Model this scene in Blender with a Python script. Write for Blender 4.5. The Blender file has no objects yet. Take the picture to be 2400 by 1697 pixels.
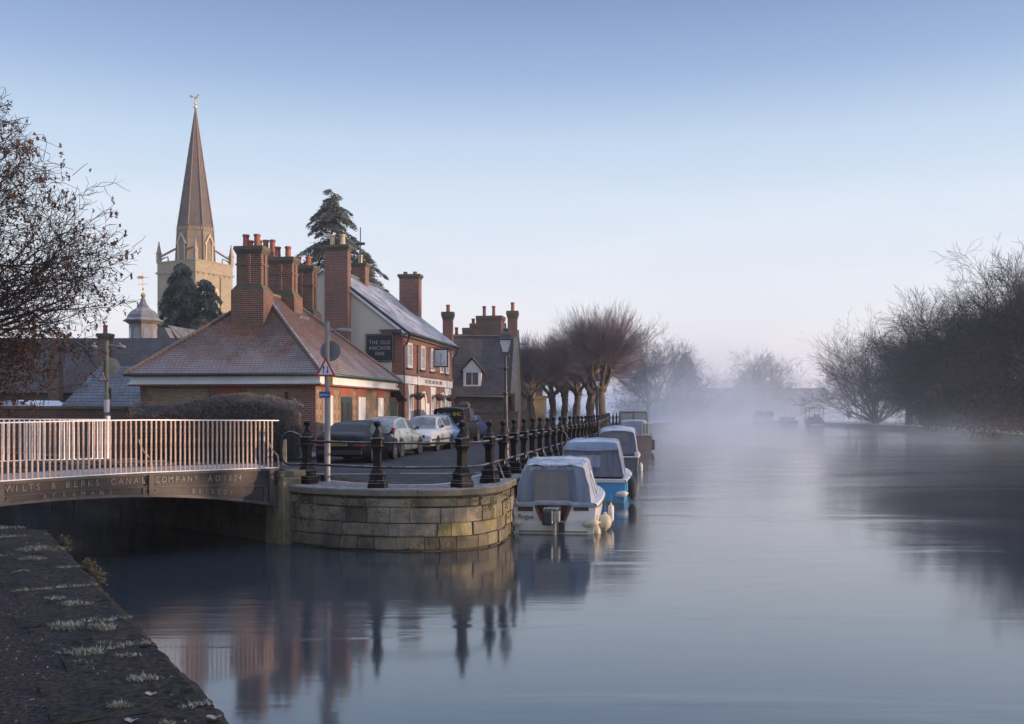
import bpy, bmesh, math, random
from mathutils import Vector, Matrix, noise
from mathutils.geometry import tessellate_polygon
C = bpy.context.scene
COL = C.collection
R = math.radians
random.seed(7)

# ------------------------------------------------------------------ camera
cam_d = bpy.data.cameras.new("camera")
cam = bpy.data.objects.new("camera", cam_d); COL.objects.link(cam)
cam.location = (0, 0, 1.554)
cam.rotation_euler = (R(90), 0, 0)
cam_d.sensor_width = 36; cam_d.lens = 35.0; cam_d.shift_y = 0.0477
cam_d.clip_end = 4000; cam_d.clip_start = 0.1
C.camera = cam
# ------------------------------------------------------------------ sky, sun, exposure
SUN_EL, SUN_AZ = 5.0, 100.0     # azimuth clockwise from +Y (the view direction)
w = bpy.data.worlds.new("World"); C.world = w; w.use_nodes = True
nt = w.node_tree; nt.nodes.clear()
def N(t, ty, **kw):
    n = t.nodes.new(ty)
    for k, v in kw.items():
        if k.startswith('i_'):
            n.inputs[k[2:].replace('_', ' ')].default_value = v
        else: setattr(n, k, v)
    return n
def Lk(t, a, b): t.links.new(a, b)
def ramp(t, stops, interp='LINEAR'):
    r = t.nodes.new('ShaderNodeValToRGB'); e = r.color_ramp.elements; r.color_ramp.interpolation = interp
    while len(e) < len(stops): e.new(0.5)
    for k, (p, c) in enumerate(stops):
        e[k].position = p; e[k].color = (*c, 1) if len(c) == 3 else c
    return r
def mixc(t, fac, a, b, blend='MIX'):
    m = t.nodes.new('ShaderNodeMix'); m.data_type = 'RGBA'; m.blend_type = blend
    for s, v in ((0, fac), (6, a), (7, b)):
        if hasattr(v, 'links') or hasattr(v, 'is_linked'): Lk(t, v, m.inputs[s])
        elif s == 0: m.inputs[0].default_value = v
        else: m.inputs[s].default_value = (*v, 1)
    return m.outputs[2]
def mth(t, op, a, b=None, clamp=False):
    m = t.nodes.new('ShaderNodeMath'); m.operation = op; m.use_clamp = clamp
    for s, v in ((0, a), (1, b)):
        if v is None: continue
        if hasattr(v, 'is_linked'): Lk(t, v, m.inputs[s])
        else: m.inputs[s].default_value = v
    return m.outputs[0]
sky = N(nt, 'ShaderNodeTexSky', sky_type='NISHITA', sun_disc=False)
sky.sun_elevation = R(SUN_EL); sky.sun_rotation = R(SUN_AZ)
sky.air_density = 1.0; sky.dust_density = 0.6; sky.ozone_density = 2.5
tc = N(nt, 'ShaderNodeTexCoord')
sp = N(nt, 'ShaderNodeSeparateXYZ'); Lk(nt, tc.outputs['Generated'], sp.inputs[0])
grad = ramp(nt, [(0.0, (0.335, 0.300, 0.335)), (0.05, (0.335, 0.310, 0.335)), (0.11, (0.315, 0.320, 0.345)), (0.195, (0.265, 0.300, 0.345)), (0.26, (0.205, 0.255, 0.320)), (0.32, (0.125, 0.173, 0.268)), (0.39, (0.074, 0.112, 0.200)), (0.6, (0.22, 0.28, 0.40)), (1.0, (0.36, 0.40, 0.54))])
Lk(nt, sp.outputs['Z'], grad.inputs[0])
# thin high cloud, streaked along the horizon
mp = N(nt, 'ShaderNodeMapping'); mp.inputs['Scale'].default_value = (2.2, 2.2, 16)
Lk(nt, tc.outputs['Generated'], mp.inputs[0])
cn = N(nt, 'ShaderNodeTexNoise', i_Scale=1.6, i_Detail=5.0, i_Roughness=0.55); Lk(nt, mp.outputs[0], cn.inputs['Vector'])
cr = ramp(nt, [(0.44, (0, 0, 0)), (0.72, (1, 1, 1))]); Lk(nt, cn.outputs[0], cr.inputs[0])
band = ramp(nt, [(0.04, (0, 0, 0)), (0.10, (1, 1, 1)), (0.16, (0.7, 0.7, 0.7)), (0.24, (0.0, 0.0, 0.0))]); Lk(nt, sp.outputs['Z'], band.inputs[0])
cf = mth(nt, 'MULTIPLY', mth(nt, 'MULTIPLY', cr.outputs[0], band.outputs[0]), 0.30)
g2 = mixc(nt, cf, grad.outputs[0], (0.42, 0.385, 0.375))
skym = mixc(nt, 1.0, sky.outputs[0], (0.10, 0.10, 0.10), 'MULTIPLY')
tot = mixc(nt, 0.90, skym, g2)
bg = N(nt, 'ShaderNodeBackground'); bg.inputs[1].default_value = 1.0
Lk(nt, tot, bg.inputs[0])
wo = N(nt, 'ShaderNodeOutputWorld'); Lk(nt, bg.outputs[0], wo.inputs[0])
sun_d = bpy.data.lights.new("sun", 'SUN'); sun_d.energy = 2.3; sun_d.angle = R(0.6); sun_d.color = (1.0, 0.70, 0.46)
sun = bpy.data.objects.new("sun", sun_d); COL.objects.link(sun)
sdir = Vector((math.sin(R(SUN_AZ)) * math.cos(R(SUN_EL)), math.cos(R(SUN_AZ)) * math.cos(R(SUN_EL)), math.sin(R(SUN_EL))))
sun.rotation_euler = (-sdir).to_track_quat('-Z', 'Y').to_euler(); sun.location = (60, -10, 30)
C.view_settings.view_transform = 'Standard'; C.view_settings.look = 'None'
C.view_settings.exposure = 1.5; C.view_settings.gamma = 1.0
C.cycles.max_bounces = 6; C.cycles.volume_bounces = 3; C.cycles.transparent_max_bounces = 12
C.cycles.diffuse_bounces = 3; C.cycles.glossy_bounces = 3
C.cycles.use_denoising = True
C.cycles.volume_step_rate = 1.0

# ------------------------------------------------------------------ materials
MATS = {}
def pbr(name, c1, c2=None, rough=0.7, metal=0.0, ns=3.0, amt=0.5, bump=0.0, bs=20.0, frost=0.0, frost_s=8.0, spec=0.5,
        vec='Object', tint=False, stain=None, streak=None, fup=0.35, fc=(0.62, 0.64, 0.72)):
    """Two-tone noise colour, optional bump, frost on the upward faces, per-face tint attribute."""
    if name in MATS: return MATS[name]
    m = bpy.data.materials.new(name); m.use_nodes = True; t = m.node_tree; MATS[name] = m
    b = t.nodes['Principled BSDF']; b.inputs['Roughness'].default_value = rough; b.inputs['Metallic'].default_value = metal
    b.inputs['Specular IOR Level'].default_value = spec
    co = N(t, 'ShaderNodeTexCoord').outputs[vec]
    if streak:
        mpn = N(t, 'ShaderNodeMapping'); mpn.inputs['Scale'].default_value = streak; Lk(t, co, mpn.inputs[0]); cs = mpn.outputs[0]
    else: cs = co
    c2 = c2 or tuple(x * 0.75 for x in c1)
    n1 = N(t, 'ShaderNodeTexNoise', i_Scale=ns, i_Detail=6.0, i_Roughness=0.65); Lk(t, cs, n1.inputs['Vector'])
    rr = ramp(t, [(0.5 - amt * 0.3, (0, 0, 0)), (0.5 + amt * 0.3, (1, 1, 1))]); Lk(t, n1.outputs[0], rr.inputs[0])
    c = mixc(t, rr.outputs[0], c1, c2)
    if stain:
        ms_ = N(t, 'ShaderNodeMapping'); ms_.inputs['Scale'].default_value = (1, 1, stain[3]); Lk(t, co, ms_.inputs[0])
        ns_ = N(t, 'ShaderNodeTexNoise', i_Scale=stain[2], i_Detail=8.0, i_Roughness=0.7); Lk(t, ms_.outputs[0], ns_.inputs['Vector'])
        rs_ = ramp(t, [(0.46, (0, 0, 0)), (0.62, (1, 1, 1))]); Lk(t, ns_.outputs[0], rs_.inputs[0])
        c = mixc(t, mth(t, 'MULTIPLY', rs_.outputs[0], stain[1]), c, stain[0])
    if tint:
        at = N(t, 'ShaderNodeAttribute', attribute_name='tint'); c = mixc(t, 1.0, c, at.outputs[0], 'MULTIPLY')
    if frost > 0:
        ge = N(t, 'ShaderNodeNewGeometry'); sx = N(t, 'ShaderNodeSeparateXYZ'); Lk(t, ge.outputs['Normal'], sx.inputs[0])
        up = mth(t, 'MULTIPLY', mth(t, 'SUBTRACT', sx.outputs[2], fup), 1.0 / (1 - fup), True)
        n2 = N(t, 'ShaderNodeTexNoise', i_Scale=frost_s, i_Detail=5.0, i_Roughness=0.7); Lk(t, co, n2.inputs['Vector'])
        r2 = ramp(t, [(0.38, (0, 0, 0)), (0.62, (1, 1, 1))]); Lk(t, n2.outputs[0], r2.inputs[0])
        f = mth(t, 'MULTIPLY', mth(t, 'MULTIPLY', up, r2.outputs[0]), frost)
        c = mixc(t, f, c, fc)
    Lk(t, c, b.inputs['Base Color'])
    if bump > 0:
        n3 = N(t, 'ShaderNodeTexNoise', i_Scale=bs, i_Detail=4.0); Lk(t, cs, n3.inputs['Vector'])
        bp = N(t, 'ShaderNodeBump'); bp.inputs['Strength'].default_value = bump; bp.inputs['Distance'].default_value = 0.02
        Lk(t, n3.outputs[0], bp.inputs['Height']); Lk(t, bp.outputs[0], b.inputs['Normal'])
    return m

def brick(name, c1, c2, mortar, bw=0.235, bh=0.08, ms=0.012, rough=0.85, stain=(0.10, 0.09, 0.08), samt=0.45, frost=0.0, rowz=1.0,
          tile=False, moss=None, ev=None, offs=0.5, squash=1.0, lowf=None, fc=(0.60, 0.61, 0.70)):
    if name in MATS: return MATS[name]
    m = bpy.data.materials.new(name); m.use_nodes = True; t = m.node_tree; MATS[name] = m
    b = t.nodes['Principled BSDF']; b.inputs['Roughness'].default_value = rough
    co = N(t, 'ShaderNodeTexCoord').outputs['Object']
    s = N(t, 'ShaderNodeSeparateXYZ'); Lk(t, co, s.inputs[0])
    u = mth(t, 'ADD', s.outputs[0], s.outputs[1]); v = mth(t, 'MULTIPLY', s.outputs[2], rowz)
    nw = N(t, 'ShaderNodeTexNoise', i_Scale=3.0, i_Detail=2.0); Lk(t, co, nw.inputs['Vector'])
    v2 = mth(t, 'ADD', v, mth(t, 'MULTIPLY', nw.outputs[0], 0.02 if tile else 0.004))
    cb = N(t, 'ShaderNodeCombineXYZ'); Lk(t, u, cb.inputs[0]); Lk(t, v2, cb.inputs[1])
    br = N(t, 'ShaderNodeTexBrick'); br.inputs['Scale'].default_value = 1.0
    br.inputs['Brick Width'].default_value = bw; br.inputs['Row Height'].default_value = bh; br.inputs['Mortar Size'].default_value = ms
    br.inputs['Mortar Smooth'].default_value = 0.3; br.offset = offs
    br.inputs['Color1'].default_value = (*c1, 1); br.inputs['Color2'].default_value = (*c2, 1); br.inputs['Mortar'].default_value = (*mortar, 1)
    Lk(t, cb.outputs[0], br.inputs['Vector'])
    n1 = N(t, 'ShaderNodeTexNoise', i_Scale=0.9, i_Detail=7.0, i_Roughness=0.7); Lk(t, co, n1.inputs['Vector'])
    r1 = ramp(t, [(0.42, (0, 0, 0)), (0.7, (1, 1, 1))]); Lk(t, n1.outputs[0], r1.inputs[0])
    c = mixc(t, mth(t, 'MULTIPLY', r1.outputs[0], samt), br.outputs[0], stain)
    nf = N(t, 'ShaderNodeTexNoise', i_Scale=14.0, i_Detail=3.0); Lk(t, co, nf.inputs['Vector'])
    c = mixc(t, 0.5, c, mixc(t, nf.outputs[0], (0.55, 0.55, 0.55), (1.4, 1.4, 1.4)), 'MULTIPLY')
    if moss:
        n5 = N(t, 'ShaderNodeTexNoise', i_Scale=2.2, i_Detail=6.0, i_Roughness=0.75); Lk(t, co, n5.inputs['Vector'])
        r5 = ramp(t, [(0.50, (0, 0, 0)), (0.60, (1, 1, 1))]); Lk(t, n5.outputs[0], r5.inputs[0])
        c = mixc(t, mth(t, 'MULTIPLY', r5.outputs[0], moss[1]), c, moss[0])
    if frost > 0:
        ge = N(t, 'ShaderNodeNewGeometry'); sx = N(t, 'ShaderNodeSeparateXYZ'); Lk(t, ge.outputs['Normal'], sx.inputs[0])
        up = mth(t, 'MULTIPLY', mth(t, 'SUBTRACT', sx.outputs[2], 0.2), 2.2, True)
        n2 = N(t, 'ShaderNodeTexNoise', i_Scale=1.1, i_Detail=8.0, i_Roughness=0.75); Lk(t, co, n2.inputs['Vector'])
        hv = n2.outputs[0]
        if lowf:   # rime lies thicker towards the eaves
            hz = mth(t, 'DIVIDE', mth(t, 'SUBTRACT', lowf[1], s.outputs[2]), lowf[1] - lowf[0], True)
            hv = mth(t, 'ADD', hv, mth(t, 'MULTIPLY', mth(t, 'SUBTRACT', hz, 0.5), 0.45))
        r2 = ramp(t, [(0.36, (0, 0, 0)), (0.70, (1, 1, 1))]); Lk(t, hv, r2.inputs[0])
        edge = mth(t, 'ADD', mth(t, 'MULTIPLY', mth(t, 'SUBTRACT', 1.0, br.outputs['Fac']), 0.75), 0.25)
        f = mth(t, 'MULTIPLY', mth(t, 'MULTIPLY', mth(t, 'MULTIPLY', up, r2.outputs[0]), frost), edge)
        c = mixc(t, f, c, fc)
    Lk(t, c, b.inputs['Base Color'])
    bp = N(t, 'ShaderNodeBump'); bp.inputs['Strength'].default_value = 0.6; bp.inputs['Distance'].default_value = 0.012
    hh = mth(t, 'ADD', mth(t, 'MULTIPLY', br.outputs['Fac'], -1.0), mth(t, 'MULTIPLY', nf.outputs[0], 0.6))
    if tile:
        saw = mth(t, 'FRACT', mth(t, 'DIVIDE', v2, bh)); hh = mth(t, 'SUBTRACT', hh, mth(t, 'MULTIPLY', saw, 1.6))
        bp.inputs['Distance'].default_value = 0.03
    Lk(t, hh, bp.inputs['Height']); Lk(t, bp.outputs[0], b.inputs['Normal'])
    return m

# ------------------------------------------------------------------ mesh builder
class MB:
    def __init__(s): s.v = []; s.f = []; s.m = []; s.t = []; s.mi = 0; s.tc = None; s.M = None
    def add(s, vs, fs):
        o = len(s.v)
        if s.M is not None: vs = [s.M @ Vector(p) for p in vs]
        s.v.extend(tuple(p) for p in vs)
        for f in fs: s.f.append([i + o for i in f]); s.m.append(s.mi); s.t.append(s.tc)
        return s
    def box(s, x0, x1, y0, y1, z0, z1):
        return s.add([(x0, y0, z0), (x1, y0, z0), (x1, y1, z0), (x0, y1, z0), (x0, y0, z1), (x1, y0, z1), (x1, y1, z1), (x0, y1, z1)],
                     [(0, 3, 2, 1), (4, 5, 6, 7), (0, 1, 5, 4), (1, 2, 6, 5), (2, 3, 7, 6), (3, 0, 4, 7)])
    def frus(s, b, t, z0, z1):      # b, t = (x0,x1,y0,y1)
        return s.add([(b[0], b[2], z0), (b[1], b[2], z0), (b[1], b[3], z0), (b[0], b[3], z0), (t[0], t[2], z1), (t[1], t[2], z1), (t[1], t[3], z1), (t[0], t[3], z1)],
                     [(0, 3, 2, 1), (4, 5, 6, 7), (0, 1, 5, 4), (1, 2, 6, 5), (2, 3, 7, 6), (3, 0, 4, 7)])
    def lathe(s, prof, n=12, at=(0, 0, 0), axis='z', rot=0.0, closed=False):
        vs = []; fs = []
        for (r, z) in prof:
            for k in range(n):
                a = rot + 2 * math.pi * k / n; x, y = r * math.cos(a), r * math.sin(a)
                p = (x, y, z) if axis == 'z' else ((z, x, y) if axis == 'x' else (x, z, y))
                vs.append((p[0] + at[0], p[1] + at[1], p[2] + at[2]))
        for i in range(len(prof) - 1):
            for k in range(n):
                k2 = (k + 1) % n; fs.append((i * n + k, i * n + k2, (i + 1) * n + k2, (i + 1) * n + k))
        fs.append(tuple(range(n - 1, -1, -1))); fs.append(tuple((len(prof) - 1) * n + k for k in range(n)))
        return s.add(vs, fs)
    def ball(s, at, r, n=12, sc=(1, 1, 1)):
        vs = []; fs = []; m = max(4, n // 2)
        for i in range(m + 1):
            a = math.pi * i / m
            for k in range(n):
                b = 2 * math.pi * k / n
                vs.append((at[0] + r * sc[0] * math.sin(a) * math.cos(b), at[1] + r * sc[1] * math.sin(a) * math.sin(b), at[2] - r * sc[2] * math.cos(a)))
        for i in range(m):
            for k in range(n): fs.append((i * n + k, i * n + (k + 1) % n, (i + 1) * n + (k + 1) % n, (i + 1) * n + k))
        return s.add(vs, fs)
    def tube(s, pts, r, n=8, cap=True):
        pts = [Vector(p) for p in pts]; m = len(pts)
        rs = r if isinstance(r, (list, tuple)) else [r] * m
        vs = []; fs = []; up = None
        for i, p in enumerate(pts):
            d = (pts[min(i + 1, m - 1)] - pts[max(i - 1, 0)])
            if d.length < 1e-9: d = Vector((0, 0, 1))
            d.normalize()
            if up is None: up = Vector((0, 0, 1)) if abs(d.z) < 0.9 else Vector((1, 0, 0))
            a = d.cross(up)
            if a.length < 1e-4: a = d.orthogonal()
            a.normalize(); b = a.cross(d); up = b
            for k in range(n):
                t = 2 * math.pi * k / n; q = p + (a * math.cos(t) + b * math.sin(t)) * rs[i]; vs.append((q.x, q.y, q.z))
        for i in range(m - 1):
            for k in range(n): fs.append((i * n + k, i * n + (k + 1) % n, (i + 1) * n + (k + 1) % n, (i + 1) * n + k))
        if cap: fs.append(tuple(range(n - 1, -1, -1))); fs.append(tuple((m - 1) * n + k for k in range(n)))
        return s.add(vs, fs)
    def prism(s, poly, a0, a1, axis='y'):
        """poly: 2D outline; extruded along axis. axis y: (x,z); x: (y,z); z: (x,y)."""
        def P(p, a): return (p[0], a, p[1]) if axis == 'y' else ((a, p[0], p[1]) if axis == 'x' else (p[0], p[1], a))
        n = len(poly); vs = [P(p, a0) for p in poly] + [P(p, a1) for p in poly]
        tris = tessellate_polygon([[Vector((p[0], p[1], 0)) for p in poly]])
        fs = [tuple(x) for x in tris] + [tuple(i + n for i in reversed(x)) for x in tris] + [(i, (i + 1) % n, n + (i + 1) % n, n + i) for i in range(n)]
        return s.add(vs, fs)
    def grid(s, rows, close=False):
        n = len(rows[0]); vs = [p for r in rows for p in r]; fs = []
        for i in range(len(rows) - 1):
            for k in range(n if close else n - 1): fs.append((i * n + k, i * n + (k + 1) % n, (i + 1) * n + (k + 1) % n, (i + 1) * n + k))
        return s.add(vs, fs)
    def quad(s, a, b, c, d): return s.add([a, b, c, d], [(0, 1, 2, 3)])
    def build(s, name, mats, parent=None, loc=(0, 0, 0), rz=0.0, smooth=False, norm=True, bevel=0.0, seg=2):
        me = bpy.data.meshes.new(name); me.from_pydata(s.v, [], s.f)
        if not isinstance(mats, (list, tuple)): mats = [mats]
        for m in mats: me.materials.append(m)
        if len(mats) > 1: me.polygons.foreach_set('material_index', s.m)
        if any(t is not None for t in s.t):
            at = me.attributes.new('tint', 'FLOAT_COLOR', 'FACE')
            at.data.foreach_set('color', [x for t in s.t for x in ((*t, 1.0) if t else (1, 1, 1, 1))])
        if norm:
            bm = bmesh.new(); bm.from_mesh(me); bmesh.ops.recalc_face_normals(bm, faces=bm.faces); bm.to_mesh(me); bm.free()
        if smooth: me.polygons.foreach_set('use_smooth', [True] * len(me.polygons))
        me.update()
        o = bpy.data.objects.new(name, me); COL.objects.link(o); o.location = loc; o.rotation_euler = (0, 0, rz)
        if parent is not None: o.parent = parent
        if bevel > 0:
            b = o.modifiers.new('b', 'BEVEL'); b.width = bevel; b.segments = seg; b.limit_method = 'ANGLE'; b.angle_limit = R(30)
        return o
def thing(name, label, cat, loc=(0, 0, 0), rz=0.0, group=None):
    o = bpy.data.objects.new(name, None); COL.objects.link(o); o.location = loc; o.rotation_euler = (0, 0, rz)
    o['label'] = label; o['category'] = cat
    if group: o['group'] = group
    o.empty_display_size = 0.3
    return o
def tag(o, label=None, cat=None, group=None, kind=None):
    if label: o['label'] = label
    if cat: o['category'] = cat
    if group: o['group'] = group
    if kind: o['kind'] = kind
    return o
def kids(o): return [c for c in bpy.data.objects if c.parent == o]
def dup(o, loc, rz=0.0, label=None, sc=None):
    r = o.copy(); COL.objects.link(r); r.location = loc; r.rotation_euler = (0, 0, rz)
    if label: r['label'] = label
    if sc: r.scale = sc
    for ch in kids(o):
        c = ch.copy(); COL.objects.link(c); c.parent = r
        for g in kids(ch):
            d = g.copy(); COL.objects.link(d); d.parent = c
    return r
def text_mb(body, size, extrude=0.004, spacing=1.0, shear=0.0, align='CENTER'):
    cu = bpy.data.curves.new('txt', 'FONT'); cu.body = body; cu.size = size; cu.extrude = extrude; cu.space_character = spacing
    cu.shear = shear; cu.align_x = align; cu.align_y = 'CENTER'; cu.resolution_u = 3
    o = bpy.data.objects.new('txt', cu); COL.objects.link(o); bpy.context.view_layer.update()
    me = bpy.data.meshes.new_from_object(o.evaluated_get(bpy.context.evaluated_depsgraph_get()))
    vs = [tuple(v.co) for v in me.vertices]; fs = [tuple(p.vertices) for p in me.polygons]
    bpy.data.objects.remove(o); bpy.data.curves.remove(cu); bpy.data.meshes.remove(me)
    return vs, fs
ROT = -R(9.1)         # the street runs slightly right of straight ahead
def St(o, x, y, z=0.0):
    """street-frame offset (x across, y along) from point o, in world coordinates"""
    return Vector((o[0] + x * math.cos(ROT) - y * math.sin(ROT), o[1] + x * math.sin(ROT) + y * math.cos(ROT), z))
WZ = -1.216
# ------------------------------------------------------------------ water and land
def water_mat():
    m = bpy.data.materials.new('river_water'); m.use_nodes = True; t = m.node_tree
    b = t.nodes['Principled BSDF']; b.inputs['Base Color'].default_value = (0.026, 0.036, 0.048, 1)
    b.inputs['Roughness'].default_value = 0.10; b.inputs['IOR'].default_value = 2.0; b.inputs['Specular IOR Level'].default_value = 0.85
    co = N(t, 'ShaderNodeTexCoord').outputs['Object']
    def nz(sc, s, d, rot=0.0, det=4.0):
        mpn = N(t, 'ShaderNodeMapping'); mpn.inputs['Scale'].default_value = sc; mpn.inputs['Rotation'].default_value = (0, 0, rot); Lk(t, co, mpn.inputs[0])
        n = N(t, 'ShaderNodeTexNoise', i_Scale=s, i_Detail=det, i_Distortion=d); Lk(t, mpn.outputs[0], n.inputs['Vector']); return n.outputs[0]
    a = nz((0.22, 1.0, 1), 2.4, 0.6, 0.12); bb = nz((0.10, 0.5, 1), 0.7, 1.4, -0.25); cc = nz((0.5, 2.2, 1), 7.0, 0.3, 0.05)
    # only patches of the surface are stirred
    ptch = ramp(t, [(0.42, (0.12, 0.12, 0.12)), (0.66, (1, 1, 1))]); Lk(t, nz((0.05, 0.17, 1), 1.0, 1.0, -0.15), ptch.inputs[0])
    h = mth(t, 'ADD', mth(t, 'MULTIPLY', a, 0.5), mth(t, 'MULTIPLY', bb, 0.9))
    h = mth(t, 'ADD', h, mth(t, 'MULTIPLY', cc, 0.14)); h = mth(t, 'MULTIPLY', h, ptch.outputs[0])
    bp = N(t, 'ShaderNodeBump'); bp.inputs['Strength'].default_value = 0.15; bp.inputs['Distance'].default_value = 0.10
    Lk(t, h, bp.inputs['Height']); Lk(t, bp.outputs[0], b.inputs['Normal'])
    rg = mth(t, 'ADD', mth(t, 'MULTIPLY', ptch.outputs[0], 0.06), 0.07); Lk(t, rg, b.inputs['Roughness'])
    return m
g = MB(); g.quad((-440, -55, WZ), (440, -55, WZ), (440, 440, WZ), (-440, 440, WZ))
tag(g.build('river_water', water_mat()), kind='structure')
asphalt = pbr('asphalt', (0.020, 0.020, 0.023), (0.032, 0.032, 0.036), rough=0.9, ns=1.2, bump=0.5, bs=60, spec=.15, frost=0.16, frost_s=2.6, fc=(0.22, 0.22, 0.26))
paving = pbr('paving', (0.050, 0.047, 0.047), (0.080, 0.075, 0.075), rough=0.9, ns=5.0, bump=0.5, bs=30, spec=.2, frost=0.75, frost_s=7.0, fc=(0.30, 0.30, 0.34))
earth = pbr('bank_earth', (0.05, 0.045, 0.03), (0.09, 0.08, 0.05), rough=0.95, ns=1.5, bump=0.6, bs=6)
meadow = pbr('meadow', (0.09, 0.10, 0.05), (0.14, 0.14, 0.08), rough=0.95, ns=0.5, bump=0.6, bs=3, frost=0.85, frost_s=0.35, fc=(0.50, 0.54, 0.60))
kerbm = pbr('kerb_stone', (0.20, 0.19, 0.17), (0.28, 0.26, 0.24), rough=0.85, ns=4, bump=0.3, bs=40, frost=0.5, frost_s=6, fc=(0.45, 0.45, 0.5))
def slab(name, poly, z, depth, mat, **kw):
    g = MB(); g.prism(poly, z - depth, z, 'z'); o = g.build(name, mat); tag(o, kind='structure'); return o
NV = Vector((-0.734, 0.679))          # along the side cut, away from the river
SV = Vector((0.679, 0.734))           # along the bridge
BE = Vector((-4.80, 20.8))            # bridge, right end on the river face
BL = BE - SV * 6.35                   # bridge, left end
# posts along the promenade
post_xy = [(-4.38, 21.26), (-2.70, 20.03), (-1.01, 20.14), (-0.48, 21.5)]
d1 = Vector((0.265, 1.60))
for k in range(1, 19): post_xy.append((-0.48 + 0.265 * k, 21.5 + 1.6 * k))
px, py = post_xy[-1]
dv = Vector((9.5 - px, 97.0 - py)); nseg = round(dv.length / 1.62)
for k in range(1, nseg + 1): post_xy.append((px + dv.x * k / nseg, py + dv.y * k / nseg))
for k in range(1, 7): post_xy.append((9.5 + 0.5 * k, 97.0 + 1.55 * k))
# outer edge of the quay
qe = [(BE.x + 0.05, BE.y + 0.02), (-4.62, 20.72), (-4.2, 20.3), (-3.5, 19.88), (-2.7, 19.62), (-1.9, 19.52), (-1.2, 19.62), (-0.62, 19.98), (-0.27, 20.6), (-0.12, 21.3), (0.0, 22.2)]
for k in range(2, 19, 4): qe.append((-0.12 + 0.265 * k + 0.02, 21.4 + 1.6 * k))
qe += [(4.62, 50.2), (9.85, 96.9), (12.9, 106.3)]
land = qe + [(13.2, 110), (20, 135), (34, 190), (52, 262), (75, 300), (75, 438), (-438, 438), (-438, 60), tuple(BE + NV * 14 + Vector((-60, 40))), tuple(BE + NV * 15), tuple(BE + NV * 0.2)]
def offset_line(pts, d):
    out = []
    for i, p in enumerate(pts):
        a = Vector(pts[max(i - 1, 0)]); b = Vector(pts[min(i + 1, len(pts) - 1)]); t = (b - a).normalized()
        out.append((p[0] - t.y * d, p[1] + t.x * d))
    return out
qin = offset_line(qe, 0.22)
o = slab('street', qin[:-2] + [(9.7, 96), (12.6, 105), (12.9, 109), (2, 112), (-3, 112), (-3.0, 80), (-45, 78), (-45, 60)] + [tuple(BE + NV * 15 + SV * .25), tuple(BE + NV * 0.35 + SV * .25)], -0.09, 1.7, asphalt)
slab('ground', [(p[0], p[1]) for p in [(12.9, 106.3)] + land[len(qe):-3]] + [(-45.1, 60.2), (-45.1, 78.1), (-3.1, 80.1), (-3.1, 112.1), (2, 112.1), (12.8, 109.1)], -0.08, 1.7, meadow)
# promenade strip, raised behind a kerb
inner = [(-6.2, 22.3), (-5.2, 22.7), (-4.3, 22.3), (-3.6, 21.55), (-2.9, 21.0), (-2.3, 20.8), (-1.6, 20.95), (-1.25, 21.4), (-1.05, 22.4)]
inner += [(-0.12 + 0.265 * k - 0.95, 21.5 + 1.6 * k) for k in (4, 8, 12, 16)] + [(3.5, 50.4), (8.8, 97.2), (11.5, 106.5)]
sw = MB(); sw.prism(offset_line(qe, .30) + [(p[0], p[1]) for p in reversed(inner)], -0.085, 0.0, 'z')
tag(sw.build('pavement', paving), kind='structure')
kb = MB()
for (a, b) in zip(inner[:-1], inner[1:]):
    a = Vector(a); b = Vector(b); L = (b - a).length; n = max(1, int(L / 0.9)); t = (b - a) / n; q = Vector((-t.y, t.x)).normalized()
    for k in range(n):
        p0 = a + t * k + t * 0.008; p1 = a + t * (k + 1) - t * 0.008; h = 0.006 + random.uniform(0, 0.006)
        kb.M = None
        kb.add([(p0.x, p0.y, -0.1), (p1.x, p1.y, -0.1), (p1.x + q.x * .12, p1.y + q.y * .12, -0.1), (p0.x + q.x * .12, p0.y + q.y * .12, -0.1),
                (p0.x, p0.y, h), (p1.x, p1.y, h), (p1.x + q.x * .12, p1.y + q.y * .12, h), (p0.x + q.x * .12, p0.y + q.y * .12, h)],
               [(0, 3, 2, 1), (4, 5, 6, 7), (0, 1, 5, 4), (1, 2, 6, 5), (2, 3, 7, 6), (3, 0, 4, 7)])
tag(kb.build('kerb', kerbm), kind='structure')
# pavement in front of the houses
fp = MB(); c0 = (-7.31, 37.0)
q = [St(c0, 1.25, -4.2), St(c0, 1.25, 31), St(c0, 0.0, 31), St(c0, -1, 31), St(c0, -1, -1), St(c0, -18, -1), St(c0, -18, -4.2)]
fp.prism([(p.x, p.y) for p in q], -0.088, 0.02, 'z'); tag(fp.build('footpath', paving), kind='structure')
# frost-filled road marks near the corner
rm = MB()
for (x, y, l, wd) in ((-2.2, 26.2, 1.5, .14), (-0.4, 26.6, 1.2, .13), (-4.4, 25.9, 1.5, .13), (1.2, 30, .13, 1.6)):
    rm.box(x - l / 2, x + l / 2, y - wd / 2, y + wd / 2, -0.089, -0.085)
tag(rm.build('road_markings', pbr('worn_white', (0.42, 0.42, 0.42), (0.16, 0.16, 0.17), rough=0.8, ns=9, amt=0.6)), kind='structure')
# land beyond the reach, and the right bank
slab('far_bank', [(75.5, 300), (110, 292), (150, 286), (400, 300), (438, 300), (438, 438), (75.5, 438)], -0.35, 1.5, meadow)
rb = [(44, 60), (45.2, 88), (50, 112), (54, 132), (55, 150), (56.5, 175), (57, 192), (60, 200), (75, 215), (120, 232), (400, 250), (438, 250), (438, -50), (46, -50), (43, 20)]
slab('right_bank', rb, -0.55, 1.3, meadow)
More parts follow.
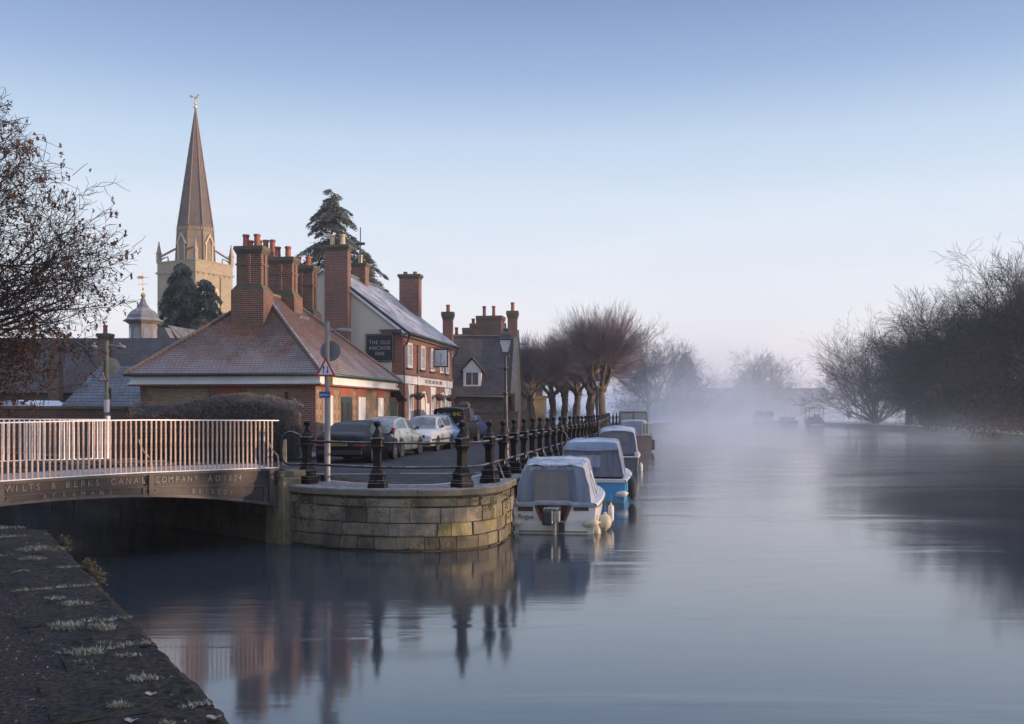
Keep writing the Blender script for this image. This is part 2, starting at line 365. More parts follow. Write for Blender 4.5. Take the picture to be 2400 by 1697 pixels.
# ------------------------------------------------------------------ foreground ledge
ed = Vector((5.0, -8.57)).normalized(); eq = Vector((-ed.y, ed.x))      # along the edge towards the camera; eq points to the river (+x)
EC = Vector((-6.42, 13.7))
if eq.x < 0: eq = -eq
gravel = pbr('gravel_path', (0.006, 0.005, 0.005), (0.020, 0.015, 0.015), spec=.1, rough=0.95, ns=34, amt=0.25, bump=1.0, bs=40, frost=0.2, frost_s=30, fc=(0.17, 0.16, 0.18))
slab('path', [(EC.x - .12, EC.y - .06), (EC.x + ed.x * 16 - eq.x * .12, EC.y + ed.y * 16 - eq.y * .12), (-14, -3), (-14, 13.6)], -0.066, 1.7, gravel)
ledge = thing('stone_ledge', 'mossy flagstone edge with frosty tufts beside the dark gravel path', 'stone edging')
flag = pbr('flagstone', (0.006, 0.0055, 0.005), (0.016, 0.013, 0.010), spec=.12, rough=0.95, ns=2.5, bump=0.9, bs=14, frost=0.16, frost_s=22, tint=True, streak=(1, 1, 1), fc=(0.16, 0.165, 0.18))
b0_ = lambda j: j * .05
pos = -0.02; rnd = random.Random(4); k = 0; tufts = []
while pos < 15.5:
    L = rnd.uniform(0.7, 1.35); wd = rnd.uniform(0.62, 0.82) if k else 4.0
    if k == 1: wd = 1.7
    s = MB(); v = rnd.uniform(0.75, 1.25); s.tc = (v, v * rnd.uniform(.93, 1.0), v * rnd.uniform(.85, 1.0))
    nx, ny = 12, 16; h = -0.058; rows = []; sk = rnd.uniform(-.12, .12)
    for i in range(nx + 1):
        row = []
        for j in range(ny + 1):
            a = pos + 0.006 + (L - 0.012) * i / nx + (.02 * noise.noise((b0_(j) * 5, k + (1 if i else 0), 7.7)) if i in (0, nx) else 0) + sk * (j / ny) * (0 < i < nx or 0); b = -wd * j / ny
            jag = 0.03 * noise.noise((a * 3.1, 5.0, k * 1.7)) + 0.015 * noise.noise((a * 9, 2.0, 1.0))
            bb = b + (jag if j == 0 else 0) + (jag * 0.7 if j == 1 else 0)
            zz = h + 0.022 * noise.noise((a * 2.5, b * 2.5, 1.0)) + 0.012 * noise.noise((a * 8, b * 8, k))
            if i in (0, nx): zz -= 0.008
            if j in (0,): zz -= 0.02
            p = EC + ed * a + eq * bb; row.append((p.x, p.y, zz))
        rows.append(row)
    s.grid(rows)
    # drop the four sides
    def skirt(line):
        s.grid([line, [(x, y, z - 0.04) for x, y, z in line]])
    skirt(rows[0]); skirt(rows[-1]); skirt([r[0] for r in rows]); skirt([r[-1] for r in rows])
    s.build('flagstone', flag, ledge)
    tufts.append((pos, wd)); pos += L; k += 1
dark_stone = pbr('ledge_wall', (0.045, 0.042, 0.036), (0.075, 0.068, 0.055), rough=0.95, ns=3, bump=1.0, bs=10)
s = MB(); p0 = EC - eq * 0.03; p1 = EC + ed * 16 - eq * 0.03; s.prism([(p0.x, p0.y - .03), (p1.x, p1.y), (p1.x - .3, p1.y), (p0.x - .31, p0.y - .03)], -1.8, -0.15, 'z')
s.prism([(p0.x - .32, p0.y - .0), (p0.x - .32, p0.y - .33), (-30, 13.4), (-30, 13.7)], -1.8, -0.15, 'z')
s.build('wall', dark_stone, ledge)
slab('near_ground', [(-13.9, 13.55), (-29.9, 13.6), (-29.9, -3), (-14.05, -3)], -0.08, 1.0, meadow)
# frosted grass along the joints (nobody could count the blades)
gr = MB(); rg = random.Random(9)
def tuft(cx, cy, rad, n, hgt):
    for _ in range(n):
        a = rg.uniform(0, 6.283); r = rad * math.sqrt(rg.random()); x = cx + r * math.cos(a); y = cy + r * math.sin(a) * 0.6
        h = hgt * rg.uniform(0.12, 0.8) * (1 - 0.6 * r / rad); b = rg.uniform(0, 6.283); lean = rg.uniform(0.5, 2.2) * h; wv = 0.0025
        dx, dy = math.cos(b), math.sin(b); z0 = -0.06
        c = rg.uniform(0.7, 1.25); gr.tc = (c, c, c * rg.uniform(0.8, 1.05))
        gr.add([(x - dy * wv, y + dx * wv, z0), (x + dy * wv, y - dx * wv, z0), (x + dx * lean * .5 + dy * wv * .7, y + dy * lean * .5 - dx * wv * .7, z0 + h * .7), (x + dx * lean * .5 - dy * wv * .7, y + dy * lean * .5 + dx * wv * .7, z0 + h * .7), (x + dx * lean, y + dy * lean, z0 + h)], [(0, 1, 2, 3), (3, 2, 4)])
for i, (pp, wd) in enumerate(tufts):
    if i == 0: continue
    cov = [0.9, 0.85, 0.2, 0.0, 0.55, 0.75, 0.15, 0.85, 0.9, 0.35, 0.3, 0.7][i % 12]
    w_ = min(wd, 1.9); m = int(w_ / 0.05)
    off = rg.uniform(0.0, 0.4)
    for j in range(m):
        b = j * 0.05
        if noise.noise((b * 2.2 + i * 7, i, 0.3)) > 0.55 - cov: 
            q = EC + ed * (pp + rg.uniform(-.02, .02)) - eq * (b + 0.05)
            tuft(q.x, q.y, 0.055, 26, 0.06)
for (u, v, r, n, h) in ((95, 1288, .20, 420, .10), (20, 1237, .15, 200, .07), (75, 1310, .12, 200, .07), (50, 1340, .08, 100, .05), (110, 1380, .07, 90, .045), (130, 1402, .09, 120, .05), (178, 1415, .14, 240, .06),
                        (165, 1470, .17, 300, .07), (240, 1474, .11, 330, .10), (248, 1507, .06, 90, .045), (200, 1530, .15, 260, .06), (190, 1555, .10, 120, .05), (300, 1540, .15, 280, .055), (280, 1656, .10, 240, .06), (390, 1695, .08, 100, .04), (340, 1590, .16, 200, .05)):
    D = 1.61 * 2333 / (v - 963); tuft((u - 1200) / 2333 * D, D, r * D / 8, n, h * 1.0)
for _ in range(500):
    a = rg.uniform(1, 14); b = rg.uniform(.05, 1.8); q = EC + ed * a - eq * b; tuft(q.x, q.y, 0.02, 3, 0.02)
fr = pbr('frosted_grass', (0.21, 0.235, 0.25), (0.10, 0.115, 0.09), rough=0.9, ns=5, tint=True)
tag(gr.build('frosty_grass', fr, norm=False), kind='stuff')
wp = MB()                                      # dark weeds hanging over the stone edge
for _ in range(9):
    a = rg.choice([2.2, 2.5, 3.6, 3.9, 4.3, 4.6, 5.0, 5.3, 1.6]) + rg.uniform(-.15, .15); q = EC + ed * a + eq * 0.03
    for _ in range(34):
        p = Vector((q.x, q.y, -0.12)); d = Vector((eq.x * rg.uniform(.2, 1) + rg.uniform(-.5, .5), eq.y * rg.uniform(.1, 1) + rg.uniform(-.4, .4), rg.uniform(-.4, 1.0))).normalized()
        l = rg.uniform(0.05, 0.17); e = p + d * l; wp.tube([p, p + d * l * .5 + Vector((0, 0, .01)), e], [.002, .0015, .001], 3, False)
        for _ in range(3):
            c = p.lerp(e, rg.uniform(.4, 1)); r = rg.uniform(.008, .016); v1 = Vector((rg.uniform(-1, 1), rg.uniform(-1, 1), rg.uniform(-1, 1))).normalized() * r; v2 = v1.orthogonal().normalized() * r
            wp.quad(tuple(c - v1), tuple(c - v2), tuple(c + v1), tuple(c + v2))
tag(wp.build('edge_weeds', pbr('weed', (0.02, 0.022, 0.012), (0.05, 0.05, 0.04), rough=0.9, ns=30), norm=False), kind='stuff')
pe = MB(); rp_ = random.Random(77)      # loose grit and small stones on the path
for _ in range(5200):
    a = rp_.uniform(.3, 12.5); b = .45 + 3.2 * rp_.random() ** .8; q = EC + ed * a - eq * b; r_ = rp_.uniform(.004, .013) * (1.6 if rp_.random() < .06 else 1); c = rp_.uniform(.5, 2.4) * (1.5 if rp_.random() < .08 else 1); pe.tc = (c, c * .93, c * .93)
    h_ = rp_.uniform(.5, 1.1) * r_; t0 = rp_.uniform(0, 6); vs_ = [(q.x + r_ * rp_.uniform(.7, 1.2) * math.cos(t0 + k * 1.2566), q.y + r_ * rp_.uniform(.7, 1.2) * math.sin(t0 + k * 1.2566), -.067) for k in range(5)]; pe.add(vs_ + [(q.x + r_ * .2, q.y, -.066 + h_)], [(k, (k + 1) % 5, 5) for k in range(5)])
tag(pe.build('path_grit', pbr('grit', (0.030, 0.025, 0.025), (0.015, 0.012, 0.012), rough=.9, ns=30, tint=True), norm=False), kind='stuff')
lf = MB()
lfm = pbr('fallen_leaf', (0.28, 0.28, 0.30), (0.16, 0.15, 0.15), rough=0.7)
for (u, v, rr) in ((306, 1687, .055), (500, 1680, .06), (352, 1625, .05)):
    D = 1.60 * 2333 / (v - 963); s = MB(); x, y = (u - 1200) / 2333 * D, D
    rr *= .75; s.add([(x + rr * math.cos(q_ * .6283) * (1 + .3 * math.sin(q_ * 3 + u)), y + rr * .55 * math.sin(q_ * .6283), -.045 + .008 * math.sin(q_ * 2.2)) for q_ in range(10)] + [(x, y, -.05)], [(10, q_, (q_ + 1) % 10) for q_ in range(10)])
    tag(s.build('fallen_leaf', lfm), {306: 'pale frosted leaf at the very bottom of the picture on dark stone', 500: 'pale frosted leaf near the outer edge of the stone ledge', 352: 'small pale leaf above the other two on the dark flagstone'}[u], 'leaf', 'pale leaves on the flagstones')
# ------------------------------------------------------------------ quay wall of coursed stone blocks
def polyline_sampler(pts):
    P = [Vector(p) for p in pts]; acc = [0.0]
    for a, b in zip(P[:-1], P[1:]): acc.append(acc[-1] + (b - a).length)
    def f(s):
        s = max(0.0, min(acc[-1] - 1e-6, s))
        for i in range(len(P) - 1):
            if s <= acc[i + 1]:
                t = (s - acc[i]) / (acc[i + 1] - acc[i]); return P[i].lerp(P[i + 1], t), (P[i + 1] - P[i]).normalized()
        return P[-1], (P[-1] - P[-2]).normalized()
    return f, acc[-1]
def smooth_pl(pts, it=2):
    for _ in range(it):
        o = [pts[0]]
        for a, b in zip(pts[:-1], pts[1:]):
            o.append((a[0] * .75 + b[0] * .25, a[1] * .75 + b[1] * .25)); o.append((a[0] * .25 + b[0] * .75, a[1] * .25 + b[1] * .75))
        o.append(pts[-1]); pts = o
    return pts
stone = pbr('river_stone', (0.28, 0.245, 0.19), (0.135, 0.12, 0.095), rough=0.92, ns=4.5, amt=0.9, bump=1.0, bs=16, tint=True, stain=((0.035, 0.033, 0.024), .55, 1.8, .6))
cope = pbr('coping_stone', (0.17, 0.15, 0.12), (0.10, 0.09, 0.07), rough=0.9, ns=2.5, amt=0.7, bump=0.7, bs=18, stain=((0.06, 0.055, 0.042), .6, 1.5, .5), frost=0.6, frost_s=5, fc=(0.4, 0.4, 0.45))
wallt = thing('quay_wall', 'rounded stone quay wall with mossy yellow blocks under the black railing', 'quay wall')
f_q, Lq = polyline_sampler(smooth_pl(qe[:11], 2) + qe[11:])
rw = random.Random(11)
blk = MB()
courses = [(-0.17, -0.35), (-0.35, -0.66), (-0.66, -0.93), (-0.93, -1.19), (-1.19, -1.6)]
def run_block(mb, s0, s1, z1, z0, out, base=-0.05):
    n = max(1, int((s1 - s0) / 0.22)); rows_t = []; fr_ = []
    inn = []; outp = []
    for i in range(n + 1):
        s = s0 + (s1 - s0) * i / n; p, t = f_q(s); q = Vector((t.y, -t.x))      # outward (river side)
        e = 0.012 if 0 < i < n else -0.004
        outp.append((p + q * (base + out + e * rw.uniform(.5, 1.3)), p + q * (base + out - .004)))
        inn.append(p + q * (base - 0.12))
    zs = [z0, z0 + (z1 - z0) * .12, z0 + (z1 - z0) * .5, z0 + (z1 - z0) * .88, z1]
    rows = []
    for j, z in enumerate(zs):
        row = []
        for i in range(n + 1):
            a, b = outp[i]; c = b if j in (0, 4) else a
            nn = noise.noise((c.x * 5, c.y * 5, z * 5)) * 0.022 + noise.noise((c.x * 14, c.y * 14, z * 14)) * 0.010
            row.append((c.x + nn, c.y - abs(nn), z))
        rows.append(row)
    mb.grid(rows)
    mb.grid([[(p.x, p.y, z1) for p in inn], rows[-1]]); mb.grid([rows[0], [(p.x, p.y, z0) for p in inn]])
    mb.grid([[rows[k][0] for k in range(5)], [(inn[0].x, inn[0].y, z) for z in zs]]); mb.grid([[rows[k][-1] for k in range(5)], [(inn[-1].x, inn[-1].y, z) for z in zs]])
for ci, (z1, z0) in enumerate(courses):
    s = rw.uniform(-0.2, 0)
    while s < Lq:
        far = s > 16
        L = (rw.uniform(0.28, 0.95) if s < 3.4 else rw.uniform(.22, .62)) * (1.15 if ci == 2 else 1) * (2.5 if far else 1); s1 = min(s + L, Lq)
        s0 = max(s, 0)
        if s1 - s0 > 0.08:
            k = s0 / 6.0; v = rw.uniform(0.55, 1.15); yel = rw.random()
            tc = (v, v * 0.97, v * 0.93)
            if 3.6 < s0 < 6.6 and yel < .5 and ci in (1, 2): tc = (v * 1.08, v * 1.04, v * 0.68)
            elif yel < .12: tc = (v * .55, v * .58, v * .5)
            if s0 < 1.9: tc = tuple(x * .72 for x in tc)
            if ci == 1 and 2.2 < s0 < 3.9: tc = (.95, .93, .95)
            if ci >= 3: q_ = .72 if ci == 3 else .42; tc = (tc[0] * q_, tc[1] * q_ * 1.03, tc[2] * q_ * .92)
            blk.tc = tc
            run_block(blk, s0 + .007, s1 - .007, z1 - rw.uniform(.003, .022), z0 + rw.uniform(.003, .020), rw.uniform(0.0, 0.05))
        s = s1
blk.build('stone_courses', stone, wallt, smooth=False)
bk = MB(); M_ = 240; bk.grid([[(p.x + t.y * -.075, p.y - t.x * -.075, z) for p, t in [f_q(Lq * i / M_) for i in range(M_ + 1)]] for z in (-1.8, -0.1)])
bk.build('mortar', pbr('dark_mortar', (0.055, 0.05, 0.04), (0.03, 0.03, 0.02), rough=0.95, ns=8, bump=.6), wallt)
cp = MB(); s = 0.0
while s < Lq - .1:
    L = min(rw.uniform(0.9, 1.5) * (2 if s > 16 else 1), Lq - s); n = max(1, int(L / .18)); rows = [[], [], [], [], [], []]
    for i in range(n + 1):
        p, t = f_q(s + .004 + (L - .008) * i / n); q = Vector((t.y, -t.x)); a = p + q * .03; b = p - q * .34; c = p + q * 0.012
        for r_, (pp, z) in zip(rows, ((b, -.02), (b, .012), (c, .012), (a, -.012), (a, -.12), (b, -.16))): r_.append((pp.x, pp.y, z + 0.004 * noise.noise((pp.x * 4, pp.y * 4, s))))
    cp.grid(rows); cp.grid([[r_[0] for r_ in rows[:3]], [r_[0] for r_ in rows[5:2:-1]]]); cp.grid([[r_[-1] for r_ in rows[:3]], [r_[-1] for r_ in rows[5:2:-1]]]); s += L
cp.build('coping', cope, wallt)
mo = MB(); rm_ = random.Random(3)       # ivy-leaved plants rooted in the joints
for _ in range(60):
    s = rm_.choice([0.5, 0.8, 1.1, 1.4, 1.7, 2.0, 2.3, 2.5, 3.0, 4.6, 5.0, 5.6, 6.1]) + rm_.uniform(-.12, .12); z = rm_.choice([-.36, -.5, -.66, -.42, -.2, -.3]) + rm_.uniform(-.06, .06); p, t = f_q(s); q = Vector((t.y, -t.x))
    for _ in range(26):
        c = Vector((p.x, p.y, z)) + Vector((t.x, t.y, 0)) * rm_.gauss(0, .07) + Vector((q.x, q.y, 0)) * rm_.uniform(-.02, .045) + Vector((0, 0, rm_.gauss(-.02, .05)))
        r = rm_.uniform(.008, .017); v1 = Vector((rm_.uniform(-1, 1), rm_.uniform(-1, 1), rm_.uniform(-1, 1))).normalized() * r; v2 = v1.orthogonal().normalized() * r
        mo.quad(tuple(c - v1), tuple(c - v2), tuple(c + v1), tuple(c + v2))
tag(mo.build('wall_weeds', pbr('moss_leaf', (0.045, 0.055, 0.022), (0.10, 0.11, 0.035), rough=0.9, ns=9), norm=False), kind='stuff')
# side walls of the cut, under the bridge
cutw = thing('cut_wall', 'dim stone abutment wall of the side cut in shadow under the iron bridge', 'abutment')
for (A, sgn) in ((BE, 1), (BL, -1)):
    s = MB(); off = SV * (0.02 * sgn); n = 26
    for ci, (z1, z0) in enumerate([(0.26, 0.0), (0.0, -.3), (-.3, -.62), (-.62, -.92), (-.92, -1.6)]):
        t0 = -0.05
        while t0 < 15:
            L = rw.uniform(.4, 1.0); v = rw.uniform(.22, .48); s.tc = (v, v * .97, v * .9); o_ = rw.uniform(0, .03)  # block tints darkened, putting the shade under the bridge into the colour
            a = A + NV * (t0 + .006) - SV * sgn * o_; b = A + NV * (min(t0 + L, 15) - .006) - SV * sgn * o_; e = SV * sgn * .5
            s.prism([(a.x, a.y), (b.x, b.y), ((b + e).x, (b + e).y), ((a + e).x, (a + e).y)], z0 + .005, z1 - .005, 'z'); t0 += L
    s.build('wall', stone, cutw)
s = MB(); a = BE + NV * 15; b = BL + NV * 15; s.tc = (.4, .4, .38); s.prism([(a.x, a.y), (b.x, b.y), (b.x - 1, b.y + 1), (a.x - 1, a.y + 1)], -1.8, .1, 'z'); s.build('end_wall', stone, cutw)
lb = [tuple(BL + SV * -.1 + NV * -.1), tuple(BL + NV * 15), tuple(BL + NV * 15 - SV * .1 + Vector((-60, 30))), (-70, 13.8), (-6.9, 13.75), (-9.2, 14.6)]
slab('left_ground', lb, -0.1, 1.6, earth)
# end pier of the abutment, the lit corner block next to the bridge
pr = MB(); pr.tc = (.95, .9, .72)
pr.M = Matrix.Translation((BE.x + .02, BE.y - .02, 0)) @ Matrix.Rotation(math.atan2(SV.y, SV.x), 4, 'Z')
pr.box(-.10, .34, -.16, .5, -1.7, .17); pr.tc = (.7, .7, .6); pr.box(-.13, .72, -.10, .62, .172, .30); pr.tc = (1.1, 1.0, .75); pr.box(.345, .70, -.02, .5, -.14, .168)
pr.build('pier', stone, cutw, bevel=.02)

# ------------------------------------------------------------------ cast iron railing
iron = pbr('black_iron', (0.004, 0.004, 0.006), (0.012, 0.008, 0.007), rough=0.42, ns=6, amt=0.6, bump=0.15, bs=60, frost=0.6, frost_s=14, spec=0.12, fc=(0.42, 0.40, 0.42), fup=0.45)
rail = thing('quay_railing', 'long black iron railing with ball finial posts along the river promenade', 'railing')
def post_mesh():
    s = MB()
    prof = [(.185, 0), (.185, .10), (.172, .112), (.172, .15), (.150, .16), (.146, .235), (.160, .25), (.160, .275), (.135, .31), (.105, .37), (.088, .40), (.098, .41), (.098, .43), (.082, .445),
            (.080, .70), (.084, .75), (.100, .80), (.122, .835), (.122, .85), (.112, .855), (.112, .955), (.128, .965), (.130, .985), (.120, 1.0), (.100, 1.02), (.095, 1.05), (.072, 1.09), (.045, 1.15), (.030, 1.19), (.028, 1.225)]
    vs = []; fs = []
    for (h, z) in prof:
        c = h * 0.80 if z < 1.0 else h * 0.55
        vs += [(h, -c, z), (h, c, z), (c, h, z), (-c, h, z), (-h, c, z), (-h, -c, z), (-c, -h, z), (c, -h, z)]
    for i in range(len(prof) - 1):
        for k in range(8): fs.append((i * 8 + k, i * 8 + (k + 1) % 8, (i + 1) * 8 + (k + 1) % 8, (i + 1) * 8 + k))
    fs.append(tuple(range((len(prof) - 1) * 8, len(prof) * 8))); s.add(vs, fs)
    s.ball((0, 0, 1.29), .073, 16); s.lathe([(.034, 1.215), (.040, 1.222), (.034, 1.232)], 12)
    for (h, z, w_) in ((.114, .905, .045),):   # raised lozenges on the four faces
        for a in range(4):
            s.M = Matrix.Rotation(a * math.pi / 2, 4, 'Z'); s.box(h - .004, h + .008, -w_, w_, z - .035, z + .035)
        s.M = None
    return s
first = None
for i, (x, y) in enumerate(post_xy):
    a = Vector(post_xy[max(i - 1, 0)]); b = Vector(post_xy[min(i + 1, len(post_xy) - 1)]); ang = math.atan2((b - a).y, (b - a).x)
    if i == 0: ang = math.atan2(post_xy[1][1] - y, post_xy[1][0] - x) 
    if i < 3: ang = ang + R([12, 20, 6][i])
    if first is None: first = post_mesh().build('post', iron, rail, (x, y, 0), ang, smooth=False)
    else: o = first.copy(); COL.objects.link(o); o.location = (x, y, 0); o.rotation_euler = (rw.uniform(-.014, .014), rw.uniform(-.014, .014), ang + rw.uniform(-.05, .05)); o.scale = (1, 1, rw.uniform(.985, 1.012))
def rail_pts(z):
    pts = [(p[0], p[1]) for p in post_xy]
    crv = [pts[0], pts[1], (-1.9, 19.93), pts[2], (-.80, 20.28), (-.62, 20.7), pts[3]] + pts[4:]
    return [(x, y, z) for x, y in crv]
for z, r_ in ((.905, .026), (.415, .026)):
    s = MB(); s.tube(rail_pts(z), r_, 10)
    if z > .8:
        p = Vector((post_xy[0][0], post_xy[0][1], 0)); dr = Vector((-1, .12, 0)).normalized(); loop = []
        for (u, zz) in ((0, .905), (.16, 1.02), (.30, 1.10), (.42, 1.10), (.52, 1.02), (.56, .88), (.57, .60), (.52, .46), (.42, .41), (.30, .405), (0, .415)):
            loop.append(tuple(p + dr * u + Vector((0, 0, zz))))
        sm = [loop[0]]
        for a, b in zip(loop[:-1], loop[1:]):
            sm.append(tuple(Vector(a).lerp(Vector(b), .3))); sm.append(tuple(Vector(a).lerp(Vector(b), .7)))
        sm.append(loop[-1]); s.tube(sm, .026, 10)
    s.build('top_rail' if z > .8 else 'bottom_rail', pbr('frosted_rail', (0.025, 0.023, 0.025), (0.012, 0.012, 0.014), rough=.45, ns=3, frost=.9, frost_s=5, fup=.05, spec=.3, fc=(.44, .41, .42)), rail, smooth=True)
pl = thing('flower_planter', 'dark flower trough fixed on the last posts of the far railing', 'planter', (11.9, 103.5, 0))
s = MB(); s.frus((-.35, .35, -.25, .25), (-.5, .5, -.35, .35), .55, 1.0); s.box(-.1, .1, -.1, .1, 0, .55); s.build('trough', iron, pl)
s = MB(); rr = random.Random(5)
for _ in range(260):
    c = Vector((rr.uniform(-.5, .5), rr.uniform(-.3, .3), 1.0 + abs(rr.gauss(0, .16)))); v1 = Vector((rr.uniform(-1, 1), rr.uniform(-1, 1), rr.uniform(-1, 1))).normalized() * .05; v2 = v1.orthogonal().normalized() * .04
    s.quad(tuple(c - v1), tuple(c - v2), tuple(c + v1), tuple(c + v2))
s.build('foliage', pbr('dark_leaf', (0.03, 0.04, 0.025), (0.06, 0.07, 0.05), rough=.9), pl, norm=False)

# ------------------------------------------------------------------ iron bridge
bridge = thing('iron_bridge', 'cast iron canal bridge with lettered arch and white bar railings', 'bridge', (BE.x, BE.y, 0), math.atan2(SV.y, SV.x))
# local: x = along the bridge (0 at right end, negative to the left), y = away from the river
castm = pbr('cast_iron_painted', (0.018, 0.017, 0.020), (0.060, 0.042, 0.036), rough=0.6, ns=2.6, amt=0.55, bump=0.35, bs=25)
rib = pbr('iron_rib', (0.040, 0.038, 0.042), (0.09, 0.07, 0.06), rough=0.6, ns=4, bump=0.3)
def zt(x): return 0.395 - 0.0075 * max(0, -x - 3.0) ** 1.5 * 1.0 + 0.0 - 0.012 * max(0, 3.0 + x) * 0.9
def zb(x): # soffit
    a = (x + 4.35) / 4.6; return -0.02 - 0.50 * abs(a) ** 2.1
def zmid(x): return zt(x) - 0.245 - 0.060 * abs((x + 4.35) / 4.3) ** 2 * 2.2
X0, X1 = -6.4, -0.02
NX = 48
xs = [X0 + (X1 - X0) * i / NX for i in range(NX + 1)]
s = MB(); s.grid([[(x, .02, zt(x)) for x in xs], [(x, .02, zb(x)) for x in xs]]); s.grid([[(x, .10, zt(x)) for x in xs], [(x, .10, zb(x)) for x in xs]])
s.grid([[(x, .02, zb(x)) for x in xs], [(x, .10, zb(x)) for x in xs]]); s.grid([[(x, .02, zt(x)) for x in xs], [(x, .10, zt(x)) for x in xs]])
s.build('girder', castm, bridge)
s = MB()
for (fz, h, out) in ((zt, .05, .05), (zb, .06, .045), (zmid, .028, .03)):
    top = [fz(x) + (h if fz is zb else 0) + (h / 2 if fz is zmid else 0) for x in xs]
    s.grid([[(x, .02, z) for x, z in zip(xs, top)], [(x, .02 - out, z - .003) for x, z in zip(xs, top)], [(x, .02 - out, z - h + .003) for x, z in zip(xs, top)], [(x, .02, z - h) for x, z in zip(xs, top)]])
def bx(u): # picture column on the river face of the bridge -> local x
    k = (u - 1200) / 2333; return (k * BE.y - BE.x) / (SV.x - k * SV.y)
for xc in (bx(1), bx(353), bx(634)):
    s.box(xc - .05, xc + .05, -.045, .02, zb(xc) + .03, zt(xc) - .02)
    for dz in (.12, .24, .36): 
        for dx in (-.085, .085): s.ball((xc + dx, -.012, zb(xc) + dz), .018, 8)
    for dx in (-.11, .11): s.box(xc + dx - .045, xc + dx + .045, -.008, .02, zb(xc) + .05, zmid(xc) - .02)
s.build('rib', rib, bridge)
cream_iron = pbr('pale_lettering', (0.30, 0.27, 0.26), (0.14, 0.12, 0.12), rough=0.6, ns=12)
def curved_text(words, fz, size, name):
    s = MB()
    for body, xa, xb in words:
        chars = [c for c in body]; n = len(chars)
        for i, ch in enumerate(chars):
            if ch == ' ': continue
            x = xa + (xb - xa) * (i / (n - 1) if n > 1 else 0); z = fz(x); sl = math.atan((fz(x + .05) - fz(x - .05)) / .1)
            vs, fs = text_mb(ch, size, .006)
            # small serifs: a foot and a head bar as wide as the strokes' ends
            s.M = Matrix.Translation((x, .012, z)) @ Matrix.Rotation(-sl, 4, 'Y') @ Matrix.Rotation(math.pi / 2, 4, 'X') @ Matrix.Diagonal((0.86, 1.0, 1.0, 1.0))
            s.add(vs, fs)
            zs = size * .365
            feet = {'W': [], 'I': [0], 'L': [-.2], 'T': [0], 'K': [-.2, .22], 'R': [-.2, .22], 'A': [-.3, .3], 'M': [-.28, .28], 'N': [-.24], 'P': [-.2], 'Y': [0], 'B': [], 'C': [], 'S': [], 'E': [], '1': [0], '4': [.1]}.get(ch, [])
            heads = {'W': [-.36, .36], 'I': [0], 'L': [-.2], 'K': [-.2, .22], 'N': [-.24, .26], 'M': [-.28, .28], 'Y': [-.26, .26]}.get(ch, [])
            for f_ in []: s.box(f_ * size - size * .12, f_ * size + size * .12, -zs - .0, -zs + size * .05, -.0055, .0055)
            for f_ in []: s.box(f_ * size - size * .12, f_ * size + size * .12, zs - size * .05, zs, -.0055, .0055)
    s.M = None
    s.build(name, cream_iron, bridge, norm=False)
def bx(u): # picture column on the river face of the bridge -> local x
    k = (u - 1200) / 2333; return (k * BE.y - BE.x) / (SV.x - k * SV.y)
up = lambda x: (zt(x) - .045 + zmid(x)) / 2 + .012
lo = lambda x: (zmid(x) + zb(x) + .05) / 2
curved_text([('WILTS', bx(23), bx(90)), ('&', bx(126), bx(127)), ('BERKS', bx(160), bx(229)), ('CANAL', bx(266), bx(336)), ('COMPANY', bx(370), bx(460)), ('AD', bx(493), bx(511)), ('1824', bx(528), bx(563))], up, .165, 'lettering')
curved_text([('ACRAMANS', bx(106), bx(260)), ('BRISTOL', bx(454), bx(543))], lambda x: lo(x) - .012, .125, 'lettering')
s = MB()
for yy in (1.6, 3.2, 4.9, 6.4):
    s.grid([[(x, yy, zt(x)) for x in xs], [(x, yy, zb(x)) for x in xs]]); s.grid([[(x, yy + .08, zt(x)) for x in xs], [(x, yy + .08, zb(x)) for x in xs]]); s.grid([[(x, yy, zb(x)) for x in xs], [(x, yy + .08, zb(x)) for x in xs]])
s.build('inner_girder', castm, bridge)
s = MB(); s.grid([[(x, .10, zt(x) - .04) for x in xs], [(x, 6.5, zt(x) - .04) for x in xs]]); s.grid([[(x, .10, zt(x) - .20) for x in xs], [(x, 6.5, zt(x) - .20) for x in xs]])
s.build('deck', asphalt, bridge)
wp_ = pbr('white_bar_paint', (0.86, 0.85, 0.86), (0.78, 0.74, 0.73), rough=0.5, ns=10, amt=0.35)
rust = pbr('rusty_bar', (0.42, 0.20, 0.11), (0.60, 0.50, 0.44), rough=0.7, ns=14, amt=0.5)
def hand(x): return zt(x) + 1.0
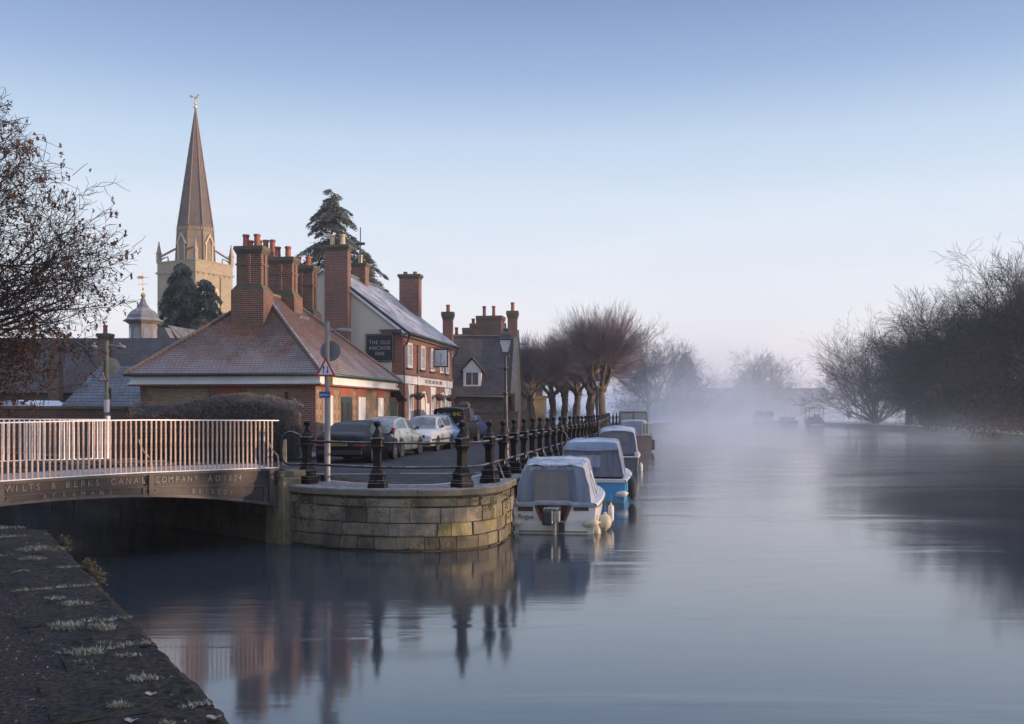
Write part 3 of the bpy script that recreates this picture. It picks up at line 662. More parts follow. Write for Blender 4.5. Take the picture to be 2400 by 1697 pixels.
def railing(y, xa, xb, step, lab, zoff=0.0, h=1.0):
    r_ = MB()
    n = 40; pts = [(xa + (xb - xa) * i / n) for i in range(n + 1)]
    r_.grid([[(x, y - .022, zt(x) + zoff + h) for x in pts], [(x, y + .022, zt(x) + zoff + h) for x in pts], [(x, y + .022, zt(x) + zoff + h - .022) for x in pts], [(x, y - .022, zt(x) + zoff + h - .022) for x in pts], [(x, y - .022, zt(x) + zoff + h) for x in pts]])
    r_.grid([[(x, y - .02, zt(x) + zoff + .016) for x in pts], [(x, y + .02, zt(x) + zoff + .016) for x in pts], [(x, y + .02, zt(x) + zoff) for x in pts], [(x, y - .02, zt(x) + zoff) for x in pts], [(x, y - .02, zt(x) + zoff + .016) for x in pts]])
    ro = r_.build('railing', wp_, bridge)
    b = MB(); b.box(-.0145, .0145, -.012, .012, 0, 1); bm_ = b.build('baluster', wp_, ro)
    n = int((xb - xa) / step); rb_ = random.Random(2)
    for i in range(n):
        x = xa + .03 + step * i
        o = bm_ if i == 0 else bm_.copy()
        if i: COL.objects.link(o)
        z0 = zt(x) + zoff + .008; o.location = (x, y, z0); o.scale = (1, 1, h - .012); o.rotation_euler = (rb_.uniform(-.006, .006), rb_.uniform(-.008, .008), 0)
        if i in (44, 46, 0, 1) and y < 1:
            o.data = bm_.data.copy(); o.data.materials[0] = rust; o['label'] = 'rusty baluster with peeling paint'
    return ro
r1 = railing(0.05, -6.35, -0.06, .0985, '')
                                  # rusty stays leaning back from three places
for xx in (-6.05, -3.0, -0.20):
    s = MB(); z = zt(xx); s.tube([(xx + .16, .06, z + .01), (xx + .14, .07, z + .25), (xx + .02, .10, z + .38), (xx - .06, .12, z + .55), (xx - .09, .10, z + .62)], .014, 6); s.build('stay', rust, r1)
r2 = railing(6.45, -6.4, -0.66, .115, '', 0.0, .98)
s = MB(); s.box(-.74, -.66, 6.40, 6.50, zt(-.7), zt(-.7) + 1.06); s.build('end_post', wp_, r2)
# kerb of the deck seen through the bars
s = MB(); s.grid([[(x, 1.2, zt(x) - .036) for x in xs], [(x, 1.2, zt(x) + .05) for x in xs], [(x, 1.0, zt(x) + .05) for x in xs], [(x, .12, zt(x) - .03) for x in xs]]); s.build('kerb', kerbm, bridge)
# ramp joining bridge deck and street
rp = MB(); A = BE; B = BE + NV * 6.5
rp.add([(A.x, A.y, .33), (B.x, B.y, .33), (B.x + SV.x * 4.6 - .5, B.y + SV.y * 4.6, -.084), (A.x + SV.x * 3.0 - 0.7, A.y + SV.y * 3.0 + .3, -.084), (A.x + .1, A.y + .2, -.084)], [(0, 1, 2, 3), (0, 3, 4)])
tag(rp.build('road', asphalt), kind='structure')
# ------------------------------------------------------------------ building materials
b_red = brick('red_brick', (0.25, 0.078, 0.048), (0.15, 0.048, 0.036), (0.30, 0.25, 0.21), stain=(0.09, 0.07, 0.06), samt=.55)
b_fac = brick('facade_brick', (0.28, 0.085, 0.050), (0.19, 0.060, 0.040), (0.30, 0.22, 0.18), stain=(0.14, 0.07, 0.05), samt=.4)
b_yel = brick('yellow_brick', (0.34, 0.23, 0.12), (0.24, 0.16, 0.085), (0.30, 0.25, 0.19), stain=(0.12, 0.10, 0.07), samt=.5)
b_chm = brick('chimney_brick', (0.24, 0.065, 0.040), (0.12, 0.040, 0.034), (0.26, 0.22, 0.18), stain=(0.085, 0.075, 0.05), samt=.8, frost=.5, moss=((0.12, 0.13, 0.055), .45), fc=(.4, .4, .42))
b_old = brick('garden_brick', (0.20, 0.09, 0.06), (0.13, 0.065, 0.05), (0.17, 0.14, 0.12), stain=(0.07, 0.06, 0.05), samt=.7)
t_red = brick('clay_tiles', (0.20, 0.086, 0.050), (0.105, 0.050, 0.036), (0.045, 0.03, 0.026), bw=.17, bh=.088, ms=.010, tile=True, stain=(0.07, 0.062, 0.055), samt=.7, frost=.42, lowf=(2.9, 5.0), fc=(.34, .34, .38))
t_slate = brick('slates', (0.125, 0.13, 0.15), (0.085, 0.09, 0.105), (0.035, 0.035, 0.04), bw=.25, bh=.13, ms=.010, tile=True, stain=(0.09, 0.09, 0.10), samt=.4, frost=.95, fc=(.56, .60, .70))
t_brown = brick('brown_tiles', (0.085, 0.062, 0.055), (0.060, 0.046, 0.043), (0.025, 0.02, 0.02), bw=.17, bh=.11, ms=.010, tile=True, stain=(0.05, 0.045, 0.045), samt=.6, frost=.10, rough=1.0)
t_dslate = brick('dark_slates', (0.085, 0.09, 0.10), (0.055, 0.06, 0.07), (0.02, 0.02, 0.025), bw=.25, bh=.14, ms=.012, tile=True, stain=(0.05, 0.05, 0.055), samt=.4, frost=.35, fc=(.30, .33, .42))
rubble = brick('rubble_stone', (0.20, 0.165, 0.12), (0.13, 0.11, 0.085), (0.16, 0.14, 0.11), bw=.33, bh=.12, ms=.02, stain=(0.07, 0.065, 0.055), samt=.6)
ashlar = brick('warm_ashlar', (0.36, 0.29, 0.19), (0.29, 0.23, 0.15), (0.22, 0.18, 0.13), bw=.7, bh=.34, ms=.02, stain=(0.24, 0.20, 0.16), samt=.55)
spirem = brick('spire_stone', (0.135, 0.105, 0.088), (0.10, 0.080, 0.070), (0.06, 0.048, 0.04), bw=.8, bh=.36, ms=.02, stain=(0.07, 0.06, 0.055), samt=.8)
cream = pbr('cream_render', (0.58, 0.53, 0.45), (0.50, 0.45, 0.38), rough=0.85, ns=.8, amt=.8, bump=.1)
white = pbr('white_paint', (0.72, 0.71, 0.70), (0.62, 0.61, 0.60), rough=0.5, ns=2, bump=.05)
grn = pbr('dark_green_paint', (0.018, 0.045, 0.036), (0.03, 0.05, 0.045), rough=0.4, ns=4)
black = pbr('black_paint', (0.02, 0.02, 0.022), (0.035, 0.03, 0.03), rough=0.4, ns=6)
lead = pbr('lead', (0.10, 0.105, 0.115), (0.15, 0.15, 0.17), rough=0.6, ns=4, frost=.35, frost_s=3)
potm = pbr('terracotta_pot', (0.36, 0.12, 0.075), (0.20, 0.075, 0.055), rough=0.8, ns=5, bump=.2)
potc = pbr('buff_pot', (0.62, 0.50, 0.30), (0.42, 0.33, 0.20), rough=0.8, ns=4, bump=.2)
gold = pbr('gilt', (0.65, 0.45, 0.16), (0.5, 0.33, 0.12), rough=0.35, metal=.8)
glass = pbr('window_glass', (0.035, 0.042, 0.052), (0.06, 0.068, 0.08), rough=0.06, ns=1.2, spec=.8)
dglass = pbr('dim_glass', (0.05, 0.058, 0.07), (0.10, 0.11, 0.13), rough=0.10, ns=1.0, spec=.8)
ridgem = pbr('ridge_tile', (0.17, 0.105, 0.08), (0.10, 0.08, 0.07), rough=.9, ns=3, frost=.6, frost_s=6, bump=.3)
lintelm = pbr('red_rubbed_brick', (0.30, 0.10, 0.058), (0.23, 0.08, 0.05), rough=.8, ns=10)

capm = brick('weathered_cap', (0.15, 0.12, 0.085), (0.10, 0.09, 0.065), (0.12, 0.11, 0.09), stain=(0.07, 0.075, 0.05), samt=.9, frost=.8, fc=(.42, .42, .44))
blind = pbr('blind_behind_glass', (0.52, 0.51, 0.50), (0.38, 0.38, 0.39), rough=.12, ns=1.5)
def pot(par, x, y, z, h, m, r=.135):
    s = MB(); s.lathe([(r * .95, 0), (r * 1.02, .05), (r * .92, .08), (r * .86, h * .8), (r * 1.05, h * .86), (r * 1.08, h * .95), (r, h), (r * .8, h), (r * .78, h * .8)], 14, (x, y, z))
    return s.build('pot', m, par, smooth=False)
def stack(par, x0, x1, y0, y1, z0, z1, m=b_chm, pots=(), potmat=potm, shoulder=None, panels=True, cap=.30, ph=.45, loc=None):
    """chimney: lower block to the shoulder, slimmer shaft with a centre pilaster, oversailing courses."""
    s = MB()
    if shoulder:
        g_ = .16; s.box(x0 - g_, x1 + g_, y0 - g_, y1 + g_, z0, shoulder - .25)
        s.mi = 1
        for k in range(4): q = g_ * (1 - (k + 1) / 4); s.box(x0 - q - .001 * k, x1 + q, y0 - q, y1 + q, shoulder - .25 + k * .0625 + .0005, shoulder - .25 + (k + 1) * .0625)
        zb_ = shoulder; s.mi = 0
    else: zb_ = z0
    s.box(x0, x1, y0, y1, zb_, z1 - cap); s.mi = 1
    for k in range(4):
        q = .03 + .035 * k if k < 3 else .09; s.box(x0 - q, x1 + q, y0 - q, y1 + q, z1 - cap + k * cap / 4 + .0005, z1 - cap + (k + 1) * cap / 4)
    s.mi = 0
    if panels:
        xm = (x0 + x1) / 2; ym = (y0 + y1) / 2; zm = zb_ + (z1 - cap - zb_) * .62
        s.box(xm - .07, xm + .07, y0 - .05, y1 + .05, zb_, z1 - cap); s.box(x0 - .05, x1 + .05, ym - .06, ym + .06, zb_, z1 - cap)
        s.box(x0 - .035, x1 + .035, y0 - .035, y1 + .035, zm, zm + .07)
    o = s.build('chimney', [m, capm], par)
    for i, (px_, py_, *rest) in enumerate(pots):
        mm = rest[0] if rest else potmat; hh = rest[1] if len(rest) > 1 else ph
        pot(o, px_, py_, z1 - .01, hh, mm)
    return o
def win(par, face, a0, a1, z0, z1, d, m=white, gl=glass, bars=(1, 1), fw=.06, proud=.03, name='window', sill=None):
    """window on a wall: face 'y-' (front, plane y=d) or 'x+' (side, plane x=d); frame proud, pane set back, glazing bars."""
    s = MB()
    def bx_(u0, u1, w0, w1, p0, p1):
        if face == 'y-': s.box(u0, u1, d - p1, d - p0, w0, w1)
        else: s.box(d + p0, d + p1, u0, u1, w0, w1)
    bx_(a0, a0 + fw, z0, z1, -.05, proud); bx_(a1 - fw, a1, z0, z1, -.05, proud); bx_(a0 + fw, a1 - fw, z0, z0 + fw, -.05, proud - .002); bx_(a0 + fw, a1 - fw, z1 - fw, z1, -.05, proud - .002)
    for i in range(bars[0]):
        c = a0 + (a1 - a0) * (i + 1) / (bars[0] + 1); bx_(c - .018, c + .018, z0 + fw, z1 - fw, -.04, proud * .6)
    for i in range(bars[1]):
        c = z0 + (z1 - z0) * (i + 1) / (bars[1] + 1); bx_(a0 + fw, a1 - fw, c - .022, c + .022, -.04, proud * .6 - .002)
    o = s.build(name, m, par)
    s = MB(); bx_(a0 + fw, a1 - fw, z0 + fw, z1 - fw, -.03, .008); s.build('pane', gl, o)
    if sill:
        s = MB(); bx_(a0 - .06, a1 + .06, z0 - .09, z0 - .002, -.02, .10); s.build('sill', sill, o)
    return o
def quoins(mb, face, a, side, z0, z1, d, w1=.28, w2=.46, step=.24, out=.012):
    z = z0; k = 0
    while z < z1 - .01:
        zz = min(z + step, z1); wd = w1 if k % 2 else w2; u0, u1 = (a, a + wd) if side > 0 else (a - wd, a)
        if face == 'y-': mb.box(u0, u1, d - out, d + .02, z, zz - .0005)
        else: mb.box(d - .02, d + out, u0, u1, z, zz - .0005)
        z = zz; k += 1
def gutter(par, pts, m=black, r=.055):
    s = MB(); s.tube(pts, r, 8); return s.build('gutter', m, par, smooth=True)
def noise_grid_roof(mb, a, b, c, d, nx=24, ny=14, amp=.03, seed=0.0):
    """tiled slope a-b (eave) d-c (ridge) with a gently sagging surface"""
    a, b, c, d = map(Vector, (a, b, c, d)); rows = []
    for j in range(ny + 1):
        v = j / ny; row = []
        for i in range(nx + 1):
            u = i / nx; p = a.lerp(b, u).lerp(d.lerp(c, u), v); e = 4 * u * (1 - u) * 4 * v * (1 - v)
            p.z += amp * e * (noise.noise((p.x * .5, p.y * .5, seed)) - .6); row.append(tuple(p))
        rows.append(row)
    mb.grid(rows)

# ------------------------------------------------------------------ A: hipped brick lodge at the corner
A = thing('brick_lodge', 'single storey hipped brick lodge with frosty clay roof and tall panelled chimneys', 'building', (-7.31, 37.0, 0), ROT)
s = MB(); s.box(-7, 0, 0, 10, -.1, 2.80); s.build('wall', b_yel, A)
s = MB()
quoins(s, 'y-', -7, 1, 0, 2.55, 0, .3, .5); quoins(s, 'y-', 0.012, -1, 0, 2.55, 0, .55, .85, .24); quoins(s, 'y-', -4.25, 1, 1.9, 2.40, 0, .5, .75, .12); quoins(s, 'y-', -2.65, -1, 1.9, 2.40, 0, .5, .75, .12)
for a, sd in ((0.0, 1), (.80, -1), (1.95, 1), (2.85, -1), (4.30, 1), (5.05, -1), (6.10, 1), (7.9, -1), (8.85, 1), (10.0, -1)): quoins(s, 'x+', a, sd, 0, 2.35, 0, .10, .26, .20)
s.box(-.02, .014, 0, 10, 2.36, 2.62) ; s.box(-7, .0, -.014, .02, 2.40, 2.62)
s.box(-.02, .02, 0, 10, 0, .28)
s.build('quoin', b_red, A)
s = MB()
for a0, a1 in ((.80, 1.95), (2.8, 4.35), (5.0, 6.15), (7.85, 8.9)): s.box(-.02, .022, a0 - .05, a1 + .05, 2.14, 2.50)
s.box(-4.02, -2.9, -.022, .02, 2.12, 2.50); s.build('lintel', lintelm, A)
s = MB(); s.box(-7.28, .28, -.28, 10.28, 2.62, 2.84); s.box(-7.34, .34, -.34, 10.34, 2.56, 2.618); s.box(-7.2, .2, -.2, 10.2, 2.845, 2.9); s.build('fascia', white, A)
s = MB(); s.box(-7.32, .32, -.32, 10.32, 2.50, 2.555); s.build('dentil_course', b_red, A)
gutter(A, [(-7.45, -.42, 2.92), (.44, -.42, 2.92), (.44, 10.4, 2.92)], grn, .065)
r = MB(); E = .42; ez = 2.94; rz_ = 6.38; F1 = (-7 - E, -E, ez); F2 = (E, -E, ez); F3 = (E, 10 + E, ez); F4 = (-7 - E, 10 + E, ez); P1 = (-3.5, 3.5, rz_); P2 = (-3.5, 6.5, rz_)
def tri_roof(mb, a, b, p, n=20, seed=1.0):
    a, b, p = map(Vector, (a, b, p)); rows = []
    for j in range(n + 1):
        v = j / n; l = a.lerp(p, v); q = b.lerp(p, v); row = []
        for i in range(n + 1):
            u = i / n; c = l.lerp(q, u); e = 4 * u * (1 - u) * 4 * v * (1 - v); c.z += .04 * e * (noise.noise((c.x * .5, c.y * .5, seed)) - .5); row.append(tuple(c))
        rows.append(row)
    mb.grid(rows)
tri_roof(r, F1, F2, P1); tri_roof(r, F3, F4, P2, seed=3.0); noise_grid_roof(r, F2, F3, P2, P1, 30, 16, .05, 2.0); noise_grid_roof(r, F4, F1, P1, P2, 30, 16, .05, 5.0)
r.box(-7 - E, E, -E, 10 + E, ez - .05, ez - .012); roofA = r.build('roof', t_red, A)
s = MB()                                        # bonnet tiles up the hips, ridge tiles along the top
for a, b in ((F1, P1), (F2, P1), (F3, P2), (F4, P2)):
    a, b = Vector(a), Vector(b); n = 34
    for k in range(n):
        p = a.lerp(b, k / n); q = a.lerp(b, (k + 1.35) / n); s.tube([p + Vector((0, 0, .0)), q + Vector((0, 0, .055))], [.095, .06], 6)
for k in range(9): s.tube([(-3.5, 3.5 + k / 3, rz_ + .0), (-3.5, 3.5 + (k + 1.1) / 3, rz_ + .02)], [.11, .10], 6)
s.build('ridge_tiles', ridgem, roofA)
stack(roofA, -4.02, -2.98, 2.0, 2.62, 4.3, 8.10, shoulder=6.6, pots=((-3.75, 2.3), (-3.28, 2.3)), ph=.52)
s = MB(); s.box(-4.28, -2.72, 1.66, 1.84, 4.62, 4.70); s.add([(-2.80, 1.75, 4.66), (-2.6, 1.75, 4.66), (-2.6, 3.1, 5.95), (-2.80, 3.1, 5.95)], [(0, 1, 2, 3)]); s.build('flashing', lead, roofA)
stack(roofA, -4.02, -2.98, 5.25, 5.9, 5.4, 8.16, shoulder=6.7, pots=((-3.75, 5.55), (-3.28, 5.55)), ph=.50)
s = MB(); s.box(-2.8, -2.55, 5.0, 6.1, 5.50, 5.62); s.build('flashing', lead, roofA)
stack(roofA, -4.0, -2.95, 7.6, 8.25, 4.3, 8.12, shoulder=6.2, pots=((-3.72, 7.9), (-3.25, 7.9)), ph=.46)
win(A, 'x+', .84, 1.9, .75, 2.14, .0, bars=(1, 2), gl=white, sill=kerbm); win(A, 'x+', 5.10, 6.1, .75, 2.14, .0, bars=(1, 2), gl=white, sill=kerbm); win(A, 'x+', 7.95, 8.8, .75, 2.14, .0, bars=(1, 2), gl=white, sill=kerbm)
s = MB(); s.box(-.05, .03, 2.9, 4.25, 0, 2.12); dr = s.build('door', grn, A)
s = MB(); s.box(.03, .05, 3.0, 3.5, .3, 1.9); s.box(.03, .05, 3.65, 4.15, .3, 1.9); s.build('door_panel', black, dr)
s = MB(); s.box(-3.85, -3.05, -.03, .02, 1.75, 2.12); w_ = s.build('window', kerbm, A); w_['label'] = 'small arched stone window'
s = MB(); s.prism([(-3.65, 1.78)] + [(-3.45 + .2 * math.cos(R(a)), 1.9 + .2 * math.sin(R(a))) for a in range(180, -1, -20)] + [(-3.25, 1.78)], -.036, -.031, 'y'); s.build('pane', glass, w_)
s = MB(); s.box(-1.15, -1.02, -.12, -.02, 2.15, 2.27); s.frus((-1.12, -1.05, -.1, -.02), (-1.16, -1.01, -.14, -.02), 2.02, 2.14); s.build('wall_light', black, A)
# lean-to porch at the far end
s = MB(); s.box(-3, -.15, 10.0, 11.9, 0, 2.2); s.build('porch_wall', b_old, A)
s = MB(); s.prism([(10.0, 2.78), (11.9, 2.1), (11.9, 2.02), (10.0, 2.70)], -3, .3, 'x'); s.build('porch_roof', t_red, A)
s = MB(); s.box(-.16, -.1, 10.3, 11.5, .05, 2.0); s.build('porch_door', grn, A)
s = MB(); s.tube([(.06, 12.0, 0), (.06, 12.0, 2.2), (.3, 11.9, 2.1)], .04, 6); s.build('drainpipe', black, A)

# ------------------------------------------------------------------ B: the inn
I0 = (-5.4, 49.0)
I = thing('old_inn', 'two storey red brick inn with cream gable, slate roof and name board', 'building', (I0[0], I0[1], 0), ROT)
s = MB(); s.prism([(-8.1, -.1), (0, -.1), (0, 5.62), (-4.05, 8.60), (-8.1, 5.62)], 0, 11.3, 'y'); s.build('wall', b_fac, I)
s = MB(); s.prism([(-8.1, 0), (-.55, 0), (-.55, 5.52), (-.42, 5.52), (-.12, 5.58), (-4.05, 8.54), (-8.1, 5.58)], -.03, -.001, 'y'); s.build('gable_render', cream, I)
r = MB(); ov = .32
for sx in (1, -1):
    def X(x): return -4.05 + sx * x
    noise_grid_roof(r, (X(4.05 + ov), -.14, 5.48), (X(4.05 + ov), 11.45, 5.48), (X(0), 11.45, 8.84), (X(0), -.14, 8.84), 30, 14, .05, sx * 2.0)
    noise_grid_roof(r, (X(4.05 + ov), -.14, 5.40), (X(4.05 + ov), 11.45, 5.40), (X(0), 11.45, 8.72), (X(0), -.14, 8.72), 2, 2, .0)
    for yy in (-.14, 11.45): r.quad((X(4.05 + ov), yy, 5.40), (X(4.05 + ov), yy, 5.48), (X(0), yy, 8.84), (X(0), yy, 8.72))
    r.quad((X(4.05 + ov), -.14, 5.40), (X(4.05 + ov), 11.45, 5.40), (X(4.05 + ov), 11.45, 5.48), (X(4.05 + ov), -.14, 5.48))
roofI = r.build('roof', t_slate, I)
s = MB(); s.tube([(-4.05, -.16, 8.86), (-4.05, 11.47, 8.86)], .09, 6); s.build('ridge_tiles', lead, roofI)
s = MB(); s.prism([(-4.05, 8.68), (.28, 5.34), (.28, 5.20), (-4.05, 8.54), (-8.4, 5.2), (-8.4, 5.34)], -.16, -.10, 'y'); s.build('bargeboard', white, I)
stack(I, -3.80, -2.62, -.55, -.035, 0, 9.73, m=b_red, pots=((-3.48, -.3, potc, .55), (-2.95, -.3, potc, .55)), panels=False, cap=.28)
stack(roofI, -4.45, -3.65, 5.6, 6.3, 7.9, 9.75, m=b_chm, pots=((-4.05, 5.95, potc, .5),), panels=False, cap=.2)
stack(roofI, -3.05, -1.85, 10.4, 11.1, 6.0, 9.75, m=b_red, pots=((-2.75, 10.7, potm, .18), (-2.15, 10.7, potm, .18)), panels=False, cap=.25)
s = MB(); s.tube([(-3.9, 5.5, 8.6), (-3.9, 5.5, 11.7)], .028, 6); s.box(-4.15, -3.65, 5.45, 5.55, 10.72, 10.86); s.build('aerial', black, roofI)
# moulded eaves board and gutter, with its return on the gable
s = MB(); s.box(-.02, .22, -.2, 11.4, 5.22, 5.36); s.box(.221, .34, -.22, 11.45, 5.30, 5.40); s.box(-1.1, .0, -.30, -.031, 5.50, 5.56); s.box(-1.02, .0, -.22, -.031, 5.40, 5.498); s.build('eaves_board', lead, I)
gutter(I, [(.38, -.2, 5.37), (.38, 11.5, 5.37)], black, .06)
for yy in (.06, 11.25):
    s = MB(); s.tube([(.36, yy, 5.32), (.24, yy, 4.9), (.07, yy, 4.75), (.07, yy, 0)], .045, 8); s.build('drainpipe', black, I)
# name band
s = MB(); s.box(-.01, .05, .12, 11.18, 2.92, 3.32); s.box(-.01, .09, 2.75, 3.15, 2.88, 3.36); s.box(-.01, .09, 9.6, 9.9, 2.88, 3.36); s.box(-.56, .048, -.05, .118, 2.92, 3.32); bnd = s.build('name_band', white, I)
s = MB(); s.box(-.01, .12, .12, 11.18, 3.365, 3.44); s.box(-.01, .05, .3, 11, 4.95, 5.01); s.build('string_course', lead, I)
vs, fs = text_mb('THE OLD ANCHOR INN', .30, .006, 1.3); t_ = MB(); t_.M = Matrix.Translation((.056, 6.3, 3.12)) @ Matrix.Rotation(R(90), 4, 'Z') @ Matrix.Rotation(R(90), 4, 'X'); t_.add(vs, fs); t_.build('lettering', black, bnd, norm=False)
s = MB(); s.box(-.02, .10, 2.8, 3.1, 0, 2.88); s.box(-.02, .07, 2.8, 3.1, 3.44, 5.0); s.build('pilaster', b_old, I)
for y0, y1 in ((.75, 1.65), (3.45, 4.3), (5.6, 6.5), (7.85, 8.65), (9.35, 10.1)):
    w_ = win(I, 'x+', y0, y1, 3.72, 4.98, 0, bars=(1, 1), proud=.07, fw=.11, sill=black, gl=blind)
    s = MB(); s.prism([(y0 - .08, 4.981), (y1 + .08, 4.981), (y1 + .14, 5.0), (y0 - .14, 5.0)], -.01, .05, 'x'); s.box(-.01, .085, y0 - .03, y0 + .10, 3.72, 5.0); s.box(-.01, .085, y1 - .10, y1 + .03, 3.72, 5.0); s.build('surround', white, w_)
for y0, y1 in ((1.0, 1.9), (5.7, 6.65), (9.2, 10.5)):
    w_ = win(I, 'x+', y0, y1, .8, 2.45, 0, bars=(1, 1), proud=.07, fw=.11, sill=white, gl=blind)
    s = MB(); s.prism([(y0 - .02, 2.451), (y1 + .02, 2.451), (y1 + .16, 2.878), (y0 - .16, 2.878)], -.01, .07, 'x'); s.build('keystone', white, w_)
for ya, lab in ((4.05, 0), (8.5, 1)):
    s = MB(); out = [(ya + .62 * math.cos(R(a)), 1.95 + .66 * math.sin(R(a))) for a in range(0, 181, 12)]; inn_ = [(ya + .42 * math.cos(R(a)), 1.95 + .44 * math.sin(R(a))) for a in range(180, -1, -12)]
    s.prism([(ya + .62, 0)] + out + [(ya - .62, 0), (ya - .42, 0)] + inn_ + [(ya + .42, 0)], -.01, .09, 'x'); d_ = s.build('door_surround', white, I)
    s = MB(); s.prism([(ya + .42, 0), (ya + .42, 1.95)] + list(reversed(inn_)) + [(ya - .42, 0)], -.01, .02, 'x'); s.build('door', cream, d_)
s = MB(); s.box(-.01, .05, 4.85, 5.35, .95, 1.95); s.box(.051, .056, 4.93, 5.27, 1.05, 1.85); s.build('notice_board', white, I)
s = MB(); s.box(-.01, .05, 7.1, 7.5, .95, 1.95); s.build('notice_board', pbr('poster', (0.55, 0.40, 0.38), (0.35, 0.2, 0.25), rough=.6, ns=9), I)
s = MB(); s.box(0, .16, 7.35, 7.5, 3.62, 3.82); s.build('wall_lamp', pbr('amber', (0.65, 0.42, 0.22), rough=.5), I)
# painted name board on the gable
navy = pbr('navy_board', (0.014, 0.022, 0.034), (0.02, 0.028, 0.04), rough=.45, ns=3)
s = MB(); s.box(-1.84, -.40, -.10, -.031, 3.98, 5.05+.30); sb = s.build('name_board', navy, I)
s = MB(); x0, x1, z0, z1 = -1.80, -.44, 4.02, 5.31
for a in ((x0, x1, z0, z0 + .02), (x0, x1, z1 - .02, z1), (x0, x0 + .02, z0 + .021, z1 - .021), (x1 - .02, x1, z0 + .021, z1 - .021)): s.box(a[0], a[1], -.106, -.099, a[2], a[3])
s.build('border', gold, sb)
s = MB(); letm = pbr('sign_lettering', (0.50, 0.40, 0.33), rough=.5)
for ln, z, sz in (('THE OLD', 4.92, .255), ('ANCHOR', 4.64, .255), ('INN', 4.37, .255)):
    vs, fs = text_mb(ln, sz, .004, 1.15); s.M = Matrix.Translation((-1.12, -.106, z)) @ Matrix.Rotation(R(90), 4, 'X') @ Matrix.Diagonal((0.93, 1, 1, 1)); s.add(vs, fs)
    wdt = max(v[0] for v in vs)
s.M = None; s.build('lettering', letm, sb, norm=False)
# hanging sign with an anchor
hs = MB(); hs.box(.28, 1.08, 5.36, 5.42, 3.93, 4.93); hsn = hs.build('hanging_sign', black, I)
s = MB(); s.box(.34, 1.02, 5.352, 5.359, 4.0, 4.86); s.build('sign_face', pbr('pale_blue_face', (0.50, 0.56, 0.68), (0.66, 0.66, 0.70), rough=.5, ns=2.5), hsn)
s = MB(); dk = pbr('anchor_blue', (0.10, 0.12, 0.20), rough=.5)
s.tube([(.70, 5.345, 4.60), (.66, 5.345, 4.08)], .016, 5); s.tube([(.62, 5.345, 4.52), (.78, 5.345, 4.54)], .011, 5)
s.tube([(.70 + .04 * math.cos(R(a)), 5.345, 4.645 + .04 * math.sin(R(a))) for a in range(0, 361, 40)], .009, 5)
s.tube([(.66 + .27 * math.cos(R(a)), 5.345, 4.36 + .28 * math.sin(R(a))) for a in range(195, 346, 15)], .012, 5); s.build('anchor_emblem', dk, hsn)
s = MB(); s.tube([(0, 5.39, 4.98), (1.12, 5.39, 4.98)], .02, 6); s.tube([(0, 5.39, 3.88), (.5, 5.39, 3.9)], .015, 6); s.box(.4, .44, 5.37, 5.41, 4.93, 4.98); s.box(.9, .94, 5.37, 5.41, 4.93, 4.98); s.build('bracket', black, hsn)

def basket(x, y, z, lab):
    p = St(I0, x, y, z); o = thing('hanging_basket', lab, 'flower basket', p, ROT, 'flower baskets on the inn front')
    s = MB(); s.lathe([(.05, -.22), (.16, -.18), (.24, -.08), (.27, 0), (.25, 0)], 12); s.build('bowl', pbr('coir', (0.07, 0.05, 0.035), rough=.95, ns=9, bump=.6), o)
    s = MB(); q = random.Random(int(y * 10))
    for _ in range(170):
        a = q.uniform(0, 6.28); rr_ = q.uniform(0, .40); c = Vector((rr_ * math.cos(a), rr_ * math.sin(a), .02 + q.uniform(-.14, .14) * (1 - rr_))); v1 = Vector((q.uniform(-1, 1), q.uniform(-1, 1), q.uniform(-1, 1))).normalized() * .045; v2 = v1.orthogonal().normalized() * .035
        s.quad(tuple(c - v1), tuple(c - v2), tuple(c + v1), tuple(c + v2))
    s.build('foliage', pbr('basket_leaf', (0.05, 0.045, 0.03), (0.09, 0.07, 0.06), rough=.9, ns=6), o, norm=False)
    s = MB(); s.tube([(-x + .02, 0, .55), (0, 0, .55), (.05, 0, .50)], .012, 5)
    for a in (0, 120, 240): s.tube([(.24 * math.cos(R(a)), .24 * math.sin(R(a)), 0), (0, 0, .54)], .004, 3)
    s.build('bracket', black, o)
basket(.45, 1.45, 2.32, 'brown flower basket nearest the inn corner drainpipe'); basket(.45, 6.1, 2.32, 'brown flower basket between the inn\'s two arched doors'); basket(.45, 8.7, 2.32, 'brown flower basket over the inn\'s further arched door')

# ------------------------------------------------------------------ stone house beyond the inn
Hc = (-.14, 66.0)
H = thing('stone_house', 'low rubble stone house with steep dark tiled roof and white dormer', 'building', (*Hc, 0), -R(4))
s = MB(); s.prism([(0, -.1), (6, -.1), (6, 2.65), (3, 6.5), (0, 2.65)], -10, 0, 'x'); s.build('wall', rubble, H)
r = MB(); noise_grid_roof(r, (-10, -.3, 2.55), (.12, -.3, 2.55), (.12, 3, 6.72), (-10, 3, 6.72), 30, 16, .12, 3.0); noise_grid_roof(r, (-10, 6.3, 2.55), (.12, 6.3, 2.55), (.12, 3, 6.72), (-10, 3, 6.72), 2, 2, 0)
r.quad((.12, -.3, 2.55), (.12, 3, 6.72), (.12, 3, 6.6), (.12, -.3, 2.42)); r.quad((-10, -.3, 2.42), (.12, -.3, 2.42), (.12, -.3, 2.55), (-10, -.3, 2.55)); roofH = r.build('roof', t_brown, H)
s = MB(); s.tube([(-10, 3, 6.74), (.14, 3, 6.74)], .09, 6); s.build('ridge_tiles', ridgem, roofH)
gutter(H, [(-9, -.36, 2.5), (.1, -.36, 2.5)], black, .06)
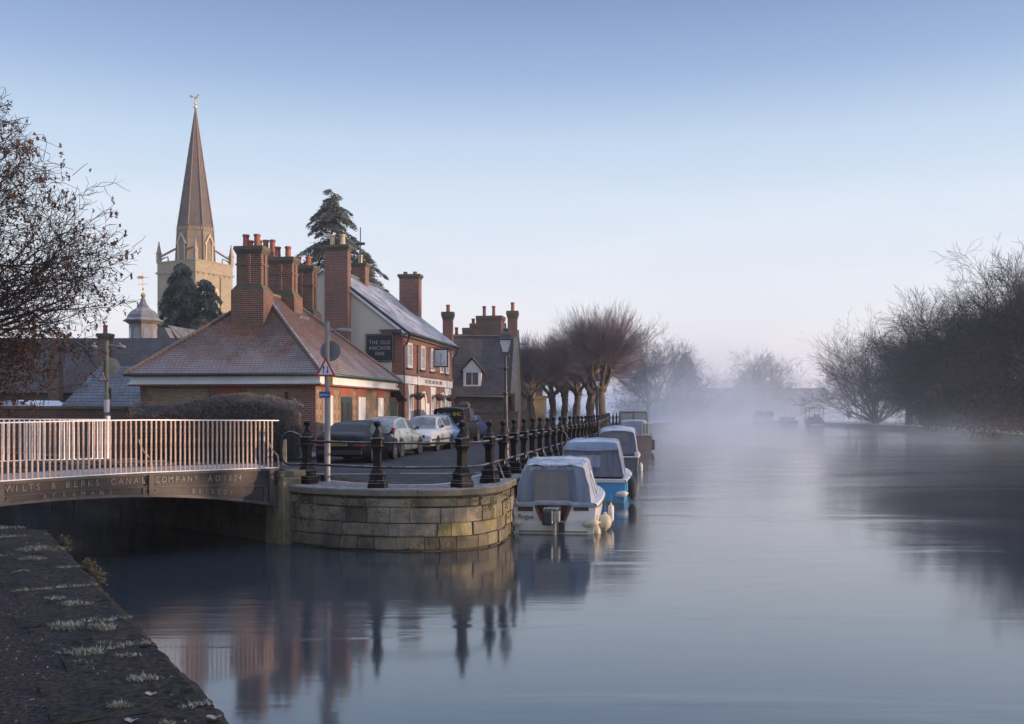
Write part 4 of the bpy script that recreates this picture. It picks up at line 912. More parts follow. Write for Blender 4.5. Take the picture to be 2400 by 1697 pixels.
# parapet gable with lead flashing on the right
s = MB(); s.prism([(-.45, -.1), (6.4, -.1), (6.4, 2.7), (3, 7.0), (-.45, 2.6)], .13, .36, 'x'); s.build('gable_wall', pbr('dark_gable', (.05, .055, .055), (.03, .035, .035), rough=.8), H)  # one near-black grey-green colour over the whole gable
s = MB(); s.prism([(-.50, 2.62), (3, 7.04), (6.45, 2.72), (6.45, 2.84), (3, 7.16), (-.50, 2.74)], .08, .42, 'x'); s.build('gable_coping', cope, H)
dm = MB(); dm.box(-3.15, -1.95, .25, 2.2, 3.15, 4.25); dm.prism([(-3.2, 4.25), (-1.9, 4.25), (-2.55, 4.98)], .22, .30, 'y'); dm_ = dm.build('dormer', white, roofH)
win(H, 'y-', -3.05, -2.05, 3.2, 4.2, .248, bars=(1, 0), fw=.09, name='dormer_window', gl=dglass)
s = MB(); s.grid([[(-3.35, .1, 4.12), (-2.55, .1, 5.08), (-1.75, .1, 4.12)], [(-3.35, 1.4, 4.12), (-2.55, 2.2, 5.08), (-1.75, 1.4, 4.12)]]); s.grid([[(-3.35, .1, 4.18), (-2.55, .1, 5.14), (-1.75, .1, 4.18)], [(-3.35, 1.4, 4.18), (-2.55, 2.2, 5.14), (-1.75, 1.4, 4.18)]]); s.build('dormer_roof', t_brown, roofH)
s = MB(); s.add([(-4.6, 1.0, 4.22), (-3.95, 1.0, 4.22), (-4.28, 1.45, 4.8), (-4.28, .92, 4.72)], [(0, 1, 3), (1, 2, 3), (2, 0, 3)]); s.box(-4.7, -3.85, .86, 1.0, 4.06, 4.16); s.build('roof_vent', lead, roofH)
stack(H, -.35, .30, 2.6, 3.3, 6.2, 8.45, m=b_chm, pots=((-.02, 2.95, potm, .62),), panels=False, cap=.5)
stack(H, -4.35, -3.72, -1.0, -.42, 0, 8.05, m=b_red, pots=((-4.03, -.7, potm, .5),), panels=False, cap=.5)
G = thing('garden_wall', 'low old brick garden wall with two frosty domed piers before the stone house', 'wall', (.4, 61.5, 0), ROT)
s = MB(); s.box(-4.2, 0, 0, .3, -.1, 1.45); s.build('wall', b_old, G)
s = MB(); s.box(-4.25, .05, -.05, .35, 1.45, 1.53); s.build('coping', cope, G)
for x in (-4.35, -3.35):
    s = MB(); s.box(x - .28, x + .28, -.6, -.04, -.1, 1.9); s.frus((x - .36, x + .36, -.68, .04), (x - .14, x + .14, -.46, -.18), 1.9, 2.14); s.build('pier', b_old, G)

# ------------------------------------------------------------------ terrace behind with the stepped chimney breast
D_ = thing('brick_terrace', 'tall red brick terrace with stepped chimney stack behind the stone house', 'building', (-5.4, 92.0, 0), ROT)
s = MB(); s.box(-8, 5, 0, 7, -.1, 5.5); s.build('wall', b_red, D_)
s = MB(); s.prism([(-.3, 5.4), (7.3, 5.4), (3.5, 8.2)], -8.2, 5.2, 'x'); s.build('roof', t_brown, D_)
s = MB()
for x0, x1, zt_ in ((1.9, 4.3, 10.4), (1.3, 1.899, 9.7), (.6, 1.299, 9.3), (-.3, .599, 8.7)):
    s.box(x0, x1, 1.0, 3.0, 5, zt_ - .3); s.box(x0 - .0, x1 + .08, .92, 3.08, zt_ - .299, zt_)
ch = s.build('chimney', b_chm, D_)
for x, z, h in ((2.6, 10.4, .95), (3.5, 10.4, .95), (1.55, 9.7, .5), (-.05, 8.7, .7)): pot(ch, x, 1.5, z - .01, h, potm, .17)
for x in (-1.3, -2.5):
    s = MB(); s.box(x, x + .9, .8, 1.6, 5.5, 8.3 + (.5 if x > -2 else 0)); c_ = s.build('chimney', b_chm, D_); pot(c_, x + .45, 1.2, 8.29 + (.5 if x > -2 else 0), .7, potm, .16)
# back stack with four pots, between the lodge's chimneys
K = thing('brick_house', 'red brick house back stack with four mixed pots behind the lodge roof', 'building', (-14.3, 56.5, 0), ROT)
s = MB(); s.box(-3.2, .8, 0, 6, -.1, 4.6); s.build('wall', b_red, K)
s = MB(); s.prism([(-.2, 4.5), (6.2, 4.5), (3, 7.0)], -3.3, .9, 'x'); s.build('roof', t_slate, K)
s = MB(); s.box(-.75, 1.05, -.65, .2, 0, 10.15); s.box(-.83, 1.13, -.73, .28, 10.151, 10.45); ch = s.build('chimney', b_chm, K)
for x, m_ in ((-.45, potm), (.05, potc), (.45, potm), (.85, potm)): pot(ch, x, -.25, 10.44, .75, m_, .17)
# white-gabled roof peeping left of the lodge
K2 = thing('slate_cottage', 'cottage with white bargeboard and slate roof behind the lodge hip', 'building', (-11.75, 47.0, -.42), ROT)
s = MB(); s.prism([(-4.6, -.1), (0.5, -.1), (0.5, 4.6), (-2.05, 6.35), (-4.6, 4.2)], 0, 6, 'y'); s.build('wall', white, K2)
s = MB()
for sg in (1, -1):
    s.add([(-2.05, -.2, 6.5), (-2.05, 6.2, 6.5), (-2.05 + 2.9 * sg, 6.2, 4.0), (-2.05 + 2.9 * sg, -.2, 4.0), (-2.05, -.2, 6.38), (-2.05, 6.2, 6.38), (-2.05 + 2.9 * sg, 6.2, 3.9), (-2.05 + 2.9 * sg, -.2, 3.9)], [(0, 1, 2, 3), (4, 5, 6, 7), (0, 3, 7, 4), (2, 3, 7, 6), (1, 2, 6, 5)])
s.build('roof', t_slate, K2)

# ------------------------------------------------------------------ sunlit stone house past the promenade trees
Y_ = thing('cream_stone_house', 'sunlit cream stone house with bay window past the road signs', 'building', (1.9, 99.0, 0), ROT)
s = MB(); s.prism([(-7, -.1), (0, -.1), (0, 5.2), (-1.6, 7.0), (-3.2, 5.2), (-7, 5.2)], 0, 9, 'y'); s.build('wall', ashlar, Y_)
s = MB(); s.prism([(-.1, 5.1), (9.1, 5.1), (4.5, 8)], -7, -.02, 'x'); s.build('roof', t_brown, Y_)
s = MB(); s.prism([(0, 2.2), (1.0, 2.7), (1.0, 4.3), (0, 4.8)], -.1, 2.85, 'z'); s.prism([(-.05, 2.1), (1.12, 2.62), (1.12, 4.38), (-.05, 4.9)], 2.851, 3.1, 'z'); bw_ = s.build('bay', ashlar, Y_)
s = MB(); s.box(1.0, 1.02, 2.9, 4.1, .9, 2.4); s.box(-1.9, -1.2, -.02, -.005, 1.2, 2.6); s.box(-1.9, -1.2, -.02, -.005, 3.6, 4.7); s.box(-.01, .02, 5.6, 6.6, 1.0, 2.5); s.build('window', glass, Y_)

# ------------------------------------------------------------------ church
ct = Vector((-47.7, 150.0)); rotc = -R(27.4); S_ = 7.9
ctr = ct + Vector((math.cos(rotc + R(135)), math.sin(rotc + R(135)))) * (S_ * math.sqrt(2) / 2)
Ch = thing('church', 'tall stone church tower and spire catching the low sun', 'church', (ctr.x, ctr.y, 0), rotc)
h_ = S_ / 2
s = MB(); s.box(-h_, h_, -h_, h_, -.1, 22.6); s.box(-h_ - .2, h_ + .2, -h_ - .2, h_ + .2, 22.6, 22.9); s.box(-h_ - .02, h_ + .02, -h_ - .02, h_ + .02, 22.9, 24.3); s.box(-h_ - .12, h_ + .12, -h_ - .12, h_ + .12, 24.3, 24.5)
for sx in (-1, 1):
    for k in range(7): s.box(sx * h_ - .13 + (.0), sx * h_ + .13, -h_ + .5 + k * 1.1, -h_ + .75 + k * 1.1, 22.3, 22.59)
s.tube([(h_ + .08, 1.3, 5), (h_ + .08, 1.3, 22.2)], .16, 6)
tw = s.build('tower', ashlar, Ch)
s = MB()
for face in (0, -90):
    s.M = Matrix.Rotation(R(face), 4, 'Z')
    for yy in (-.95, .35):
        pts = [(yy + .62 * math.cos(R(a)) * (1 if True else 1), 19.0 + 1.5 * math.sin(R(a)) ** .8 if a not in (0, 180) else 19.0) for a in range(0, 181, 20)]
        s.prism([(yy + .62, 15.5)] + pts + [(yy - .62, 15.5)], h_ + .0, h_ + .10, 'x')
s.M = None; s.build('belfry_surround', pbr('dressed_stone', (0.52, 0.42, 0.31), (0.42, 0.33, 0.24), rough=.8, ns=3), tw)
s = MB()
for face in (0, -90):
    s.M = Matrix.Rotation(R(face), 4, 'Z')
    for yy in (-.95, .35):
        for q in (-.2, .2):
            s.prism([(yy + q + .16, 15.6), (yy + q + .16, 18.6), (yy + q, 19.2), (yy + q - .16, 18.6), (yy + q - .16, 15.6)], h_ + .101, h_ + .13, 'x')
        s.prism([(yy + .18, 19.6), (yy, 19.95), (yy - .18, 19.6), (yy, 19.25)], h_ + .101, h_ + .13, 'x')
s.M = None; s.build('belfry_louvre', pbr('louvre', (0.10, 0.08, 0.07), rough=.9), tw)
s = MB(); a0 = R(22.5)
def octr(r_, z): return [(r_ * math.cos(a0 + k * math.pi / 4), r_ * math.sin(a0 + k * math.pi / 4), z) for k in range(8)]
rb_, rt_ = 3.15, 2.86
s.grid([octr(rb_, 24.3), octr(rt_, 29.9)], close=True); lower = s.build('spire_base', brick('spire_base_stone', (0.24, 0.19, 0.12), (0.19, 0.15, 0.10), (0.12, 0.1, 0.07), bw=.8, bh=.36, ms=.02, stain=(0.12, 0.09, 0.07), samt=.7), Ch)
s = MB(); s.grid([octr(rt_ + .10, 29.9), octr(rt_ + .10, 30.2), octr(rt_ * .96, 30.2)] + [octr(rt_ * .96 * (1 - k / 12) + .06 * k / 12, 30.2 + 18.6 * k / 12) for k in range(1, 13)], close=True); sp_ = s.build('spire', spirem, Ch)
s = MB()
for k in range(8):
    a = a0 + k * math.pi / 4; pts = [(rb_ * math.cos(a), rb_ * math.sin(a), 24.4), (rt_ * math.cos(a), rt_ * math.sin(a), 29.9), (.05 * math.cos(a), .05 * math.sin(a), 48.8)]; s.tube(pts, [.13, .12, .05], 6)
s.build('rib', pbr('rib_stone', (0.22, 0.14, 0.11), (0.16, 0.10, 0.085), rough=.8), sp_)
s = MB()
for k in range(8):
    a = a0 + (k + .5) * math.pi / 4; rr_ = rt_ * math.cos(R(22.5)); s.M = Matrix.Rotation(a, 4, 'Z')
    for q in (-.85, -.5, -.15, .2, .55, .9): s.box(rr_ - .05, rr_ + .16, q - .1, q + .1, 29.45, 29.898)
s.M = None; s.build('frieze', pbr('frieze_stone', (0.36, 0.28, 0.18), rough=.8), lower)
for k in (0, 2, 4, 6):
    s = MB(); a = a0 + (k + .5) * math.pi / 4 ; s.M = Matrix.Rotation(a + math.pi / 4, 4, 'Z'); r0 = 2.9
    s.box(r0 - .4, r0 + .05, -.75, -.55, 24.6, 27.6); s.box(r0 - .4, r0 + .05, .55, .75, 24.6, 27.6); s.prism([(-1.05, 27.2), (0, 28.9), (1.05, 27.2), (.8, 27.2), (0, 28.5), (-.8, 27.2)], r0 - .5, r0 + .15, 'x'); s.M = None; s.build('lucarne', pbr('dressed_stone', (0.5, 0.4, 0.3)), lower)
for sx in (-1, 1):
    for sy in (-1, 1):
        s = MB(); x, y = sx * (h_ - .15), sy * (h_ - .15); s.M = Matrix.Translation((x, y, 24.5))
        s.box(-.28, .28, -.28, .28, 0, 1.3); s.box(-.36, .36, -.36, .36, 1.3, 1.42); s.frus((-.26, .26, -.26, .26), (-.05, .05, -.05, .05), 1.42, 3.0); s.ball((0, 0, 3.05), .12, 8); s.M = None
        q = Vector((-sx, -sy, 0)).normalized(); A_ = Vector((x, y, 25.2)); B_ = A_ + q * 2.45 + Vector((0, 0, 1.5))
        s.tube([tuple(A_), tuple(B_)], .17, 4); s.tube([tuple(A_ + Vector((0, 0, -.7))), tuple(A_ + q * .6 + Vector((0, 0, -.1))), tuple(A_ + q * 1.3 + Vector((0, 0, .2))), tuple(A_ + q * 1.4 + Vector((0, 0, -.8)))], .12, 4); s.build('pinnacle', pbr('pinnacle_stone', (0.34, 0.26, 0.20), (0.26, 0.2, 0.16), rough=.85), Ch)
s = MB(); s.tube([(0, 0, 48.6), (0, 0, 50.2)], .06, 6); s.ball((0, 0, 49.5), .2, 10); s.lathe([(.1, 48.7), (.32, 48.8), (.32, 49.0), (.1, 49.1)], 10)
s.M = Matrix.Rotation(R(27), 4, 'Z'); s.prism([(-.75, 50.9), (-.95, 50.6), (-.6, 50.35), (-.35, 50.55), (-.1, 50.2), (.15, 50.2), (.35, 50.5), (.45, 50.75), (.6, 50.7), (.45, 50.95), (.3, 50.9), (.2, 50.6), (-.2, 50.5), (-.5, 50.7)], -.03, .03, 'y'); s.build('weathercock', gold, Ch)
s = MB(); s.box(-26, -h_ - .01, -4.5, 4.5, -.1, 8); s.prism([(-4.8, 8), (4.8, 8), (0, 12)], -26, -h_ - .02, 'x'); s.build('nave', ashlar, Ch)
# ------------------------------------------------------------------ almshouse with lantern cupola
Q = thing('almshouse', 'grey stone gabled almshouse with domed lantern cupola and gilt vane', 'building', (-27.05, 73.0, -.42), ROT)
s = MB(); s.prism([(-12, -.1), (3.0, -.1), (3.0, 3.6), (-12, 3.6)], 1, 8, 'y'); s.prism([(-3.6, -.1), (1.0, -.1), (1.0, 7.0), (.3, 8.3), (-.2, 8.3), (-3.6, 4.4)], 2.6, 3.4, 'y'); s.build('wall', pbr('grey_rubble', (0.20, 0.19, 0.18), (0.15, 0.145, 0.14), rough=.9, ns=3, bump=.5), Q)
s = MB(); s.prism([(.6, 3.5), (8.4, 3.5), (4.5, 6.4)], -12, -3.0, 'x'); s.prism([(-3.8, 4.3), (.1, 8.55), (1.3, 7.1), (1.3, 6.9), (.1, 8.35), (-3.8, 4.1)], 3.401, 9, 'y'); s.build('roof', pbr('dark_roof_left', (0.05, 0.055, 0.06), (0.07, 0.07, 0.075), rough=.9, ns=2, frost=.4, frost_s=1.5), Q)
s = MB(); s.box(-.95, .95, -.95, .95, 3.6, 6.35); s.build('cupola_base', pbr('rendered_base', (0.24, 0.23, 0.24), (0.19, 0.185, 0.19), rough=.9), Q)
s = MB(); vio = pbr('lantern_paint', (0.22, 0.185, 0.185), (0.18, 0.15, 0.16), rough=.7)
O8 = lambda r_, z: [(r_ * math.cos(R(22.5 + 45 * k)), r_ * math.sin(R(22.5 + 45 * k)), z) for k in range(8)]
s.grid([O8(1.12, 6.3), O8(1.12, 6.5), O8(.98, 6.5), O8(.98, 8.3), O8(1.2, 8.45), O8(1.2, 8.5)], close=True); lan = s.build('lantern', vio, Q)
s = MB()
for k in range(8):
    s.M = Matrix.Rotation(R(45 * k), 4, 'Z'); r0 = .98 * math.cos(R(22.5)); s.prism([(-.24, 6.6), (.24, 6.6), (.24, 7.7), (.17, 7.95), (0, 8.08), (-.17, 7.95), (-.24, 7.7)], r0 + .004, r0 + .02, 'x')
s.M = None; s.build('lantern_window', pbr('lantern_glass', (0.26, 0.28, 0.33), (0.20, 0.22, 0.27), rough=.25, ns=8), lan)
s = MB(); s.grid([O8(1.38, 8.5), O8(1.40, 8.58), O8(1.15, 8.74), O8(1.06, 9.0), O8(.86, 9.25), O8(.48, 9.5), O8(.26, 9.85), O8(.12, 10.25), O8(.05, 10.35)], close=True); s.build('dome', lead, Q)
s = MB(); s.ball((0, 0, 10.45), .18, 12); s.tube([(0, 0, 10.5), (0, 0, 12.1)], .03, 5); s.box(-.4, .4, -.015, .015, 11.25, 11.28); s.ball((0, 0, 10.9), .08, 8); s.prism([(-.50, 11.75), (-.35, 11.66), (0, 11.66), (.05, 11.74), (.42, 11.74), (.42, 11.77), (.05, 11.77), (0, 11.87), (-.35, 11.87)], -.02, .02, 'y'); s.build('weather_vane', gold, Q)
K3 = thing('tiled_roof_house', 'steep orange tiled roof peeping between cupola and church tower', 'building', (-31.5, 98.0, 0), ROT)
s = MB(); s.box(-3, 5, 0, 6, -.1, 8.4); s.build('wall', pbr('grey_rubble', (0.2, 0.19, 0.18)), K3)
s = MB(); s.prism([(-2.2, 8.0), (2.4, 11.4), (6.5, 8.0)], -.8, 4.2, 'x'); s.build('roof', pbr('orange_tiles', (0.36, 0.15, 0.09), (0.28, 0.12, 0.08), rough=.85, ns=5, bump=.5), K3)
# left hand dark roofs
K4 = thing('barn_house', 'long brown tiled house with brick chimneys behind the left boundary wall', 'building', (-17.0, 58.0, 0), 0)
s = MB(); s.box(-16, -.2, 0, 7, -.1, 2.7); s.build('wall', b_old, K4)
s = MB(); noise_grid_roof(s, (-16, -.3, 2.6), (0, -.3, 2.6), (0, 3.5, 6.05), (-16, 3.5, 6.05), 30, 10, .12, 8.0); s.quad((-16, 7.3, 2.6), (0, 7.3, 2.6), (0, 3.5, 6.05), (-16, 3.5, 6.05)); s.add([(0, -.3, 2.6), (0, 3.5, 6.05), (0, 7.3, 2.6)], [(0, 1, 2)]); rk = s.build('roof', t_brown, K4)
stack(K4, -6.75, -6.15, -.9, -.3, 2, 6.0, m=b_chm, panels=False, pots=((-6.45, -.6, potm, .5),), cap=.3)
stack(K4, -9.6, -9.0, -.9, -.3, 2, 5.3, m=b_chm, panels=False, pots=((-9.3, -.6, potm, .4),), cap=.3)
K5 = thing('slate_outbuilding', 'low dark slate roofed outbuilding left of the lodge behind the sign post', 'building', (-15.2, 42.5, 0), ROT)
s = MB(); s.box(-4.3, 2.3, 0, 6, -.1, 1.7); s.build('wall', b_old, K5)
s = MB(); noise_grid_roof(s, (-4.4, -.3, 1.62), (2.4, -.3, 1.62), (2.4, 3, 3.65), (-4.4, 3, 3.65), 20, 8, .08, 4.0); s.quad((-4.4, 6.3, 1.6), (2.4, 6.3, 1.6), (2.4, 3, 3.65), (-4.4, 3, 3.65)); s.add([(-4.4, -.3, 1.62), (-4.4, 3, 3.65), (-4.4, 6.3, 1.6)], [(0, 1, 2)]); s.build('roof', t_dslate, K5)
stack(K5, .05, .75, 3.4, 4.1, 2.4, 4.75, m=b_chm, panels=False, pots=((.4, 3.75, potm, .45),), cap=.35)
s = thing('chimneyed_cottage', 'cottage of which one slim red chimney shows before the dark yew', 'building', (-17.7, 56.0, 0), ROT)
m_ = MB(); m_.box(-1.2, 1.6, 0, 3, -.1, 4.4); m_.build('wall', b_red, s); stack(s, -.3, .32, .5, 1.1, 4.0, 5.9, m=b_red, panels=False, pots=((.0, .8, potm, .75),), cap=.45)
LW = thing('boundary_wall', 'long dark brick boundary wall with frosty coping left of the hedge', 'wall', (-11.2, 33.6, 0), 0)
s = MB(); s.box(-22, 0, 0, .3, -.1, 1.62); s.build('wall', b_old, LW); s = MB(); s.box(-22, .05, -.05, .35, 1.62, 1.72); s.build('coping', cope, LW)
tent = MB(); tent.prism([(-6.0, 1.9), (-5.6, 2.55), (-1.4, 2.55), (0.2, 1.9), (0.2, 1.2), (-6, 1.2)], 0, 4, 'y'); tag(tent.build('shed_roof', pbr('pale_sheet', (0.55, 0.56, 0.62), (0.48, 0.5, 0.56), rough=.5), loc=(-20.0, 43.0, -.52)), 'pale flat topped shed roof showing over the left boundary wall', 'shed')
# ------------------------------------------------------------------ cars
def paint(name, c, rough=0.28, fr=.5):
    m = pbr(name, c, tuple(x * .85 for x in c), rough=rough, ns=1.5, frost=fr, frost_s=2.5, spec=.6, fc=(.55, .57, .63))
    b_ = m.node_tree.nodes['Principled BSDF']; b_.inputs['Coat Weight'].default_value = (.4 if sum(c) > .1 else .0); b_.inputs['Roughness'].default_value = rough if sum(c) > .1 else .5; b_.inputs['Specular IOR Level'].default_value = .5 if sum(c) > .1 else .12
    return m
tyre = pbr('tyre', (0.010, 0.010, 0.011), rough=.85, spec=.2); rimm = pbr('alloy', (0.32, 0.33, 0.35), rough=.35, metal=.7)
carglass = pbr('car_glass', (0.030, 0.045, 0.052), (0.07, 0.09, 0.10), rough=.18, spec=.5, ns=1.5, frost=.4, frost_s=1.5, fc=(.40, .48, .52))
darkglass = pbr('dark_car_glass', (0.012, 0.016, 0.022), (0.015, 0.018, 0.022), rough=.22, spec=.15)
redl = pbr('tail_lamp_red', (0.24, 0.02, 0.022), (0.16, 0.01, 0.015), rough=.2); clear = pbr('lamp_clear', (0.55, 0.57, 0.6), (0.35, 0.37, 0.4), rough=.1, metal=.3)
trimb = pbr('black_trim', (0.02, 0.02, 0.022), rough=.7); platey = pbr('plate_yellow', (0.30, 0.20, 0.05), rough=.5); platew = pbr('plate_white', (0.5, 0.5, 0.5), rough=.5)
def lerp(a, b, t): return a + (b - a) * t
def interp(tab, y):
    for (a, va), (b, vb) in zip(tab[:-1], tab[1:]):
        if y <= b:
            t = max(0, (y - a) / (b - a)); t = t * t * (3 - 2 * t) * .6 + t * .4; return lerp(va, vb, t)
    return tab[-1][1]
def car(label, cat, pos, rz, col, L, W, H, belt, top, roof, wheels, wr=.31, gl=carglass, back='y', plate=None, van=False, extra=None, tail='mid', name='parked_car', sink=0.0):
    """local y runs from tail (-L/2) to nose (+L/2). top: [(y, z)] of the lower body; roof: [(y, z)] of the greenhouse from rear glass foot to windscreen foot."""
    o = thing(name, label, cat, (pos[0], pos[1], -.09), rz, 'cars parked along the kerb')
    hw = W / 2
    def hwf(y):
        e = abs(y) / (L / 2); return hw * (1 - .22 * max(0, (e - .72) / .28) ** 2.2)
    s = MB(); rows = []; n = 34
    for i in range(n + 1):
        y = -L / 2 + L * (0.5 - 0.5 * math.cos(math.pi * i / n)) if not van else -L / 2 + L * i / n
        zt = interp(top, y); h = hwf(y); e = abs(y) / (L / 2); zl = .20 + .10 * max(0, (e - .85) / .15); cr = .03
        zt2 = zt - (.10 if e > .995 else 0)
        half = [(0, zt2 + cr), (h * .55, zt2 + cr * .8), (h * .84, zt2), (h * .95, zt2 - .05), (h * 1.0, lerp(zl, zt2, .62)), (h * .995, lerp(zl, zt2, .35)), (h * .97, zl + .06), (h * .88, zl), (0, zl)]
        rows.append([(x, y, z) for x, z in half] + [(-x, y, z) for x, z in reversed(half[1:-1])])
    s.grid(rows, close=True); s.add(rows[0], [tuple(range(len(rows[0])))]); s.add(rows[-1], [tuple(range(len(rows[-1])))])
    body = s.build('body', col, o, smooth=True)
    # greenhouse
    ys = [roof[0][0]]; 
    for (a, _), (b, _) in zip(roof[:-1], roof[1:]):
        m_ = 4
        for k in range(1, m_ + 1): ys.append(lerp(a, b, k / m_))
    P = MB(); GS = MB(); GR = MB(); GF = MB(); rows = []; zmax = max(z for _, z in roof)
    for y in ys:
        z = interp(roof, y); zb = interp(top, y) + .0; f = max(0.0, (z - zb) / (zmax - belt)); f = min(1, f); wt = lerp(hw * .88, hw * .68 if not van else hw * .84, f); wb = hw * .90
        if not van: wb *= (1 - .10 * max(0, (abs(y) / (L / 2) - .4)))
        half = [(0, z + .02), (wt * .55, z + .012), (wt * .90, z - .02), (wt, z - .05 * min(1, f * 2) - .012), (lerp(wb, wt, .12), max(zb, lerp(zb, z, .12) - .02)), (wb, zb - .03)]
        rows.append([(x, y, q) for x, q in half])
    nr = len(rows); seg1 = 4; segl = nr - 1 - 4
    for sgn in (1, -1):
        R_ = [[(x * sgn, y, z) for x, y, z in r_] for r_ in rows]
        for i in range(nr - 1):
            for k in range(5):
                q = (R_[i][k], R_[i][k + 1], R_[i + 1][k + 1], R_[i + 1][k])
                tgt = P
                if k in (0, 1) and i < 4 and i >= 0 and not (van and 'solid' in (extra or ())): tgt = GR
                elif k in (0, 1) and i >= nr - 5: tgt = GF
                elif k == 3 and 2 <= i < nr - 3 and not (van and i < nr - 8): tgt = GS
                # pillars
                if tgt is GS and i in ((nr // 2),): tgt = P
                tgt.quad(*q)
    P.build('roof', col, o, smooth=True)
    if GR.v: GR.build('rear_window', gl, o, smooth=True)
    GF.build('windscreen', gl, o, smooth=True); GS.build('side_window', gl, o, smooth=False)
    for yw in wheels:
        for sx in (1, -1):
            x0 = sx * (hw - .225); s = MB(); s.lathe([(wr * .62, -.10), (wr * .93, -.10), (wr, -.07), (wr, .07), (wr * .93, .10), (wr * .62, .10)], 20, (x0 + sx * .115, yw, wr), 'x'); wl = s.build('wheel', tyre, o, smooth=False)
            s = MB(); s.lathe([(wr * .64, 0), (wr * .64, sx * .075), (wr * .60, sx * .085), (wr * .55, sx * .05), (wr * .12, sx * .06), (wr * .10, sx * .09)], 20, (x0 + sx * .145, yw, wr), 'x')
            for k in range(5):
                s.M = Matrix.Translation((x0 + sx * .145, yw, wr)) @ Matrix.Rotation(2 * math.pi * k / 5, 4, 'X'); s.box(min(sx * .06, sx * .085), max(sx * .06, sx * .085), -.028, .028, .02, wr * .60)
            s.M = None; s.build('rim', rimm, wl)
            s = MB(); s.lathe([(wr + .055, 0), (wr + .055, sx * .012)], 24, (sx * hwf(yw) * .992, yw, wr + .012), 'x'); s.build('wheel_arch', trimb, o)
    for sx in (1, -1):
        if extra and 'front' in extra: pass
        ty = -L / 2; tz = interp(top, ty + .05)
        s = MB()
        if tail == 'high': s.box(min(sx * hw * .74, sx * hw * .86), max(sx * hw * .74, sx * hw * .86), roof[0][0] - .02, roof[0][0] + .22, tz - .14, tz + .24)
        elif tail == 'van': s.box(min(sx * hw * .86, sx * hw * .99), max(sx * hw * .86, sx * hw * .99), ty - .02, ty + .08, .85, 1.45)
        elif tail == 'round': s.ball((sx * hw * .74, ty + .16, tz - .10), .17, 12, (1, .9, 1.0))
        else: s.box(min(sx * hw * .50, sx * hw * .86), max(sx * hw * .50, sx * hw * .86), ty - .006, ty + .3, tz - .20, tz - .13)
        s.build('tail_lamp', redl, o, bevel=.02)
        s = MB(); s.ball((sx * hw * .70, L / 2 - .17, interp(top, L / 2 - .2) - .13), .16, 12, (1.1, .9, .7)); s.build('headlamp', clear, o, smooth=True)
        s = MB(); ym = roof[-1][0] - .42; s.ball((sx * (hw + .02), ym, belt + .06), .085, 10, (.9, .6, .7)); s.tube([(sx * hw * .88, ym, belt), (sx * (hw + .02), ym, belt + .05)], .025, 5); s.build('wing_mirror', trimb if extra and 'dm' in extra else col, o, smooth=True)
        s = MB()
        for yy in ((roof[0][0] + roof[-1][0]) / 2 + .15,) if not van else (.3,):
            s.box(min(sx * hw * .985, sx * (hw + .004)), max(sx * hw * .985, sx * (hw + .004)), yy - .32, yy - .18, belt - .12, belt - .09)
        s.build('door_handle', col, o)
    if plate:
        s = MB(); yy, zz = plate[1], plate[2]; s.box(-.26, .26, min(yy, yy * 1.004), max(yy, yy * 1.004) + .006, zz - .055, zz + .055); pl_ = s.build('number_plate', platey if plate[0] == 'y' else platew, o)
    s = MB(); s.box(-hw * .80, hw * .80, -L / 2 - .012, -L / 2 + .1, .26, .42); s.box(-hw * .80, hw * .80, L / 2 - .1, L / 2 + .012, .26, .42); s.build('bumper', trimb, o, bevel=.03)
    return o
SD = Vector((.158, .987))
def carpos(x, y, L, W, rearov=.75):    # river-side rear wheel foot -> centre of the car, tail towards us
    f = SD * (L / 2 - rearov); l = Vector((-.987, .158)) * (W / 2); return Vector((x, y)) + f + l
hot = lambda L, tz, hz, nz: [(-L / 2, tz - .22), (-L / 2 + .12, tz), (-L / 2 + .5, tz + .04), (0, tz + .03), (L / 2 - 1.2, hz + .02), (L / 2 - .5, hz - .06), (L / 2 - .08, nz), (L / 2, nz - .18)]
c = carpos(-4.38, 31.6, 4.05, 1.78); rzc = ROT
blackp = paint('black_car_paint', (0.006, 0.007, 0.010), fr=.06)
o = car('black coupe with curved roof parked nearest the railing corner', 'car', c, ROT, blackp, 4.05, 1.80, 1.33, .86,
    hot(4.05, .86, .80, .62), [(-1.62, .88), (-.75, 1.27), (.1, 1.32), (.55, 1.25), (1.05, .86)], (-1.27, 1.2), .31, darkglass, plate=('y', -2.04, .60))
s = MB(); vs, fs = text_mb('LK57 FWG', .085, .002); s.M = Matrix.Translation((0, -2.052, .60)) @ Matrix.Rotation(R(90), 4, 'X'); s.add(vs, fs); s.M = None; s.build('plate_lettering', trimb, o, norm=False)
c = carpos(-3.92, 35.5, 4.2, 1.72, .72)
o = car('pale frosted green hatchback with tall red tail lamps parked second', 'car', c, ROT, paint('pale_green_paint', (0.22, 0.27, 0.27), fr=.6), 4.2, 1.72, 1.43, .95,
    hot(4.2, .95, .86, .68), [(-1.98, .96), (-1.35, 1.34), (-.3, 1.43), (.45, 1.36), (1.15, .92)], (-1.38, 1.22), .31, plate=('y', -2.10, .52), tail='high', extra=('dm',))
c = carpos(-3.0, 41.1, 4.0, 1.66, .7)
o = car('white frosted hatchback facing the bridge, parked third in the row', 'car', c + SD * -.25, ROT + math.pi, paint('white_car_paint', (0.50, 0.50, 0.50), fr=.6), 4.0, 1.66, 1.42, .94,
    hot(4.0, .94, .90, .66), [(-1.85, .95), (-1.4, 1.34), (-.3, 1.42), (.35, 1.36), (1.0, .93)], (-1.3, 1.25), .29, plate=('w', 2.0, .42), extra=('dm',))
